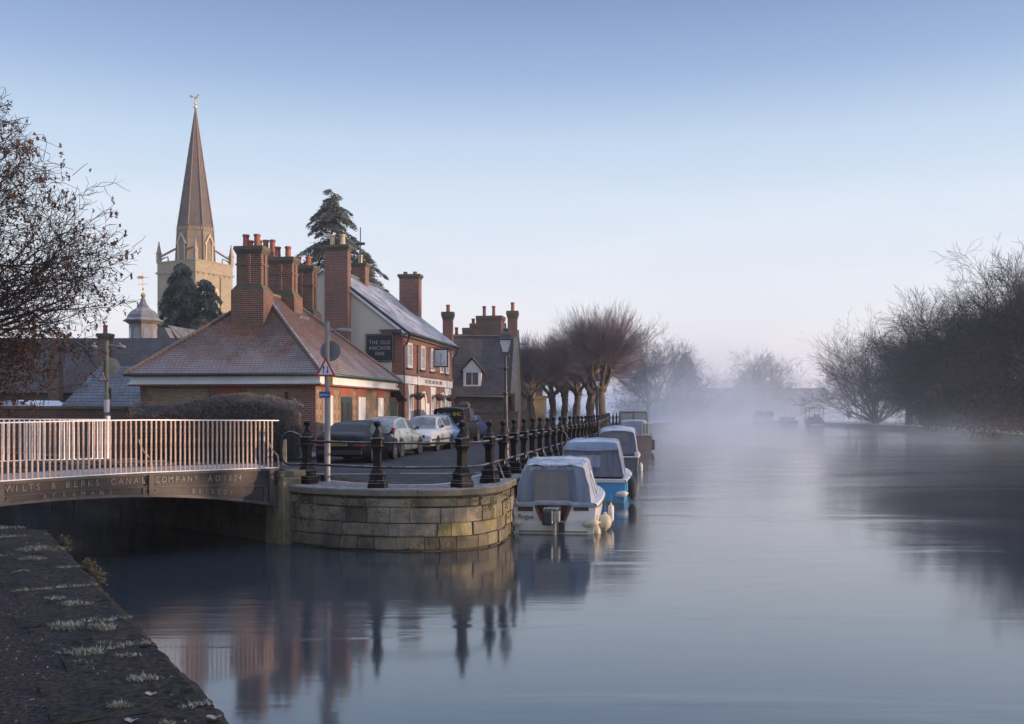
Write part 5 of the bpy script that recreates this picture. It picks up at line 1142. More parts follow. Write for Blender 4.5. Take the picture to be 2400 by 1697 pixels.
s = MB(); s.box(-.45, .45, 2.0, 2.02, .56, .66); s.build('grille', trimb, o); s = MB(); s.box(-.845, .845, -1.9, 1.9, .44, .49); s.build('rubbing_strip', trimb, o)
c = carpos(-2.80, 43.9, 3.9, 1.68, .68)
o = car('bright blue small hatchback with round red tail lamps parked beside the white car', 'car', c, ROT, paint('blue_car_paint', (0.08, 0.24, 0.50), fr=.4), 3.9, 1.68, 1.46, .96,
    hot(3.9, .96, .88, .68), [(-1.85, .97), (-1.30, 1.38), (-.3, 1.46), (.4, 1.38), (1.05, .93)], (-1.28, 1.2), .30, plate=('y', -1.95, .5), tail='round')
c = carpos(-2.25, 50.8, 4.3, 1.78, .72)
vb = paint('black_van_paint', (0.007, 0.008, 0.010), fr=.1)
o = car('black van with white and yellow lettering on its rear doors', 'van', c, ROT, vb, 4.3, 1.78, 1.85, 1.05,
    [(-2.15, 1.02), (-2.1, 1.06), (0, 1.05), (.9, 1.02), (1.6, .94), (2.1, .70), (2.15, .5)], [(-2.14, 1.02), (-2.02, 1.76), (-.6, 1.84), (.55, 1.80), (1.35, 1.02)], (-1.4, 1.35), .30, darkglass, van=True, tail='van', extra=('solid',), name='parked_van', plate=('y', -2.16, .62))
s = MB(); s.add([(-.78, -2.17, .45), (.78, -2.17, .45), (.78, -2.17, 1.10), (.70, -2.05, 1.74), (-.70, -2.05, 1.74), (-.78, -2.17, 1.10)], [(0, 1, 2, 5), (5, 2, 3, 4)]); rd = s.build('rear_door', vb, o)
for body_, x_, m_ in (('Facilitas', -.20, platew), ('SMC', .50, pbr('yellow_letters', (0.55, 0.45, 0.05)))):
    vs, fs = text_mb(body_, .25, .002, .92); s = MB(); s.M = Matrix.Translation((x_, -2.21, 1.47)) @ Matrix.Rotation(R(79), 4, 'X'); s.add(vs, fs); s.M = None; s.build('lettering', m_, rd, norm=False)
c = carpos(-1.95, 58.5, 4.3, 1.70, .75)
o = car('dark blue saloon parked furthest along, beyond the black van', 'car', c, ROT, paint('navy_car_paint', (0.03, 0.055, 0.20), fr=.3), 4.3, 1.70, 1.40, .93,
    hot(4.3, .95, .86, .66), [(-1.45, .96), (-.95, 1.33), (-.1, 1.40), (.45, 1.34), (1.15, .92)], (-1.38, 1.3), .30, plate=('y', -2.15, .6))

# ------------------------------------------------------------------ street lamps, signs
lampglass = pbr('lantern_pane', (0.60, 0.60, 0.62), (0.50, 0.50, 0.53), rough=.25, ns=3)
lampiron = pbr('lamp_iron', (0.022, 0.018, 0.020), (0.045, 0.022, 0.024), rough=.4, ns=5, frost=.3)
def lamp(label, pos, H_):
    o = thing('street_lamp', label, 'street lamp', (pos[0], pos[1], -.09), 0, 'black lantern street lamps')
    k = H_ / 4.6; s = MB()
    s.lathe([(.17, 0), (.17, .12), (.13, .16), (.12, .9), (.15, .94), (.15, 1.0), (.10, 1.05), (.085, 1.5), (.07, 2.2), (.085, 2.24), (.085, 2.3), (.055, 2.35), (.045, 3.05), (.075, 3.1), (.075, 3.16), (.05, 3.2), (.035, 3.55)], 12)
    s.tube([(-.26, 0, 3.1), (.26, 0, 3.1)], .016, 6)
    for sx in (1, -1): s.tube([(sx * .03, 0, 3.35), (sx * .12, 0, 3.5), (sx * .10, 0, 3.64)], .012, 5)
    col_ = s.build('post', lampiron, o); col_.scale = (1, 1, k)
    s = MB(); z = 3.62; lt = MB()
    lt.frus((-.105, .105, -.105, .105), (-.235, .235, -.235, .235), z + .04, z + .46)
    s.frus((-.125, .125, -.125, .125), (-.11, .11, -.11, .11), z, z + .045)
    for sx in (1, -1):
        for sy in (1, -1): s.tube([(sx * .11, sy * .11, z + .03), (sx * .245, sy * .245, z + .47)], .013, 5)
    s.lathe([(.36, z + .44), (.37, z + .48), (.34, z + .50), (.26, z + .62), (.19, z + .70), (.13, z + .74), (.12, z + .82), (.08, z + .86), (.045, z + .88), (.03, z + .93), (.05, z + .96), (.012, z + 1.04)], 4, rot=R(45))
    la = s.build('lantern', lampiron, o); la.scale = (.9, .9, 1); la.location = (0, 0, 3.62 * (k - 1))
    g_ = lt.build('lantern_glass', lampglass, la); return o
lamp('tall black lantern lamp behind the railing before the stone house', (-.22, 33.6), 4.55)
lamp('lantern lamp standing among the plane trees by the thick trunk', (6.75, 78.5), 4.5)
lamp('small distant lantern lamp seen between the first plane trunks', (3.2, 122.0), 4.0)
steel = pbr('galvanised', (0.24, 0.23, 0.24), (0.17, 0.17, 0.18), rough=.5, metal=.3, ns=3); rb2 = pbr('sign_red', (0.36, 0.03, 0.035), rough=.5); sw_ = pbr('sign_white', (0.58, 0.57, 0.60), (0.5, 0.5, 0.55), rough=.5, ns=3); sk = pbr('sign_black', (0.015, 0.015, 0.02), rough=.5); sgrey = pbr('sign_back', (0.13, 0.15, 0.16), (0.09, 0.10, 0.11), rough=.6, ns=6)
def tri_sign(par, x, y, z, w_, rot=0.0, kind='two'):
    h = w_ * .93; M0 = Matrix.Translation((x, y, z)) @ Matrix.Rotation(rot, 4, 'Z')
    def tri(sc, dz=0.0): return [(-w_ / 2 * sc, h * (.33 - .33 * sc) + dz), (w_ / 2 * sc, h * (.33 - .33 * sc) + dz), (0, h * (.33 + .67 * sc) + dz)]
    s = MB(); s.M = M0; t = tri(1.0)
    rr = []
    for i in range(3):
        a, b, c_ = Vector(t[i - 1]), Vector(t[i]), Vector(t[(i + 1) % 3]); rr += [tuple(b + (a - b).normalized() * w_ * .07), tuple(b + ((a - b).normalized() + (c_ - b).normalized()) * w_ * .02), tuple(b + (c_ - b).normalized() * w_ * .07)]
    s.prism(rr, -.008, .0, 'y'); o = s.build('warning_triangle', rb2, par)
    s = MB(); s.M = M0; s.prism(tri(.70), -.012, -.009, 'y'); s.build('face', sw_, o)
    s = MB(); s.M = M0
    if kind == 'two':
        for xx, up_ in ((-.085, 1), (.085, -1)):
            q = xx * w_ / .9 * 1.0; a, b = h * .16, h * .55; s.prism([(q - .018 * w_, a), (q + .018 * w_, a), (q + .018 * w_, b), (q - .018 * w_, b)], -.015, -.0125, 'y')
            if up_ > 0: s.prism([(q - .06 * w_, b - h * .13), (q + .06 * w_, b - h * .13), (q, b + h * .03)], -.0155, -.0126, 'y')
            else: s.prism([(q - .06 * w_, a + h * .13), (q + .06 * w_, a + h * .13), (q, a - h * .03)], -.0155, -.0126, 'y')
    elif kind == 'bend': s.prism([(.06 * w_, .15 * h), (.12 * w_, .15 * h), (.12 * w_, .4 * h), (-.02 * w_, .52 * h), (-.02 * w_, .58 * h), (-.12 * w_, .47 * h), (-.02 * w_, .38 * h), (-.02 * w_, .45 * h), (.06 * w_, .36 * h)], -.015, -.0125, 'y')
    else:
        for q in (-.05, .05): s.prism([(q * w_ - .02 * w_, .15 * h), (q * w_ + .02 * w_, .15 * h), (q * w_ * .6 + .02 * w_, .5 * h), (q * w_ * .6 - .02 * w_, .5 * h)], -.015, -.0125, 'y')
    s.build('arrow_symbol', sk, o); return o
SP = thing('sign_post', 'grey lamp and sign post with two arrows triangle at the quay corner', 'sign post', (-4.07, 21.95, 0))
s = MB(); s.lathe([(.070, 0), (.070, 1.9), (.052, 1.95), (.052, 3.50), (.048, 3.52)], 14); s.lathe([(.075, 1.15), (.078, 1.16), (.078, 1.2), (.075, 1.21)], 14); s.build('pole', steel, SP, smooth=False)
s = MB(); s.tube([(0, 0, 3.32), (.2, .02, 3.34), (.30, .04, 3.34)], .022, 6); s.M = Matrix.Translation((.24, .02, 3.33)); s.add([(0, -.07, 0), (.30, -.06, -.05), (.30, .06, -.05), (0, .07, 0), (0, -.05, .05), (.24, -.05, .05), (.30, 0, .0), (.24, .05, .05), (0, .05, .05)], [(0, 3, 2, 1), (4, 5, 7, 8), (0, 1, 5, 4), (3, 8, 7, 2), (1, 6, 5), (6, 7, 5), (1, 2, 7, 6), (0, 4, 8, 3)]); s.M = None; s.build('lamp_head', steel, SP, bevel=.012)
tri_sign(SP, -.02, -.085, 2.31, .46, R(-8))
s = MB(); s.lathe([(.225, -.004), (.225, .004)], 28, (.05, .09, 2.88), 'y'); s.build('round_sign', sgrey, SP)
s = MB(); s.M = Matrix.Translation((.09, .05, 2.12)) @ Matrix.Rotation(R(12), 4, 'Z'); s.box(-.16, .02, -.006, .006, -.01, .22); s.box(.10, .115, -.03, .03, .3, .56); s.M = None; s.build('yellow_plate', pbr('sign_yellow', (0.55, 0.36, 0.03), rough=.5), SP)
s = MB(); s.M = Matrix.Rotation(R(-10), 4, 'Z'); s.box(-.16, .10, -.082, -.076, 1.84, 1.98); bsn = s.build('blue_plate', pbr('sign_blue', (0.03, 0.08, 0.28), rough=.5), SP)
s = MB(); s.M = Matrix.Rotation(R(-10), 4, 'Z'); s.prism([(-.14, 1.905), (-.11, 1.925), (-.11, 1.912), (-.06, 1.912), (-.06, 1.898), (-.11, 1.898), (-.11, 1.885)], -.085, -.083, 'y'); s.M = None
s.M = Matrix.Rotation(R(-10), 4, 'Z') @ Matrix.Translation((.02, -.083, 1.905)) @ Matrix.Rotation(R(90), 4, 'X'); vs, fs = text_mb('Path 5', .055, .0015); s.add(vs, fs); s.M = None; s.build('lettering', sw_, bsn, norm=False)
SL = thing('sign_post', 'greenish twin headed lamp post with triangle sign behind the bridge', 'sign post', (-13.35, 32.8, 0))
s = MB(); s.lathe([(.085, 0), (.085, 2.1), (.062, 2.15), (.062, 3.86)], 12); s.build('pole', pbr('mossy_pole', (0.16, 0.17, 0.12), (0.22, 0.2, 0.18), rough=.7, ns=3), SL)
s = MB(); s.tube([(-.30, 0, 3.74), (.30, 0, 3.72)], .018, 6)
for sx in (1, -1): s.ball((sx * .47, 0, 3.66), .20, 14, (.85, .55, .38)); s.ball((sx * .42 , 0, 3.76), .05, 8)
s.build('lamp_head', steel, SL, smooth=True)
tri_sign(SL, -.08, -.09, 2.52, .45, R(-20))
s = MB(); s.M = Matrix.Translation((.09, .09, 3.02)) @ Matrix.Rotation(R(35), 4, 'Z'); s.lathe([(.29, -.005), (.29, .005)], 28, (0, 0, 0), 'y'); s.M = None; s.build('round_sign', sgrey, SL)
s = MB(); s.box(.04, .15, -.01, .0, 1.95, 2.3); s.build('small_plate', grn, SL); s = MB(); s.lathe([(.092, 1.5), (.092, 1.92)], 12); s.build('sticker', sw_, SL)
SF = thing('sign_post', 'distant grey pole with two stacked warning triangles by the stone house', 'sign post', (.27, 75.0, 0))
s = MB(); s.lathe([(.07, 0), (.06, 6.6)], 10, (.1, .05, 0)); s.tube([(.1, 0, 6.5), (.3, 0, 6.6), (.75, 0, 6.62)], .05, 6); s.box(.45, .95, -.1, .1, 6.5, 6.62); s.build('pole', steel, SF)
tri_sign(SF, 0.0, -.08, 2.86, .56, 0, 'bend'); tri_sign(SF, 0.0, -.08, 2.24, .54, 0, 'narrow')
for i, (x, y, lab) in enumerate(((-6.9, 30.2, 'short weathered timber post at the end of the hedge'),)):
    s = MB(); s.frus((-.06, .06, -.05, .05), (-.05, .05, -.04, .04), 0, .78); tag(s.build('timber_post', pbr('old_timber', (0.32, 0.27, 0.18), (0.2, 0.17, 0.12), rough=.9, ns=6), loc=(x, y, -.09)), lab, 'post')
GP = thing('gate_pier', 'slim red brick gate pier with domed cap beside the hedge', 'gate pier', (-7.42, 33.9, -.09), ROT)
s = MB(); s.box(-.19, .19, -.19, .19, 0, 1.78); s.build('shaft', b_red, GP); s = MB(); s.box(-.25, .25, -.25, .25, 1.78, 1.86); s.frus((-.24, .24, -.24, .24), (-.06, .06, -.06, .06), 1.861, 1.98); s.ball((0, 0, 2.0), .08, 8); s.build('cap', cope, GP)

# ------------------------------------------------------------------ boats
gel = pbr('white_hull', (0.56, 0.55, 0.54), (0.46, 0.45, 0.45), rough=.35, ns=1.5, amt=.7); blueh = pbr('blue_hull', (0.03, 0.25, 0.52), (0.025, 0.21, 0.45), rough=.35, ns=1.2)
bluecv = pbr('grey_blue_canvas', (0.27, 0.31, 0.38), (0.18, 0.22, 0.29), rough=.8, ns=1.6, bump=.25, bs=7, frost=.7, frost_s=2.2, fc=(.52, .54, .60))
bluecv2 = pbr('blue_canvas', (0.24, 0.30, 0.42), (0.15, 0.20, 0.32), rough=.8, ns=1.5, bump=.25, bs=7, frost=.75, frost_s=1.5, fc=(.54, .57, .65))
darkcv = pbr('navy_canvas', (0.085, 0.10, 0.145), (0.13, 0.15, 0.21), rough=.75, ns=2, streak=(6, 1, .4), bump=.3)
vinyl = pbr('clear_vinyl', (0.17, 0.17, 0.175), (0.12, 0.125, 0.13), rough=.25, ns=2.5, streak=(1, 1, .35)); vinyl2 = pbr('frosted_vinyl', (0.22, 0.26, 0.36), rough=.35, ns=2)
mahog = pbr('mahogany', (0.13, 0.035, 0.022), (0.08, 0.025, 0.018), rough=.4, ns=5); rubber = pbr('rubber', (0.03, 0.03, 0.033), rough=.7); scum = pbr('waterline_scum', (0.20, 0.19, 0.12), (0.14, 0.13, 0.09), rough=.8)
motorm = pbr('motor_grey', (0.30, 0.29, 0.29), (0.2, 0.2, 0.2), rough=.35); motorb = pbr('motor_black', (0.02, 0.025, 0.035), rough=.35)
def hull(par, L, B, fb, m, m2=None, notch=None, bl=.78, name='hull', draft=.18):
    """loft from transom (y=0) to bow; z=0 is the water line."""
    st = []
    n = 16
    for i in range(n + 1):
        t = i / n; y = L * t; w_ = B / 2 * (1.0 if t < .35 else 1) * (1 + .10 * math.sin(min(t, .5) * math.pi)) * (1 - max(0, (t - .45) / .55) ** 2.3); w_ = max(w_, .02)
        zg = fb * (1 + .45 * t ** 2); zc = -.02 + .35 * t ** 3; c_ = w_ * (bl + .10 * (1 - t)); zk = -draft * (1 - t ** 3) + .25 * t ** 4
        st.append((y, w_, zg, c_, zc, zk))
    s = MB(); rows = []
    for y, w_, zg, c_, zc, zk in st: rows.append([(-w_, y, zg), (-lerp(c_, w_, .62), y, lerp(zc, zg, .5)), (-c_, y, zc), (-c_ * .5, y, (zc + zk) / 2 - .02), (0, y, zk), (c_ * .5, y, (zc + zk) / 2 - .02), (c_, y, zc), (lerp(c_, w_, .62), y, lerp(zc, zg, .5)), (w_, y, zg)])
    s.grid(rows)
    y, w_, zg, c_, zc, zk = st[0]
    out = [(-w_, zg), (-lerp(c_, w_, .62), lerp(zc, zg, .5)), (-c_, zc), (0, zk), (c_, zc), (lerp(c_, w_, .62), lerp(zc, zg, .5)), (w_, zg)]
    if notch: out += [(notch[0], zg), (notch[1], notch[2]), (-notch[1], notch[2]), (-notch[0], zg)]
    s.prism(out, 0, .05, 'y'); h = s.build(name, m, par)
    # deck with rolled gunwale
    s = MB(); s.grid([[(-w2 - .03, y, zg - .05), (-w2 - .035, y, zg + .0), (-w2 - .01, y, zg + .035), (-w2 * .86, y, zg + .045)] for y, w2, zg, *_ in st]); s.grid([[(w2 + .03, y, zg - .05), (w2 + .035, y, zg + .0), (w2 + .01, y, zg + .035), (w2 * .86, y, zg + .045)] for y, w2, zg, *_ in st])
    s.grid([[(-w2 * .86, y, zg + .044), (0, y, zg + .075), (w2 * .86, y, zg + .044)] for y, w2, zg, *_ in st[6:]]); s.build('deck', m2 or gel, par)
    s = MB(); s.grid([[(w2 + .034, y, zg - .06), (w2 + .05, y, zg - .045), (w2 + .034, y, zg - .03)] for y, w2, zg, *_ in st]); s.grid([[(-w2 - .034, y, zg - .06), (-w2 - .05, y, zg - .045), (-w2 - .034, y, zg - .03)] for y, w2, zg, *_ in st]); s.build('rubbing_strake', rubber, par)
    return st
def hoop(wb, wt, z0, z1, n=7, r=.22, crown=.05):
    """half-open arch outline from left foot over the roof to the right foot"""
    L_ = [(-wb, z0)]
    for k in range(1, 4): L_.append((-lerp(wb, wt, k / 4), lerp(z0, z1 - r, k / 4)))
    for k in range(0, n):
        a = R(180 - 90 * k / (n - 1)); L_.append((-wt + r + r * math.cos(a), z1 - r + r * math.sin(a)))
    for k in range(1, 6): u = k / 6; L_.append((lerp(-wt + r, wt - r, u), z1 + crown * math.sin(math.pi * u)))
    return L_ + [(-x, z) for x, z in reversed(L_[:4 + n])]
def canopy(par, ys, hoops, m, amp=.02, seed=0.0, name='canopy'):
    rows = []; m_ = 26; nh = len(hoops)
    for i in range(m_ + 1):
        t = i / m_ * (nh - 1); k = min(int(t), nh - 2); u = t - k; row = []
        y = lerp(ys[k], ys[k + 1], u); sag = math.sin(math.pi * u) * -.03
        for (xa, za), (xb, zb_) in zip(hoops[k], hoops[k + 1]):
            x, z = lerp(xa, xb, u), lerp(za, zb_, u); q = noise.noise((x * 5 + seed, y * 3.0, z * 2.2)) * amp + noise.noise(((x + z) * 9, (y - z) * 7 + seed, z * 3)) * amp * .8
            row.append((x * (1 + q * .7 + sag * .35), y, z + q * .7 + (sag if abs(x) < .5 else 0)))
        rows.append(row)
    s = MB(); s.grid(rows); return s.build(name, m, par, smooth=True), rows
def back_panel(par, row, y, z0, m, amp=.02, seed=0.0, name='back_panel'):
    s = MB(); n = len(row); rows = []
    half = (n - 1) // 2; 
    for i in range(0, half + 1):
        a = row[i]; b = row[n - 1 - i]; r_ = []
        for k in range(33):
            u = k / 32; x, z = lerp(a[0], b[0], u), lerp(a[2], b[2], u); q = min(1, (half - i) / 5) * abs(noise.noise((x * 7 + seed, z * 1.2, seed)) + .6 * noise.noise((x * 16 + z * 3, z * 2.2, seed))) * amp * (4 * u * (1 - u)); r_.append((x, y + q - .004, z))
        rows.append(r_)
    s.grid(rows); return s.build(name, m, par, smooth=True)
BX = lambda x, y, z=0.0: (x, y, WZ + z)
# 1 the white cabin cruiser nearest
B1 = thing('cabin_cruiser', 'white cabin cruiser with grey cloth canopy and outboard motor nearest the quay corner', 'boat', (.93, 22.5, WZ), ROT * .8, 'cruisers moored along the quay')
st = hull(B1, 5.0, 1.92, .64, gel, notch=(.42, .27, .28), bl=.84)
s = MB(); s.box(-.78, .78, -.004, .0, .02, .06); s.build('waterline', scum, B1)
h0 = hoop(.88, .68, .66, 1.52, r=.10, crown=.02); h1 = hoop(.90, .71, .68, 1.58, r=.10, crown=.02); h2 = hoop(.90, .70, .72, 1.60, r=.10, crown=.02)
cv, rows = canopy(B1, [.04, 1.2, 2.35], [h0, h1, h2], bluecv, .065, 2.0)
drape = pbr('draped_canvas', (0.27, 0.31, 0.38), (0.13, 0.16, 0.22), rough=.8, ns=1.6, streak=(3.0, 3.0, .55), amt=.9, bump=1.0, bs=3.2)  # upright light and dark streaks in the colour stand for shaded folds
bpn = back_panel(cv, rows[0], .045, .66, drape, .07, 3.0)
s = MB(); rw_ = []
for j in range(9):
    z = .72 + .70 * j / 8; rw_.append([(-.42 + .84 * k / 10, .008 + .006 * noise.noise((k * .7, j * .6, 1)), z + .015 * math.sin(k)) for k in range(11)])
s.grid(rw_); s.build('rear_window', vinyl, cv, smooth=True)
s = MB(); s.box(-.45, .45, -.0, .016, .70, .735); s.box(-.45, .45, .0, .016, 1.41, 1.445); s.box(-.455, -.425, -.0, .016, .70, 1.44)
s.box(.425, .455, -.0, .016, .70, 1.44); s.box(.36, .424, .004, .02, .73, 1.42); s.build('window_seam', darkcv, cv)
def seams(par, rows, idx, m, r=.011):
    for i in idx:
        s_ = MB(); s_.tube([(p[0] * 1.008, p[1], p[2] + .006) for p in rows[i]], r, 5); s_.build('seam', m, par)
    for k in (7, len(rows[0]) - 8):
        s_ = MB(); s_.tube([(r_[k][0] * 1.008, r_[k][1], r_[k][2] + .006) for r_ in rows], r * .7, 4); s_.build('seam', m, par)
seamm = pbr('seam_tape', (.38, .41, .48), (.28, .30, .36), rough=.8, frost=.5)
seams(cv, rows, (0, 13, 26), seamm)
# drawn canvas hem round the stern, sagging over the transom
s = MB(); hem = []
for i in range(25):
    x = -.93 + 1.86 * i / 24; q = noise.noise((x * 6, 1, 1)) * .02
    if abs(x) < .44: z = .70
    else: z = .66
    hem.append([(x, -.04 + q, z + .05 + q), (x * 1.01, -.055 + q, z - .01), (x, -.035, z - .06 + q)])
s.grid(hem); s.build('canvas_hem', bluecv, cv, smooth=True)
s = MB(); s.box(-.80, -.46, -.015, -.004, .50, .60); s.box(.46, .80, -.015, -.004, .52, .60); s.build('transom_pad', rubber, B1)
s = MB(); s.prism([(-.44, .64), (.44, .64), (.29, .28), (-.29, .28)], .25, .30, 'y'); s.box(-.45, .45, .05, .25, .24, .275); s.prism([(-.44, .66), (-.38, .66), (-.23, .28), (-.29, .28)], -.02, .3, 'y'); s.prism([(.44, .66), (.38, .66), (.23, .28), (.29, .28)], -.02, .3, 'y'); s.build('motor_well', mahog, B1)
s = MB(); s.box(-.14, .16, .22, .246, .42, .60); s.build('well_trim', gel, B1)
om = MB(); om.M = Matrix.Translation((-.02, -.16, 0)); om.box(-.20, .05, -.26, .10, .22, .57); mo_ = om.build('outboard_motor', motorb, B1, bevel=.05, seg=3)
s = MB(); s.box(.03, .17, -.40, -.07, .30, .53); s.box(-.20, .14, -.38, -.08, .572, .60); s.build('cowl', motorm, mo_, bevel=.035, seg=3)
s = MB(); s.box(.02, .09, -.32, -.22, -.40, .30); s.prism([(-.32, -.12), (-.05, -.12), (-.05, -.22), (-.32, -.20)], -.11, .09, 'x'); s.build('drive_leg', motorm, mo_, bevel=.015)
s = MB(); s.box(.13, .26, -.06, .0, .02, .26); s.build('bracket', motorb, mo_)
vs, fs = text_mb('Rogue', .155, .003, 1.0, align='CENTER'); s = MB(); s.M = Matrix.Translation((-.62, -.005, .37)) @ Matrix.Rotation(R(90), 4, 'X') @ Matrix.Diagonal((.9, 1, 1, 1)); s.add(vs, fs); s.M = None; s.build('name_lettering', sk, B1, norm=False)
# cabin with raked windows showing beside the canopy
s = MB(); s.frus((-.88, .88, 2.2, 4.0), (-.66, .66, 2.3, 3.5), .66, 1.22); cb_ = s.build('cabin', gel, B1, bevel=.05)
s = MB(); s.add([(.885, 2.38, .78), (.845, 3.3, .80), (.735, 3.1, 1.12), (.735, 2.45, 1.12)], [(0, 1, 2, 3)]); s.add([(-.885, 2.38, .78), (-.845, 3.3, .80), (-.735, 3.1, 1.12), (-.735, 2.45, 1.12)], [(0, 1, 2, 3)]); s.build('cabin_window', darkglass, cb_, norm=False)
s = MB(); s.add([(.90, 2.1, .68), (.90, 2.75, .68), (.72, 2.35, 1.30), (.70, 2.15, 1.30)], [(0, 1, 2, 3)]); s.add([(.93, 2.1, .68), (.93, 2.75, .68), (.75, 2.35, 1.30), (.73, 2.15, 1.30)], [(0, 1, 2, 3)]); s.build('windscreen_wing', gel, B1)
s = MB(); s.prism([(-.70, 1.03), (.70, 1.03), (.62, 1.28), (-.62, 1.28)], 2.32, 2.36, 'y'); s.build('windscreen', darkglass, B1)
# 2 the blue one
def fender(lab, x, y, z, r, h, rz=0.0, m=None, tilt=0.0):
    o = thing('fender', lab, 'fender', (x, y, z), rz, 'fenders hung over the boat sides'); o.rotation_euler = (0, tilt, rz)
    s = MB(); pr_ = [(r * .25, -h / 2 - .03), (r * .3, -h / 2)] + [(r * math.sin(R(a)) if a < 90 else r, -h / 2 + r * .9 - r * .9 * math.cos(R(a))) for a in (25, 50, 90)] + [(r * math.sin(R(a)), h / 2 - r * .9 - r * .9 * math.cos(R(a))) for a in (90, 130, 155)] + [(r * .3, h / 2), (r * .25, h / 2 + .04)]
    s.lathe(pr_, 14); s.build('body', m or fendm, o, smooth=True); 
    if tilt == 0: s = MB(); s.tube([(0, 0, h / 2 + .03), (0, 0, h / 2 + .26)], .006, 5); s.build('cord', ropem, o)
    return o
fendm = pbr('fender_vinyl', (0.50, 0.45, 0.34), (0.38, 0.34, 0.25), rough=.5, ns=5); ropem = pbr('rope', (0.32, 0.33, 0.36), (0.2, 0.2, 0.24), rough=.9, ns=9)
fendw = pbr('white_fender', (0.60, 0.59, 0.55), rough=.5)
B2 = thing('cabin_cruiser', 'bright blue hulled cruiser with frosted canopy and pale rear window, second along', 'boat', (2.38, 30.0, WZ), ROT * .9, 'cruisers moored along the quay')
hull(B2, 5.4, 2.05, .66, blueh, bl=.86)
s = MB(); s.box(-.90, .90, -.012, .0, -.06, .06); s.build('waterline', scum, B2)
h0 = hoop(.98, .80, .78, 1.80, r=.15, crown=.02); h1 = hoop(.98, .80, .80, 1.86, r=.15, crown=.03); h2 = hoop(.95, .78, .86, 1.86, r=.15, crown=.02)
cv, rows = canopy(B2, [.10, 1.3, 2.5], [h0, h1, h2], bluecv2, .03, 6.0)
back_panel(cv, rows[0], .10, .7, darkcv, .02, 5.0); seams(cv, rows, (0, 13, 26), seamm)
s = MB(); top_ = [p for p in rows[0] if p[2] > 1.55]; n = len(top_); R0 = [(p[0] * 1.01, .085, p[2] + .005) for p in top_]; R1 = [(p[0] * 1.03, .03 + .02 * noise.noise((p[0] * 9, 1, 1)), 1.46 + .12 * abs(p[0] / .8) ** 0 - .02 * math.cos(p[0] * 3) + (0.0)) for p in top_]; R1[0] = R0[0]; R1[-1] = R0[-1]
mid = [tuple(Vector(a).lerp(Vector(b), .5) + Vector((0, -.02 + .03 * noise.noise((a[0] * 8, 4, 2)), 0))) for a, b in zip(R0, R1)]; s.grid([R0, mid, R1]); s.build('canvas_valance', bluecv2, cv, smooth=True)
s = MB(); s.grid([[(-.42 + .70 * k / 6, .062 + .004 * math.sin(k * 2), z) for k in range(7)] for z in (1.06, 1.25, 1.43)]); s.build('rear_window', vinyl2, cv)
s = MB(); s.box(-1.0, 1.0, -.03, .12, .66, .72); s.box(-1.03, 1.03, -.045, .10, .615, .655); s.build('stern_gunwale', gel, B2, bevel=.012)
vs, fs = text_mb('Mendip', .15, .003, .95, shear=.35); s = MB(); s.M = Matrix.Translation((.02, -.006, .47)) @ Matrix.Rotation(R(90), 4, 'X'); s.add(vs, fs); s.M = None; s.build('name_lettering', gel, B2, norm=False)
s = MB(); s.frus((-.9, .9, 2.4, 4.3), (-.7, .7, 2.5, 3.7), .68, 1.3); s.build('cabin', gel, B2, bevel=.05)
# 3
B3 = thing('cabin_cruiser', 'white hulled cruiser under a slate blue canopy, third along the quay', 'boat', (4.85, 46.0, WZ), ROT * .8, 'cruisers moored along the quay')
hull(B3, 5.6, 1.9, .62, pbr('navy_hull', (0.05, 0.06, 0.09), (0.08, 0.09, 0.11), rough=.4), bl=.86)
h0 = hoop(.92, .80, .74, 1.80, r=.2); h1 = hoop(.95, .82, .76, 1.98, r=.2, crown=.09); h2 = hoop(.92, .80, .8, 1.95, r=.2)
cv, rows = canopy(B3, [.1, 1.5, 3.0], [h0, h1, h2], bluecv, .03, 11.0); back_panel(cv, rows[0], .1, .7, darkcv, .02, 8.0); seams(cv, rows, (0, 13, 26), seamm)
s = MB(); s.box(-.55, .5, .06, .075, 1.30, 1.72); s.build('rear_window', vinyl, cv)
s = MB(); s.box(-.95, .95, -.03, .1, .60, .68); s.box(.80, 1.0, -.02, .3, .66, .86); s.build('stern_gunwale', gel, B3, bevel=.03)
s = MB(); s.frus((-.8, .8, 3.0, 4.6), (-.6, .6, 3.1, 4.0), .7, 1.3); s.build('cabin', gel, B3, bevel=.05)
# 4
B4 = thing('wheelhouse_boat', 'old wooden hulled boat with glazed wheelhouse and tyre fenders moored furthest', 'boat', (7.98, 65.0, WZ), ROT * .6)
wood = pbr('varnished_wood', (0.16, 0.095, 0.06), (0.10, 0.075, 0.06), rough=.5, ns=3)
hull(B4, 7.5, 2.3, 1.05, wood, bl=.88, m2=wood)
h0 = hoop(1.0, .8, 1.1, 2.05, r=.18); h1 = hoop(1.05, .9, 1.15, 2.15, r=.2)
cv, rows = canopy(B4, [.1, 1.9], [h0, h1], bluecv, .05, 14.0); back_panel(cv, rows[0], .1, 1.1, bluecv, .05, 15.0)
s = MB(); s.box(.50, .95, .02, .06, 1.2, 2.0); s.build('side_screen', gel, B4); s = MB(); s.box(.56, .70, .01, .019, 1.28, 1.92); s.box(.75, .89, .01, .019, 1.28, 1.92); s.build('screen_pane', vinyl, B4)
s = MB(); s.frus((-1.05, 1.05, 2.0, 4.0), (-.92, .92, 2.05, 3.9), 1.1, 2.72); wh = s.build('wheelhouse', pbr('wheelhouse_paint', (0.10, 0.11, 0.12), (0.07, 0.08, 0.09), rough=.5), B4, bevel=.03)
s = MB(); s.prism([(-1.05, 2.72), (-.8, 2.84), (0, 2.90), (.8, 2.84), (1.05, 2.72)], 1.9, 4.1, 'y'); s.build('wheelhouse_roof', pbr('pale_roof', (0.45, 0.46, 0.50), rough=.7, frost=.8), wh)
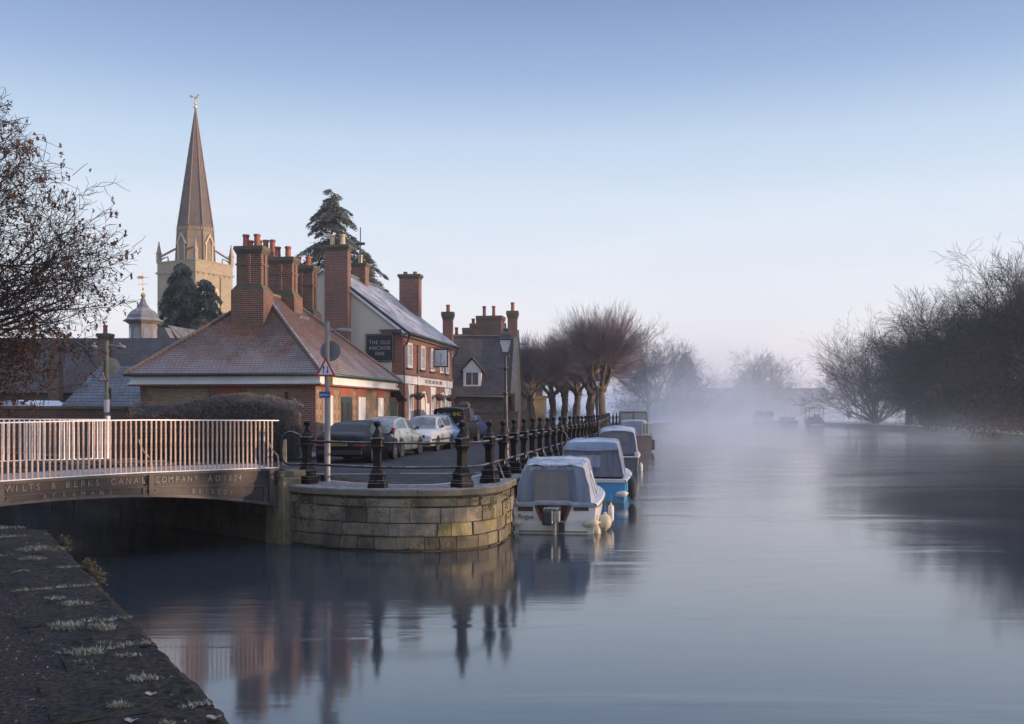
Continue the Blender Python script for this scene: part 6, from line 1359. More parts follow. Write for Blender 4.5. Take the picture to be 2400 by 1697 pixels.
s = MB(); s.box(-.88, -.05, 1.985, 2.02, 2.10, 2.66); s.box(.05, .88, 1.985, 2.02, 2.10, 2.66); s.build('wheelhouse_window', pbr('grey_green_glass', (0.16, 0.19, 0.19), (0.2, 0.22, 0.22), rough=.2), wh)
for k, (y, z) in enumerate(((.6, .55), (1.6, .5), (3.0, .45))):
    s = MB(); M_ = 18; s.grid([[((.27 + .09 * math.cos(b)) * 0 + .09 * math.sin(b), (.27 + .09 * math.cos(b)) * math.cos(a), (.27 + .09 * math.cos(b)) * math.sin(a)) for b in [2 * math.pi * j / 8 for j in range(8)]] for a in [2 * math.pi * i / M_ for i in range(M_ + 1)]], close=True)
    p = Vector((7.98, 65.0, WZ + z)) + Matrix.Rotation(ROT * .6, 3, 'Z') @ Vector((1.28, y, 0)); tag(s.build('tyre_fender', rubber, loc=p, rz=ROT * .6, smooth=True), ['black tyre fender nearest the stern of the wooden boat', 'black tyre fender amidships on the wooden boat', 'black tyre fender nearest the bow of the wooden boat'][k], 'fender', 'fenders hung over the boat sides')
def bl(b, x, y, z): return b.matrix_basis @ Vector((x, y, z))
for b in (B1, B2, B3): b.matrix_basis
def fe(lab, b, x, y, z, r, h, m=None, lying=False):
    p = b.matrix_basis @ Vector((x, y, z)); return fender(lab, p.x, p.y, p.z, r, h, ROT, m, R(82) if lying else 0)
bpy.context.view_layer.update()
fe('small cream fender lying across the white cruiser\'s stern near the wall', B1, -.86, -.07, .22, .07, .30, lying=True)
fe('cream fender lying across the white cruiser\'s stern corner near open water', B1, .86, -.08, .25, .09, .34, lying=True)
fe('round cream buoy fender on the white cruiser\'s water side', B1, 1.15, .55, .22, .15, .36); fe('slim upright white fender hanging past the white cruiser\'s buoy', B1, 1.26, 1.5, .32, .07, .42, fendw)
fe('short cream fender in the water at the white cruiser\'s corner', B1, .98, .18, .02, .08, .26)
fe('white fender lying across the blue cruiser\'s stern corner', B2, .92, -.10, .28, .09, .34, fendw, True)
fe('long dark fender hanging beside the blue cruiser', B2, 1.22, .6, .42, .13, .62, rubber); fe('slim white fender hanging beside the third cruiser', B3, 1.1, .1, .12, .08, .46, fendw)
# mooring ropes
def rope(lab, pts, r=.012, n=14, sag=.18):
    s = MB()
    for a, b in zip(pts[:-1], pts[1:]):
        a, b = Vector(a), Vector(b); P_ = []
        for i in range(n + 1):
            u = i / n; p = a.lerp(b, u); p.z -= sag * 4 * u * (1 - u) * (b - a).length * .3; P_.append(p)
        s.tube(P_, r, 5)
    return tag(s.build('mooring_rope', ropem, smooth=True), lab, 'rope', 'mooring ropes from railing to boats')
rope('pair of grey mooring ropes from the railing corner down to the white cruiser', [(-.30, 21.9, .44), (.16, 22.55, -.58)], .008, sag=.25)
rope('frosty grey mooring rope slack below the railing above the white cruiser', [(-.30, 21.95, .42), (.05, 22.6, -.35), (.3, 23.6, -.45)], .008, sag=.4)
for i, (a, b, lb_) in enumerate((((.9, 29.8, .42), (1.6, 30.6, -.40), 'blue grey mooring rope from railing to the blue cruiser\'s stern'), ((1.25, 31.9, .42), (1.6, 30.7, -.42), 'mooring rope slanting back from railing to the blue cruiser'), ((1.8, 35.5, .95), (2.6, 34.8, -.1), 'thin rope from the top rail to the blue cruiser\'s bow'), ((3.3, 44.6, .42), (4.1, 46.2, -.45), 'distant mooring rope from railing to the third cruiser'))): rope(lb_, [a, b], .012, sag=.3)
hr = MB(); rq = random.Random(8)      # hoarfrosted rope tails and webs hanging from the bottom rail
for k in range(4, 24):
    x, y = post_xy[k]
    for _ in range(3):
        a = Vector((x + rq.uniform(.02, .14), y + rq.uniform(-.15, .5), .40)); P_ = [a + Vector((.05 * noise.noise((k, j * .6, 1)), .06 * noise.noise((k, j * .5, 5)), -.07 * j)) for j in range(rq.randint(3, 6))]; hr.tube(P_, .010, 4)
tag(hr.build('frosted_cobwebs', pbr('hoar', (0.45, 0.46, 0.52), rough=.9), norm=False), kind='stuff')
# misty boats along the right bank
def far_boat(lab, x, y, rz, kind):
    o = thing('river_boat', lab, 'boat', (x, y, WZ), rz)
    if kind == 'cabin':
        hull(o, 7.5, 2.6, .9, gel, m2=gel); s = MB(); s.frus((-1.1, 1.1, .8, 5.2), (-.95, .95, 1.0, 4.6), .9, 2.9); c_ = s.build('cabin', gel, o, bevel=.1)
        s = MB(); s.box(-.95, .95, .72, .80, 1.7, 2.6); s.add([(-1.09, 1.2, 1.7), (-1.09, 4.6, 1.7), (-1.02, 4.3, 2.6), (-1.02, 1.2, 2.6)], [(0, 1, 2, 3)]); s.box(-1.12, -1.0, 1.2, 4.4, 1.8, 2.5); s.build('window', pbr('misty_glass', (0.10, 0.13, 0.18), rough=.3), c_)
    elif kind == 'low':
        hull(o, 6.5, 2.3, .9, blueh, m2=blueh); s = MB(); s.frus((-1.0, 1.0, .4, 4.0), (-.8, .8, .8, 3.6), .9, 1.7); s.build('canopy', bluecv, o, bevel=.1)
        s = MB(); s.tube([(-.9, 1, 1.6), (-.9, 1, 3.0), (.9, 1, 3.0), (.9, 1, 1.6)], .04, 5); s.tube([(-.9, 2.6, 1.6), (-.9, 2.6, 3.0), (.9, 2.6, 3.0), (.9, 2.6, 1.6)], .04, 5); s.build('hoop', gel, o)
    else:
        hull(o, 6.5, 2.6, 1.0, pbr('navy_hull', (.05, .06, .09)), m2=motorb); s = MB(); s.box(-1.4, 1.4, .2, 3.6, 3.2, 3.34); s.build('canopy_top', motorb, o)
        s = MB()
        for xx in (-1.25, 1.25):
            for yy in (.4, 3.4): s.tube([(xx, yy, .9), (xx * .98, yy, 3.2)], .05, 5)
        s.build('canopy_post', motorb, o); s = MB(); s.frus((-1.1, 1.1, .1, 3.2), (-.9, .9, .3, 2.9), 1.0, 1.75); s.ball((-.2, .6, 1.95), .25, 8); s.ball((.4, .6, 1.95), .25, 8); s.build('cockpit', darkcv, o)
        s = MB(); s.box(-1.0, 1.0, -.05, 0, .15, .45); s.build('stern_fender', gel, o)
far_boat('pale misty cabin boat, outermost of the three at the right bank', 47.8, 184.0, R(12), 'cabin'); far_boat('low blue misty boat between the cabin boat and the open canopy boat', 50.6, 180.0, R(5), 'low'); far_boat('dark open launch with flat canopy moored against the right bank', 53.0, 173.0, R(-4), 'open')
bn = MB(); bn.frus((-.3, .3, -.3, .3), (-.4, .4, -.4, .4), 0, 1.0); bn.box(-.45, .45, -.45, .45, 1.0, 1.15); bn.box(-.08, .08, -.08, .08, -.4, 0); tag(bn.build('litter_bin', pbr('bin_brown', (.06, .04, .04)), loc=(62.3, 184, .3)), 'dark litter bin on the frosty bank beside the canopy boat', 'litter bin')
for i, (x, y, h, lab) in enumerate(((66.8, 186, 2.1, 'tall wooden post beneath the bare bankside branches'), (68.2, 184, 1.3, 'short wooden post beneath the bare bankside branches'))):
    s = MB(); s.box(-.14, .14, -.14, .14, 0, h); s.tube([(0, 0, h * .8), (.9, 0, h * .75)], .03, 4); tag(s.build('mooring_post', pbr('post_wood', (.06, .05, .05)), loc=(x, y, -.55)), lab, 'post')
for i, (x, lab, w_) in enumerate(((34.8, 'faint white boat deep in the mist at the far bank', 5.5), (45.5, 'faint pale long boat in the mist left of the moored boats', 7.0))):
    o = thing('river_boat', lab, 'boat', (x, 245 + i * 4, WZ), R(80)); hull(o, w_, 2.2, .8, gel, m2=gel); s = MB(); s.frus((-.9, .9, 1.0, w_ - 2), (-.7, .7, 1.3, w_ - 2.4), .8, 2.0); s.build('cabin', gel, o); s = MB(); s.box(-1.0, 1.0, .8, w_ - 1.2, 2.6, 2.75) if i else s.box(-.8, .8, 1.2, 2.4, 2.0, 2.5); s.build('roof', gel, o)
# ------------------------------------------------------------------ trees
bark = pbr('bark', (0.085, 0.068, 0.060), (0.05, 0.042, 0.040), rough=.95, ns=3, bump=.6, bs=18)
twigm = pbr('winter_twigs', (0.032, 0.030, 0.034), (0.018, 0.018, 0.022), rough=.95, ns=.6)
twigd = pbr('dark_twigs', (0.045, 0.032, 0.030), (0.028, 0.022, 0.023), rough=.95, ns=1)
planeb = pbr('plane_bark', (0.15, 0.115, 0.075), (0.07, 0.06, 0.048), rough=.95, ns=3.5, amt=.5, bump=.8, bs=9)
def seg_tube(mb, pts, rs, n=3):
    """light triangular tube without caps"""
    up = Vector((.31, .2, .93)); vs = []; fs = []; m = len(pts)
    for i in range(m):
        d = pts[min(i + 1, m - 1)] - pts[max(i - 1, 0)]; a = d.cross(up)
        if a.length < 1e-6: a = d.orthogonal()
        a.normalize(); b = a.cross(d).normalized(); r = rs[i]
        for k in range(n):
            t = 2 * math.pi * k / n; q = pts[i] + a * (r * math.cos(t)) + b * (r * math.sin(t)); vs.append((q.x, q.y, q.z))
    for i in range(m - 1):
        for k in range(n): fs.append((i * n + k, i * n + (k + 1) % n, (i + 1) * n + (k + 1) % n, (i + 1) * n + k))
    mb.add(vs, fs)
MINR = .0135
def grow(mb, rd, p, d, L, r, lv, spec, tips=None, env=None):
    """spec[lv] = (children, spread in radians, length ratio, wander, lift)"""
    ns = 4 if lv < 2 else 3; pts = [p.copy()]; rs = [r]; ch, spread, lr, wan, lift = spec[lv]
    for i in range(ns):
        d = (d + Vector((rd.gauss(0, wan), rd.gauss(0, wan), rd.gauss(0, wan) + lift))).normalized(); p = p + d * (L / ns); pts.append(p.copy()); rs.append(r * (1 - .80 * (i + 1) / ns) if lv < len(spec) - 1 else r * (1 - .5 * (i + 1) / ns))
    if env and lv > 0 and not env(p): return
    seg_tube(mb, pts, rs, 6 if lv < 2 else (4 if lv == 2 else 3))
    if lv == len(spec) - 1:
        if tips is not None: tips.append((p.copy(), d.copy()))
        return
    for k in range(ch):
        u = rd.uniform(.28, 1.0) if k < ch - 1 else 1.0; i = min(int(u * ns), ns - 1); q = pts[i].lerp(pts[i + 1], u * ns - i)
        rr = rd.uniform(0, 6.283); o = d.orthogonal().normalized(); o2 = d.cross(o); off = o * math.cos(rr) + o2 * math.sin(rr); sa = spread * rd.uniform(.6, 1.2) * (.4 if k == ch - 1 else 1)
        base = (pts[min(i + 1, ns)] - pts[i]).normalized(); nd = (base * math.cos(sa) + off * math.sin(sa)).normalized()
        grow(mb, rd, q, nd, L * lr * rd.uniform(.75, 1.2), max(rs[i] * (.70 if lv < 2 else .58), MINR), lv + 1, spec, tips, env)
def bare_tree(seed, H, spec, trunk_h, r0, lean=(0, 0), limbs=6, tw=twigm, limb_ratio=.42, min_ang=.25, max_ang=1.1, first_len=None):
    rd = random.Random(seed); T = MB(); Cn = MB(); p = Vector((0, 0, -.3)); pts = [p.copy()]; rs = [r0 * 1.25]; n = 7
    for i in range(n):
        p = Vector((lean[0] * (i + 1) / n * trunk_h, lean[1] * (i + 1) / n * trunk_h, trunk_h * (i + 1) / n)) + Vector((rd.gauss(0, .05), rd.gauss(0, .05), 0)) * trunk_h * .12; pts.append(p.copy()); rs.append(r0 * (1 - .55 * (i + 1) / n))
    seg_tube(T, pts, rs, 9)
    for k in range(limbs):
        u = .38 + .62 * (k + 1) / limbs; i = min(int(u * n), n - 1); q = pts[i].lerp(pts[i + 1], u * n - i); a = k * 2.4 + rd.uniform(-.4, .4); inc = lerp(max_ang, min_ang, (k / max(1, limbs - 1))) * rd.uniform(.85, 1.15)
        d = Vector((math.cos(a) * math.sin(inc), math.sin(a) * math.sin(inc), math.cos(inc))); grow(Cn, rd, q, d, (first_len or H * limb_ratio) * rd.uniform(.8, 1.1), rs[i] * .55, 0, spec)
    return T, Cn
def make_tree(name, label, loc, seed, H, spec, trunk_h, r0, group=None, tw=twigm, tb=bark, rz=0, **kw):
    o = thing(name, label, 'tree', loc, rz, group); T, Cn = bare_tree(seed, H, spec, trunk_h, r0, tw=tw, **kw); T.build('trunk', tb, o, norm=False, smooth=True); Cn.build('crown', tw, o, norm=False)
    return o
SP1 = [(5, .75, .62, .10, .03), (5, .70, .60, .13, .02), (5, .65, .58, .16, .03), (4, .6, .62, .18, .04), (0, 0, 0, .2, .05)]
SP2 = [(6, .80, .60, .12, .02), (6, .75, .62, .15, .01), (5, .7, .60, .18, .02), (3, .65, .60, .2, .03), (0, 0, 0, .2, .04)]
# right bank: protos, then copies
GR_ = 'bare trees on the right bank'
tA = make_tree('bare_tree', 'tallest bare tree on the right bank at the photo edge', (49.5, 95, -.4), 21, 12.2, SP2, 6.6, .42, GR_, limbs=10, limb_ratio=.42)
tB = make_tree('bare_tree', 'spreading bare tree leaning over the frosty grass', (67, 163, -.4), 33, 13, SP2, 4.8, .36, GR_, limbs=10, limb_ratio=.5, min_ang=.35, max_ang=1.35)
tC = make_tree('bare_tree', 'bare tree of middling height halfway along the right bank', (56.5, 121, -.4), 47, 14.0, SP2, 6.5, .38, GR_, limbs=10, limb_ratio=.45, max_ang=1.2)
cps = [(tA, 58, 112, 1.2, 40, 'tall bare tree rising behind the leaning poplar trunk'), (tC, 51.5, 104, 1.08, 100, 'bare tree standing close behind the dark water-side bushes'), (tA, 68, 140, 1.12, 200, 'hazy bare tree filling the upper slope of the wood'), (tB, 72.5, 176, .95, 70, 'purple-tinged bare tree right of the frosty bank'),
       (tC, 46.5, 82, 1.05, 250, 'large bare tree cut by the right edge of the frame'), (tA, 74, 128, 1.15, 310, 'tall bare tree behind the others at the wood\'s crest'), (tB, 60, 138, .92, 180, 'low wide bare tree overhanging the river margin'), (tC, 79, 182, .85, 20, 'faint bare tree at the tapering end of the wood'), (tB, 55, 127, .85, 285, 'dense twiggy bare tree in the middle of the wood'), (tC, 66, 150, .98, 150, 'bare tree standing just right of the fanning willow'), (tC, 63, 122, 1.1, 15, 'bare tree in the second rank of the wood'), (tA, 56, 100, .95, 75, 'slim bare tree behind the tallest one'), (tC, 60, 151, 1.0, 200, 'bare tree close behind the low fanning willow'), (tA, 63, 157, .95, 120, 'upright bare tree joining the willow to the wood'), (tC, 57.5, 132, 1.12, 330, 'tall upright bare tree on the left shoulder of the wood')]
for t, x, y, sc, rz, lab in cps: dup(t, (x, y, -.4), R(rz), lab, (sc, sc, sc))
# multi-stemmed willow fanning from the water's edge
wl = thing('bankside_willow', 'many stemmed willow fanning out low over the water', 'tree', (59.6, 163.0, -.5), 0, GR_)
rd = random.Random(5); T = MB(); Cn = MB()
for k in range(26):
    a = rd.uniform(0, 6.28); inc = rd.uniform(.15, 1.3); d = Vector((math.cos(a) * math.sin(inc) - .25, math.sin(a) * math.sin(inc) * .7, math.cos(inc))).normalized(); grow(Cn, rd, Vector((rd.uniform(-.4, .4), rd.uniform(-.4, .4), 0)), d, rd.uniform(6.0, 9.5), .13, 0, [(6, .5, .55, .08, .03), (5, .55, .6, .12, .02), (5, .6, .6, .15, .02), (3, .6, .6, .15, .02), (0, 0, 0, .15, .03)])
seg_tube(T, [Vector((0, 0, -.5)), Vector((0, 0, .6)), Vector((-.2, 0, 1.6))], [.7, .5, .2], 8); T.build('trunk', bark, wl, norm=False, smooth=True); Cn.build('crown', twigm, wl, norm=False)
# pale leaning stem
s = MB(); q = thing('leaning_poplar', 'pale slender poplar stem leaning through the dark trees', 'tree', (63.5, 138, -.5), 0)
seg_tube(s, [Vector((0, 0, 0)), Vector((-1.2, 0, 4)), Vector((-2.6, 0, 8)), Vector((-4.5, 0, 12.5))], [.3, .24, .17, .06], 7); s.build('trunk', pbr('pale_bark', (.30, .34, .34), (.2, .22, .22)), q, norm=False); s = MB(); rd = random.Random(3)
for k in range(12): grow(s, rd, Vector((-2.6 - .16 * k, 0, 8 + .38 * k)), Vector((rd.gauss(0, .5), rd.gauss(0, .5), .8)).normalized(), 2.2, .04, 0, [(4, .6, .6, .1, .03), (4, .6, .6, .1, .03), (0, 0, 0, .1, 0)])
s.build('crown', twigm, q, norm=False)
# dark undergrowth and ivy below the right trees
def leaf_cloud(mb, rd, c, rad, n, size, flat=1.0):
    for _ in range(n):
        v = Vector((rd.gauss(0, 1), rd.gauss(0, 1), rd.gauss(0, 1))).normalized() * (rd.random() ** .4); p = Vector((c[0] + v.x * rad[0], c[1] + v.y * rad[1], c[2] + v.z * rad[2])); e1 = Vector((rd.uniform(-1, 1), rd.uniform(-1, 1), rd.uniform(-1, 1))).normalized() * size * rd.uniform(.5, 1.2); e2 = e1.orthogonal().normalized() * size * .5 * flat
        mb.add([tuple(p - e1), tuple(p - e2), tuple(p + e1), tuple(p + e2)], [(0, 1, 2, 3)])
ivy = pbr('ivy_leaf', (0.012, 0.016, 0.010), (0.026, 0.025, 0.018), rough=.9, ns=.4)
def scrub(label, x, y, w_, h, n, seed, d=2.5):
    o = thing('bankside_bush', label, 'bush', (x, y, -.5), 0, 'dark bushes along the right bank'); rd = random.Random(seed); f = MB(); b = MB()
    for k in range(26):
        c = (rd.uniform(-w_, w_), rd.uniform(-d, d), rd.uniform(.2, 1) * h * (.55 + .45 * noise.noise((k, seed, 1)))); rr = rd.uniform(.7, 1.7) * h / 5; leaf_cloud(f, rd, c, (rr * 1.4, rr * 1.4, rr), n // 26, .20)
    for k in range(46):
        a = rd.uniform(0, 6.28); dd = Vector((math.cos(a) * .5, math.sin(a) * .4, 1)).normalized(); grow(b, rd, Vector((rd.uniform(-w_, w_), rd.uniform(-d, d), 0)), dd, h * .55, .05, 0, [(5, .6, .6, .12, .03), (4, .6, .6, .15, .03), (0, 0, 0, .1, .02)])
    f.build('foliage', ivy, o, norm=False); b.build('branch', bark, o, norm=False); return o
for i, (x, y, w_, h, lab) in enumerate(((60.5, 134, 4, 5.0, 'dark bush at the left end of the wood above the water'), (56.5, 122, 5, 6.0, 'broad dark bush under the pale leaning stem'), (52.5, 108, 4.5, 7.5, 'ivy-green bush below the middle of the wood'), (50, 96, 4.5, 8.5, 'tall dark ivied bush near the right edge of the frame'), (48, 86, 3.5, 7.5, 'darkest bush at the right edge by the water'), (62, 116, 6, 8.5, 'high thicket behind the water-side bushes'), (66, 150, 5, 5, 'small thicket behind the willow'))):
    scrub(lab, x, y, w_, h, 8500, 40 + i)
# plane trees along the promenade, pollarded
MINR = .0075
planet = pbr('plane_twigs', (0.22, 0.165, 0.17), (0.14, 0.11, 0.12), rough=.95, ns=.5)
def plane_tree(label, x, y, H, seed, r0, crown, nl=7, trunk_h=None):
    o = thing('plane_tree', label, 'tree', (x, y, -.09), 0, 'pollarded plane trees on the promenade'); rd = random.Random(seed); T = MB(); Cn = MB(); th = trunk_h or H * .34
    pts = []; rs = []
    for i in range(9):
        u = i / 8; pts.append(Vector((.10 * math.sin(u * 5 + seed), .08 * math.cos(u * 4 + seed), -.2 + (th + .2) * u))); rs.append(r0 * (1.25 if i == 0 else 1 + .12 * math.sin(i * 2.3 + seed)) * (1 - .15 * u))
    seg_tube(T, pts, rs, 12); top = pts[-1]
    T.ball(tuple(top), r0 * 1.05, 10, (1.1, 1.1, .9))
    for k in range(nl):
        a = k * 2 * math.pi / nl + rd.uniform(-.3, .3); inc = rd.uniform(.5, 1.15) if k else .15; L = H * .17 * rd.uniform(.8, 1.25); q = top.copy(); d = Vector((math.cos(a) * math.sin(inc), math.sin(a) * math.sin(inc), math.cos(inc))); P_ = [q.copy()]
        for j in range(4): d = (d + Vector((rd.gauss(0, .22), rd.gauss(0, .22), rd.gauss(.12, .15)))).normalized(); q = q + d * L / 4; P_.append(q.copy())
        seg_tube(T, P_, [r0 * .55, r0 * .46, r0 * .4, r0 * .34, r0 * .32], 8); T.ball(tuple(q), r0 * .40, 8)
        for m_ in range(3):
            dd = (d + Vector((rd.gauss(0, .6), rd.gauss(0, .6), rd.gauss(.2, .35)))).normalized(); e = q + dd * H * .085; seg_tube(T, [q, q.lerp(e, .5) + Vector((0, 0, .05)), e], [r0 * .28, r0 * .22, r0 * .2], 6); T.ball(tuple(e), r0 * .26, 7)
            for sh in range(15):
                out = (Vector((e.x - top.x, e.y - top.y, (e.z - top.z) * .5 + .1))).normalized(); sd = (out * 1.0 + Vector((rd.gauss(0, .65), rd.gauss(0, .65), rd.gauss(.22, .62)))).normalized()
                Ls = crown * .92 * rd.uniform(.6, 1.0) * (1.0 if sd.z > 0 else .6); grow(Cn, rd, e.copy(), sd, Ls, .018, 0, [(7, .40, .42, .06, .04), (4, .45, .55, .08, .03), (0, 0, 0, .06, .05)])
    T.build('trunk', planeb, o, norm=False, smooth=True); Cn.build('crown', planet, o, norm=False); return o
plane_tree('nearest and largest plane tree with wide domed crown by the railing', 7.25, 81, 10.1, 1, .46, 3.6, 8)
plane_tree('plane tree with straight trunk just left of the lantern lamp', 7.15, 90, 9.6, 2, .42, 3.3)
plane_tree('plane tree third from the railing end with leaning trunk', 6.4, 98, 9.9, 3, .40, 3.6)
plane_tree('yellow-barked plane tree in the middle of the promenade row', 5.45, 104, 9.6, 4, .38, 3.5)
plane_tree('plane tree between the yellow-barked one and the stone house end', 4.4, 109, 9.5, 5, .42, 3.5)
plane_tree('plane tree standing in front of the sunlit cream house', 1.75, 90, 7.8, 6, .33, 3.1)
# conifers
def conifer(name, label, loc, H, Rr, seed, n, m, drop=.35, low=.12, leaf=.22, gap=.35, power=.9, pl=70, tw_=1.0, step=.55, up=.0):
    """whorls of boughs, each a spine carrying short side sprays with drooping leaf faces"""
    o = thing(name, label, 'tree', loc, 0); rd = random.Random(seed); T = MB(); F = MB()
    seg_tube(T, [Vector((0, 0, -.3)), Vector((.05, 0, H * .5)), Vector((0, 0, H * .99))], [H * .018, H * .012, .02], 7)
    z = H * low; boughs = []
    while z < H * .985:
        u = z / H; k = rd.randint(4, 7) if u < .9 else 4; a0_ = rd.uniform(0, 6.28)
        for j in range(k):
            a = a0_ + 6.283 * j / k + rd.uniform(-.35, .35); rm = (Rr * (1 - u) ** power) * rd.uniform(1 - gap, 1.12) + .12; boughs.append((z + rd.uniform(-.6, .6) * step, a + rd.uniform(-.5, .5), rm * (1 + .35 * noise.noise((a, z * .7, seed)))))
        z += step * rd.uniform(.7, 1.3) * (1.0 if u < .85 else .6)
    tot = sum(b_[2] for b_ in boughs)
    for z, a, rm in boughs:
        d = Vector((math.cos(a), math.sin(a), 0)); s_ = d.cross(Vector((0, 0, 1))); c0 = Vector((0, 0, z)); c1 = c0 + d * rm * .5 + Vector((0, 0, rm * (.10 + up))); c2 = c0 + d * rm + Vector((0, 0, -rm * drop)); P_ = lambda t: c0 * (1 - t) ** 2 + c1 * 2 * t * (1 - t) + c2 * t * t
        seg_tube(T, [P_(0), P_(.33), P_(.66), P_(1)], [.05, .035, .02, .008], 3)
        for _ in range(int(n * rm / tot)):
            t = .12 + .88 * rd.random() ** .75; p = P_(t); side = rd.gauss(0, (.10 + .22 * rm * (1 - t) ** .6 * .8) * tw_); q = p + s_ * side + Vector((0, 0, -abs(side) * .25 - abs(rd.gauss(0, .10)) * (1 + drop)))
            e1 = (d * rd.uniform(.2, 1) + s_ * math.copysign(rd.uniform(0, 1.1), side) + Vector((0, 0, -rd.uniform(0, 1.2) * drop * 2 + up))).normalized() * leaf * rd.uniform(.5, 1.3); e2 = e1.orthogonal().normalized() * leaf * .20
            F.add([tuple(q - e1 * .4), tuple(q - e2), tuple(q + e1), tuple(q + e2)], [(0, 1, 2, 3)])
    T.build('trunk', bark, o, norm=False, smooth=True); F.build('crown', m, o, norm=False); return o
yew = pbr('yew_green', (0.036, 0.048, 0.038), (0.13, 0.135, 0.10), rough=.9, ns=1.1, amt=.6); spr = pbr('spruce_green', (0.045, 0.060, 0.052), (0.11, 0.12, 0.11), rough=.9, ns=1.0, amt=.6)
conifer('yew_tree', 'broad dark yew standing before the church tower', (-29.2, 88, 0), 14.8, 4.0, 3, 46000, yew, drop=.75, gap=.4, power=.42, leaf=.30, step=.7, low=.05)
conifer('yew_tree', 'smaller yew crown at the right of the broad dark yew', (-26.6, 86, 0), 13.0, 4.0, 4, 30000, yew, drop=.75, gap=.4, power=.5, leaf=.28, step=.7, low=.05)
conifer('spruce_tree', 'tall spruce with open drooping boughs behind the inn chimney', (-15.6, 86, 0), 20.8, 12.5, 5, 50000, spr, drop=.30, gap=.65, power=.85, leaf=.26, low=.3, step=.5, up=.08)
conifer('spruce_tree', 'shorter spruce right of the tall one behind the inn roof', (-12.4, 84, 0), 15.2, 9.0, 8, 24000, spr, drop=.30, gap=.65, power=.85, leaf=.26, low=.3, step=.5, up=.08)
# misty trees across the reach
FG = 'misty trees beyond the bend'
def misty(t, x, y, sc, rz, lab, sz=None):
    r = dup(t, (x, y, -.4), R(rz), lab, (sc, sc, sz or sc)); r['group'] = FG; return r
for i, (t, x, y, sc, rz) in enumerate(((tA, 47, 66, 1, 20), (tC, 50, 52, 1.05, 160), (tA, 46, 38, 1.0, 250), (tC, 47, 24, 1.05, 80), (tA, 49, 10, 1.1, 330))):
    dup(t, (x, y, -.4), R(rz), ['bare tree just beyond the right edge of the frame', 'second bare tree out of frame along the right bank', 'third bare tree out of frame along the right bank', 'fourth bare tree out of frame along the right bank', 'bare tree opposite the viewer on the right bank'][i], (sc, sc, sc))
misty(tB, 66.5, 262, 1.12, 30, 'lone round bare tree in the mist at mid river', 1.25); misty(tC, 65.0, 264, .98, 90, 'second crown merged with the lone misty tree'); misty(tB, 68.0, 268, 1.05, 200, 'third crown at the right of the lone misty tree', 1.15); 
misty(tC, 24, 165, .95, 10, 'hazy bare tree just right of the plane trees'); misty(tB, 27.5, 178, .95, 130, 'lower hazy tree beside the plane tree crowns'); misty(tC, 34.5, 215, .92, 210, 'faint tree left of the dark conifer shape'); misty(tB, 45, 240, .62, 60, 'small faint tree right of the dark conifer shape'); misty(tA, 20.5, 150, .72, 80, 'misty tree low behind the railing end')
misty(tC, 95, 300, .6, 0, 'very faint tree left of the right-hand wood'); misty(tA, 104, 300, .6, 140, 'very faint tree nearest the right-hand wood')
conifer('cypress_tree', 'dark conical conifer shape fading in the mist', (37.0, 212, -.3), 14.5, 6.0, 12, 22000, yew, drop=.5, gap=.3, power=.7, leaf=.6, step=.7, low=.05)
conifer('cypress_tree', 'squat dark evergreen beside the lone misty tree', (71.5, 266, -.3), 9.0, 3.8, 13, 9000, yew, drop=.5, gap=.3, power=.5, leaf=.6, low=.05)
scrub('misty shrub mass at the foot of the hazy trees', 26, 172, 7, 6, 6000, 71); scrub('faint dark bushes beneath the conifer shape in mist', 41, 222, 9, 6.5, 6000, 72); scrub('faint bushes under the lone misty tree', 64, 266, 10, 5, 6000, 73)
s = MB(); s.box(0, 36, 0, 10, 0, 5.0); bs_ = thing('riverside_shed', 'long low building with level roof faint in the mist', 'building', (52, 272, -.3), R(4)); s.build('wall', pbr('misty_wall', (.12, .11, .12)), bs_); s = MB(); s.prism([(-.5, 5), (10.5, 5), (5, 8.2)], -.5, 36.5, 'x'); s.build('roof', pbr('misty_roof', (.10, .09, .10)), bs_)
s = MB(); s.box(0, 60, 0, 12, 0, 3.4); bs_ = thing('riverside_shed', 'second long faint building right of the lone misty tree', 'building', (82, 305, -.3), R(0)); s.build('wall', pbr('misty_wall', (.12, .11, .12)), bs_); s = MB(); s.prism([(-.5, 3.4), (12.5, 3.4), (6, 6.0)], -.5, 60.5, 'x'); s.build('roof', pbr('misty_roof', (.10, .09, .10)), bs_)
# bushes behind promenade in the gap between the trunks
scrub('rounded grey shrub seen between the plane trunks', 6.0, 150, 4, 3.2, 2500, 74, 2)
scrub('frosty pinkish shrubs in front of the almshouse wall', -24.5, 66, 2.6, 4.9, 3000, 75, 1.2)
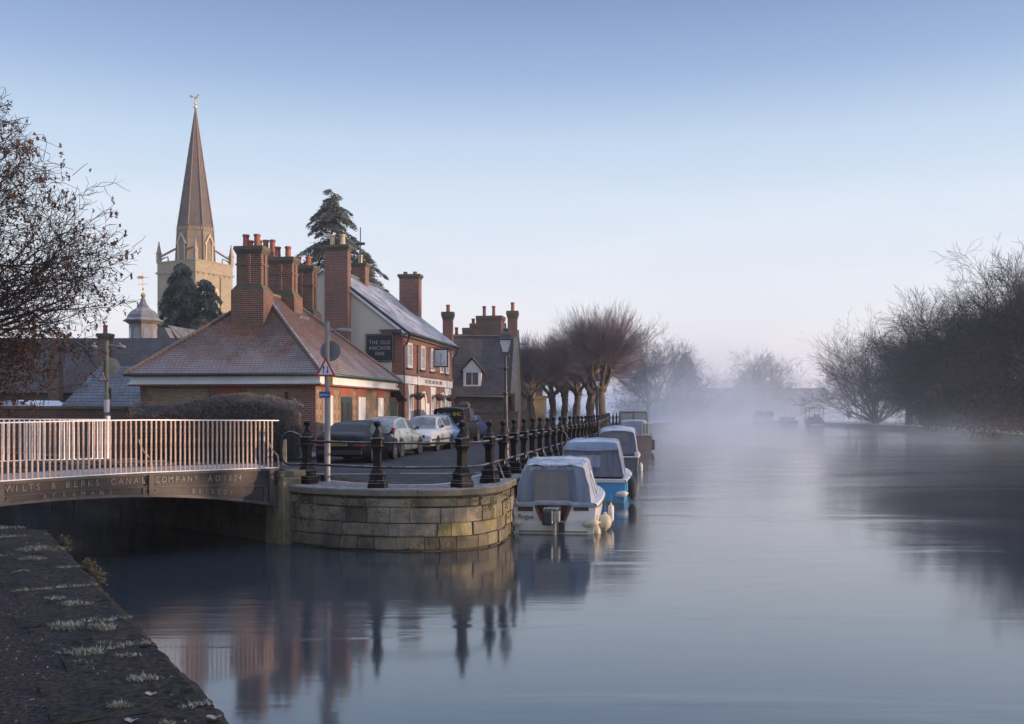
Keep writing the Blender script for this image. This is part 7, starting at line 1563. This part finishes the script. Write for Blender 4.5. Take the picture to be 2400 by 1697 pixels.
# foreground tree with withered keys
fg = thing('maple_tree', 'bare branched tree with withered seed clusters reaching in over the bridge', 'tree', (-17.2, 24.0, -.1), 0)
MINR = .0085; rd = random.Random(17); T = MB(); Cn = MB(); tips = []
seg_tube(T, [Vector((0, 0, -.3)), Vector((.1, .1, 1.5)), Vector((-.1, 0, 3.0)), Vector((.2, 0, 4.8)), Vector((.4, 0, 7.0))], [.34, .26, .23, .19, .12], 9)
FS = [(6, .62, .60, .11, .02), (6, .66, .60, .14, .01), (5, .72, .55, .20, .01), (4, .8, .55, .25, .02), (0, 0, 0, .3, .03)]
for k in range(34):
    z = 1.3 + 5.7 * (k / 33) ** 1.2; a = rd.uniform(-1.25, 1.25) if k % 4 else rd.uniform(1.5, 4.5); inc = lerp(1.55, .3, k / 33) * rd.uniform(.85, 1.1); d = Vector((math.cos(a) * math.sin(inc), math.sin(a) * math.sin(inc), math.cos(inc)))
    grow(Cn, rd, Vector((.05 * k / 2, 0, z)), d, (5.2 - 1.6 * k / 33) * rd.uniform(.75, 1.05), .15 - .002 * k, 0, FS, tips, env=lambda p: (p.x / (8.4 if p.z > 4 else 7.2)) ** 2 + (p.y / 6.0) ** 2 + ((p.z - 4.4) / (5.8 if p.z > 4.4 else 9.0)) ** 2 < 1 + .25 * noise.noise((p.x * .6, p.y * .6, p.z * .6)))
T.build('trunk', bark, fg, norm=False, smooth=True); Cn.build('crown', twigd, fg, norm=False)
K_ = MB()
for p, d in tips:
    f = noise.noise((p.x * .7, p.y * .7, p.z * .7 + 3)); 
    if rd.random() < (.17 + .5 * max(0, f)) * (3.0 if p.z < 3.8 else .95):
        c = p + Vector((0, 0, -.05)); kk = rd.uniform(.5, 1.7)
        for q_ in range(rd.randint(1, 3)): leaf_cloud(K_, rd, c + Vector((rd.gauss(0, .06), rd.gauss(0, .06), rd.gauss(-.03, .07))), (.03 * kk, .03 * kk, .07 * kk), rd.randint(4, 10), .042)
K_.build('seed_cluster', pbr('withered_keys', (0.060, 0.026, 0.020), (0.12, 0.055, 0.022), rough=.9, ns=1.2), fg, norm=False)
fg.children[-1]['kind'] = 'stuff' if False else ''
# ------------------------------------------------------------------ hedge
hg = thing('frosted_hedge', 'rounded frost-tipped hedge in front of the lodge wall', 'hedge', (-9.6, 33.0, -.09), 0)
rd = random.Random(31); F = MB(); core = MB()
def ht(x): return 1.98 + .16 * math.sin(x * 1.3 + .7) + .10 * noise.noise((x * 2, 1, 1)) - .28 * max(0, (-x - .9)) ** 1.2 * .45
rows = []
for i in range(41):
    x = -2.75 + 5.2 * i / 40; h = ht(x) - .12; e = 1 - .35 * max(0, abs((x + .15) / 2.6) - .9) * 10; rows.append([(x, -.62 * e, 0), (x, -.66 * e, h * .6), (x, -.4 * e, h * .92), (x, 0, h), (x, .4 * e, h * .92), (x, .6 * e, 0)])
core.grid(rows); core.add(rows[0], [tuple(range(6))]); core.add(rows[-1], [tuple(range(6))]); core.build('core', pbr('hedge_core', (0.028, 0.026, 0.022), (0.045, 0.04, 0.035), rough=1, ns=9, bump=1, bs=12), hg)
for _ in range(30000):
    x = rd.uniform(-2.85, 2.55); h = ht(x) + noise.noise((x * 3, 5, 2)) * .06; side = rd.random()
    if side < .42: a = rd.uniform(0, math.pi); p = Vector((x, -.62 * math.cos(a) * 1.05, h - .30 + .30 * math.sin(a)))
    elif side < .9: p = Vector((x, -.70 + rd.gauss(0, .05), rd.uniform(0.0, h - .15)))
    else: p = Vector((rd.choice((-2.82, 2.5)) + rd.gauss(0, .05), rd.uniform(-.6, .6), rd.uniform(0, h - .1)))
    out = Vector((rd.gauss(0, .5), -.6 + rd.gauss(0, .5), .6 if p.z > h - .4 else 0)) + Vector((0, 0, rd.gauss(0, .4))); out.normalize(); p = p + out * abs(rd.gauss(0, .03)); l = rd.uniform(.03, .10); sd = out.orthogonal().normalized() * .007
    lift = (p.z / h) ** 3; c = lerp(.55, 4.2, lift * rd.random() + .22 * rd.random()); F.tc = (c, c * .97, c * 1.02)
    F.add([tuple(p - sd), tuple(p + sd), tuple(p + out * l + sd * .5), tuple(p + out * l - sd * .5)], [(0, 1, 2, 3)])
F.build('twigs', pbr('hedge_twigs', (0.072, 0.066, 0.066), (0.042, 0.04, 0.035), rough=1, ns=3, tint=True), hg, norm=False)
# ------------------------------------------------------------------ air
def vol(name, x0, x1, y0, y1, z0, z1, dens, col, aniso=.2):
    s = MB(); s.box(x0, x1, y0, y1, z0, z1); m = bpy.data.materials.new(name); m.use_nodes = True; t = m.node_tree; t.nodes.clear()
    v = N(t, 'ShaderNodeVolumePrincipled'); v.inputs['Color'].default_value = (*col, 1); v.inputs['Density'].default_value = dens; v.inputs['Anisotropy'].default_value = aniso
    oo = N(t, 'ShaderNodeOutputMaterial'); Lk(t, v.outputs[0], oo.inputs['Volume']); o = s.build(name, m); tag(o, kind='stuff'); return o, t, v
HAZE = 0.0004
vol('haze', -445, 445, -58, 445, -3, 56, HAZE, (.86, .90, 1.0))
MIST = True
if MIST:
    o, t, v = vol('river_mist', 1, 190, 28, 330, WZ + .02, 16.5, 0.03, (.88, .915, 1.0), .1)
    co = N(t, 'ShaderNodeTexCoord').outputs['Object']; sx = N(t, 'ShaderNodeSeparateXYZ'); Lk(t, co, sx.inputs[0])
    n1 = N(t, 'ShaderNodeTexNoise', i_Scale=.045, i_Detail=3.0, i_Roughness=.55); mpn = N(t, 'ShaderNodeMapping'); mpn.inputs['Scale'].default_value = (1, .6, 2.2); Lk(t, co, mpn.inputs[0]); Lk(t, mpn.outputs[0], n1.inputs['Vector'])
    zz = mth(t, 'DIVIDE', mth(t, 'SUBTRACT', sx.outputs[2], WZ), 17.7, True)              # 0 at the water, 1 at the top
    fall = mth(t, 'POWER', mth(t, 'SUBTRACT', 1.0, zz), 3.8)
    yn = mth(t, 'DIVIDE', mth(t, 'SUBTRACT', sx.outputs[1], 30.0), 60.0, True)
    # thins towards the right bank
    xr = mth(t, 'SUBTRACT', 1.0, mth(t, 'DIVIDE', mth(t, 'SUBTRACT', mth(t, 'SUBTRACT', sx.outputs[0], mth(t, 'MULTIPLY', sx.outputs[1], .18)), 0.0), 12.0, True))
    xr = mth(t, 'MAXIMUM', xr, mth(t, 'MULTIPLY', mth(t, 'DIVIDE', mth(t, 'SUBTRACT', sx.outputs[1], 195.0), 40.0, True), .6))
    # it lies over the river, not over the promenade, until the trees across the bend
    lx = mth(t, 'DIVIDE', mth(t, 'ADD', mth(t, 'SUBTRACT', sx.outputs[0], mth(t, 'MULTIPLY', sx.outputs[1], .112)), 1.0), 5.0, True); lx = mth(t, 'MAXIMUM', lx, mth(t, 'DIVIDE', mth(t, 'SUBTRACT', sx.outputs[1], 112.0), 25.0, True)); xr = mth(t, 'MULTIPLY', xr, lx); yn = mth(t, 'MULTIPLY', yn, mth(t, 'MAXIMUM', lx, .08))
    nr = ramp(t, [(.34, (.18, .18, .18)), (.66, (1, 1, 1))]); Lk(t, n1.outputs[0], nr.inputs[0])
    d = mth(t, 'MULTIPLY', mth(t, 'MULTIPLY', fall, yn), mth(t, 'MULTIPLY', nr.outputs[0], mth(t, 'ADD', mth(t, 'MULTIPLY', xr, .99), .01)))
    n2 = N(t, 'ShaderNodeTexNoise', i_Scale=.09, i_Detail=3.0, i_Roughness=.6); Lk(t, mpn.outputs[0], n2.inputs['Vector']); r2 = ramp(t, [(.46, (0, 0, 0)), (.68, (1, 1, 1))]); Lk(t, n2.outputs[0], r2.inputs[0])
    low = mth(t, 'MULTIPLY', mth(t, 'MULTIPLY', mth(t, 'POWER', mth(t, 'SUBTRACT', 1.0, zz), 12.0), yn), r2.outputs[0])       # wisps lying on the water everywhere
    Lk(t, mth(t, 'ADD', mth(t, 'ADD', mth(t, 'MULTIPLY', d, 0.056), mth(t, 'MULTIPLY', low, 0.032)), mth(t, 'MULTIPLY', mth(t, 'MULTIPLY', mth(t, 'POWER', mth(t, 'SUBTRACT', 1.0, zz), .9), mth(t, 'DIVIDE', mth(t, 'SUBTRACT', sx.outputs[1], 125.0), 80.0, True)), 0.0055)), v.inputs['Density'])
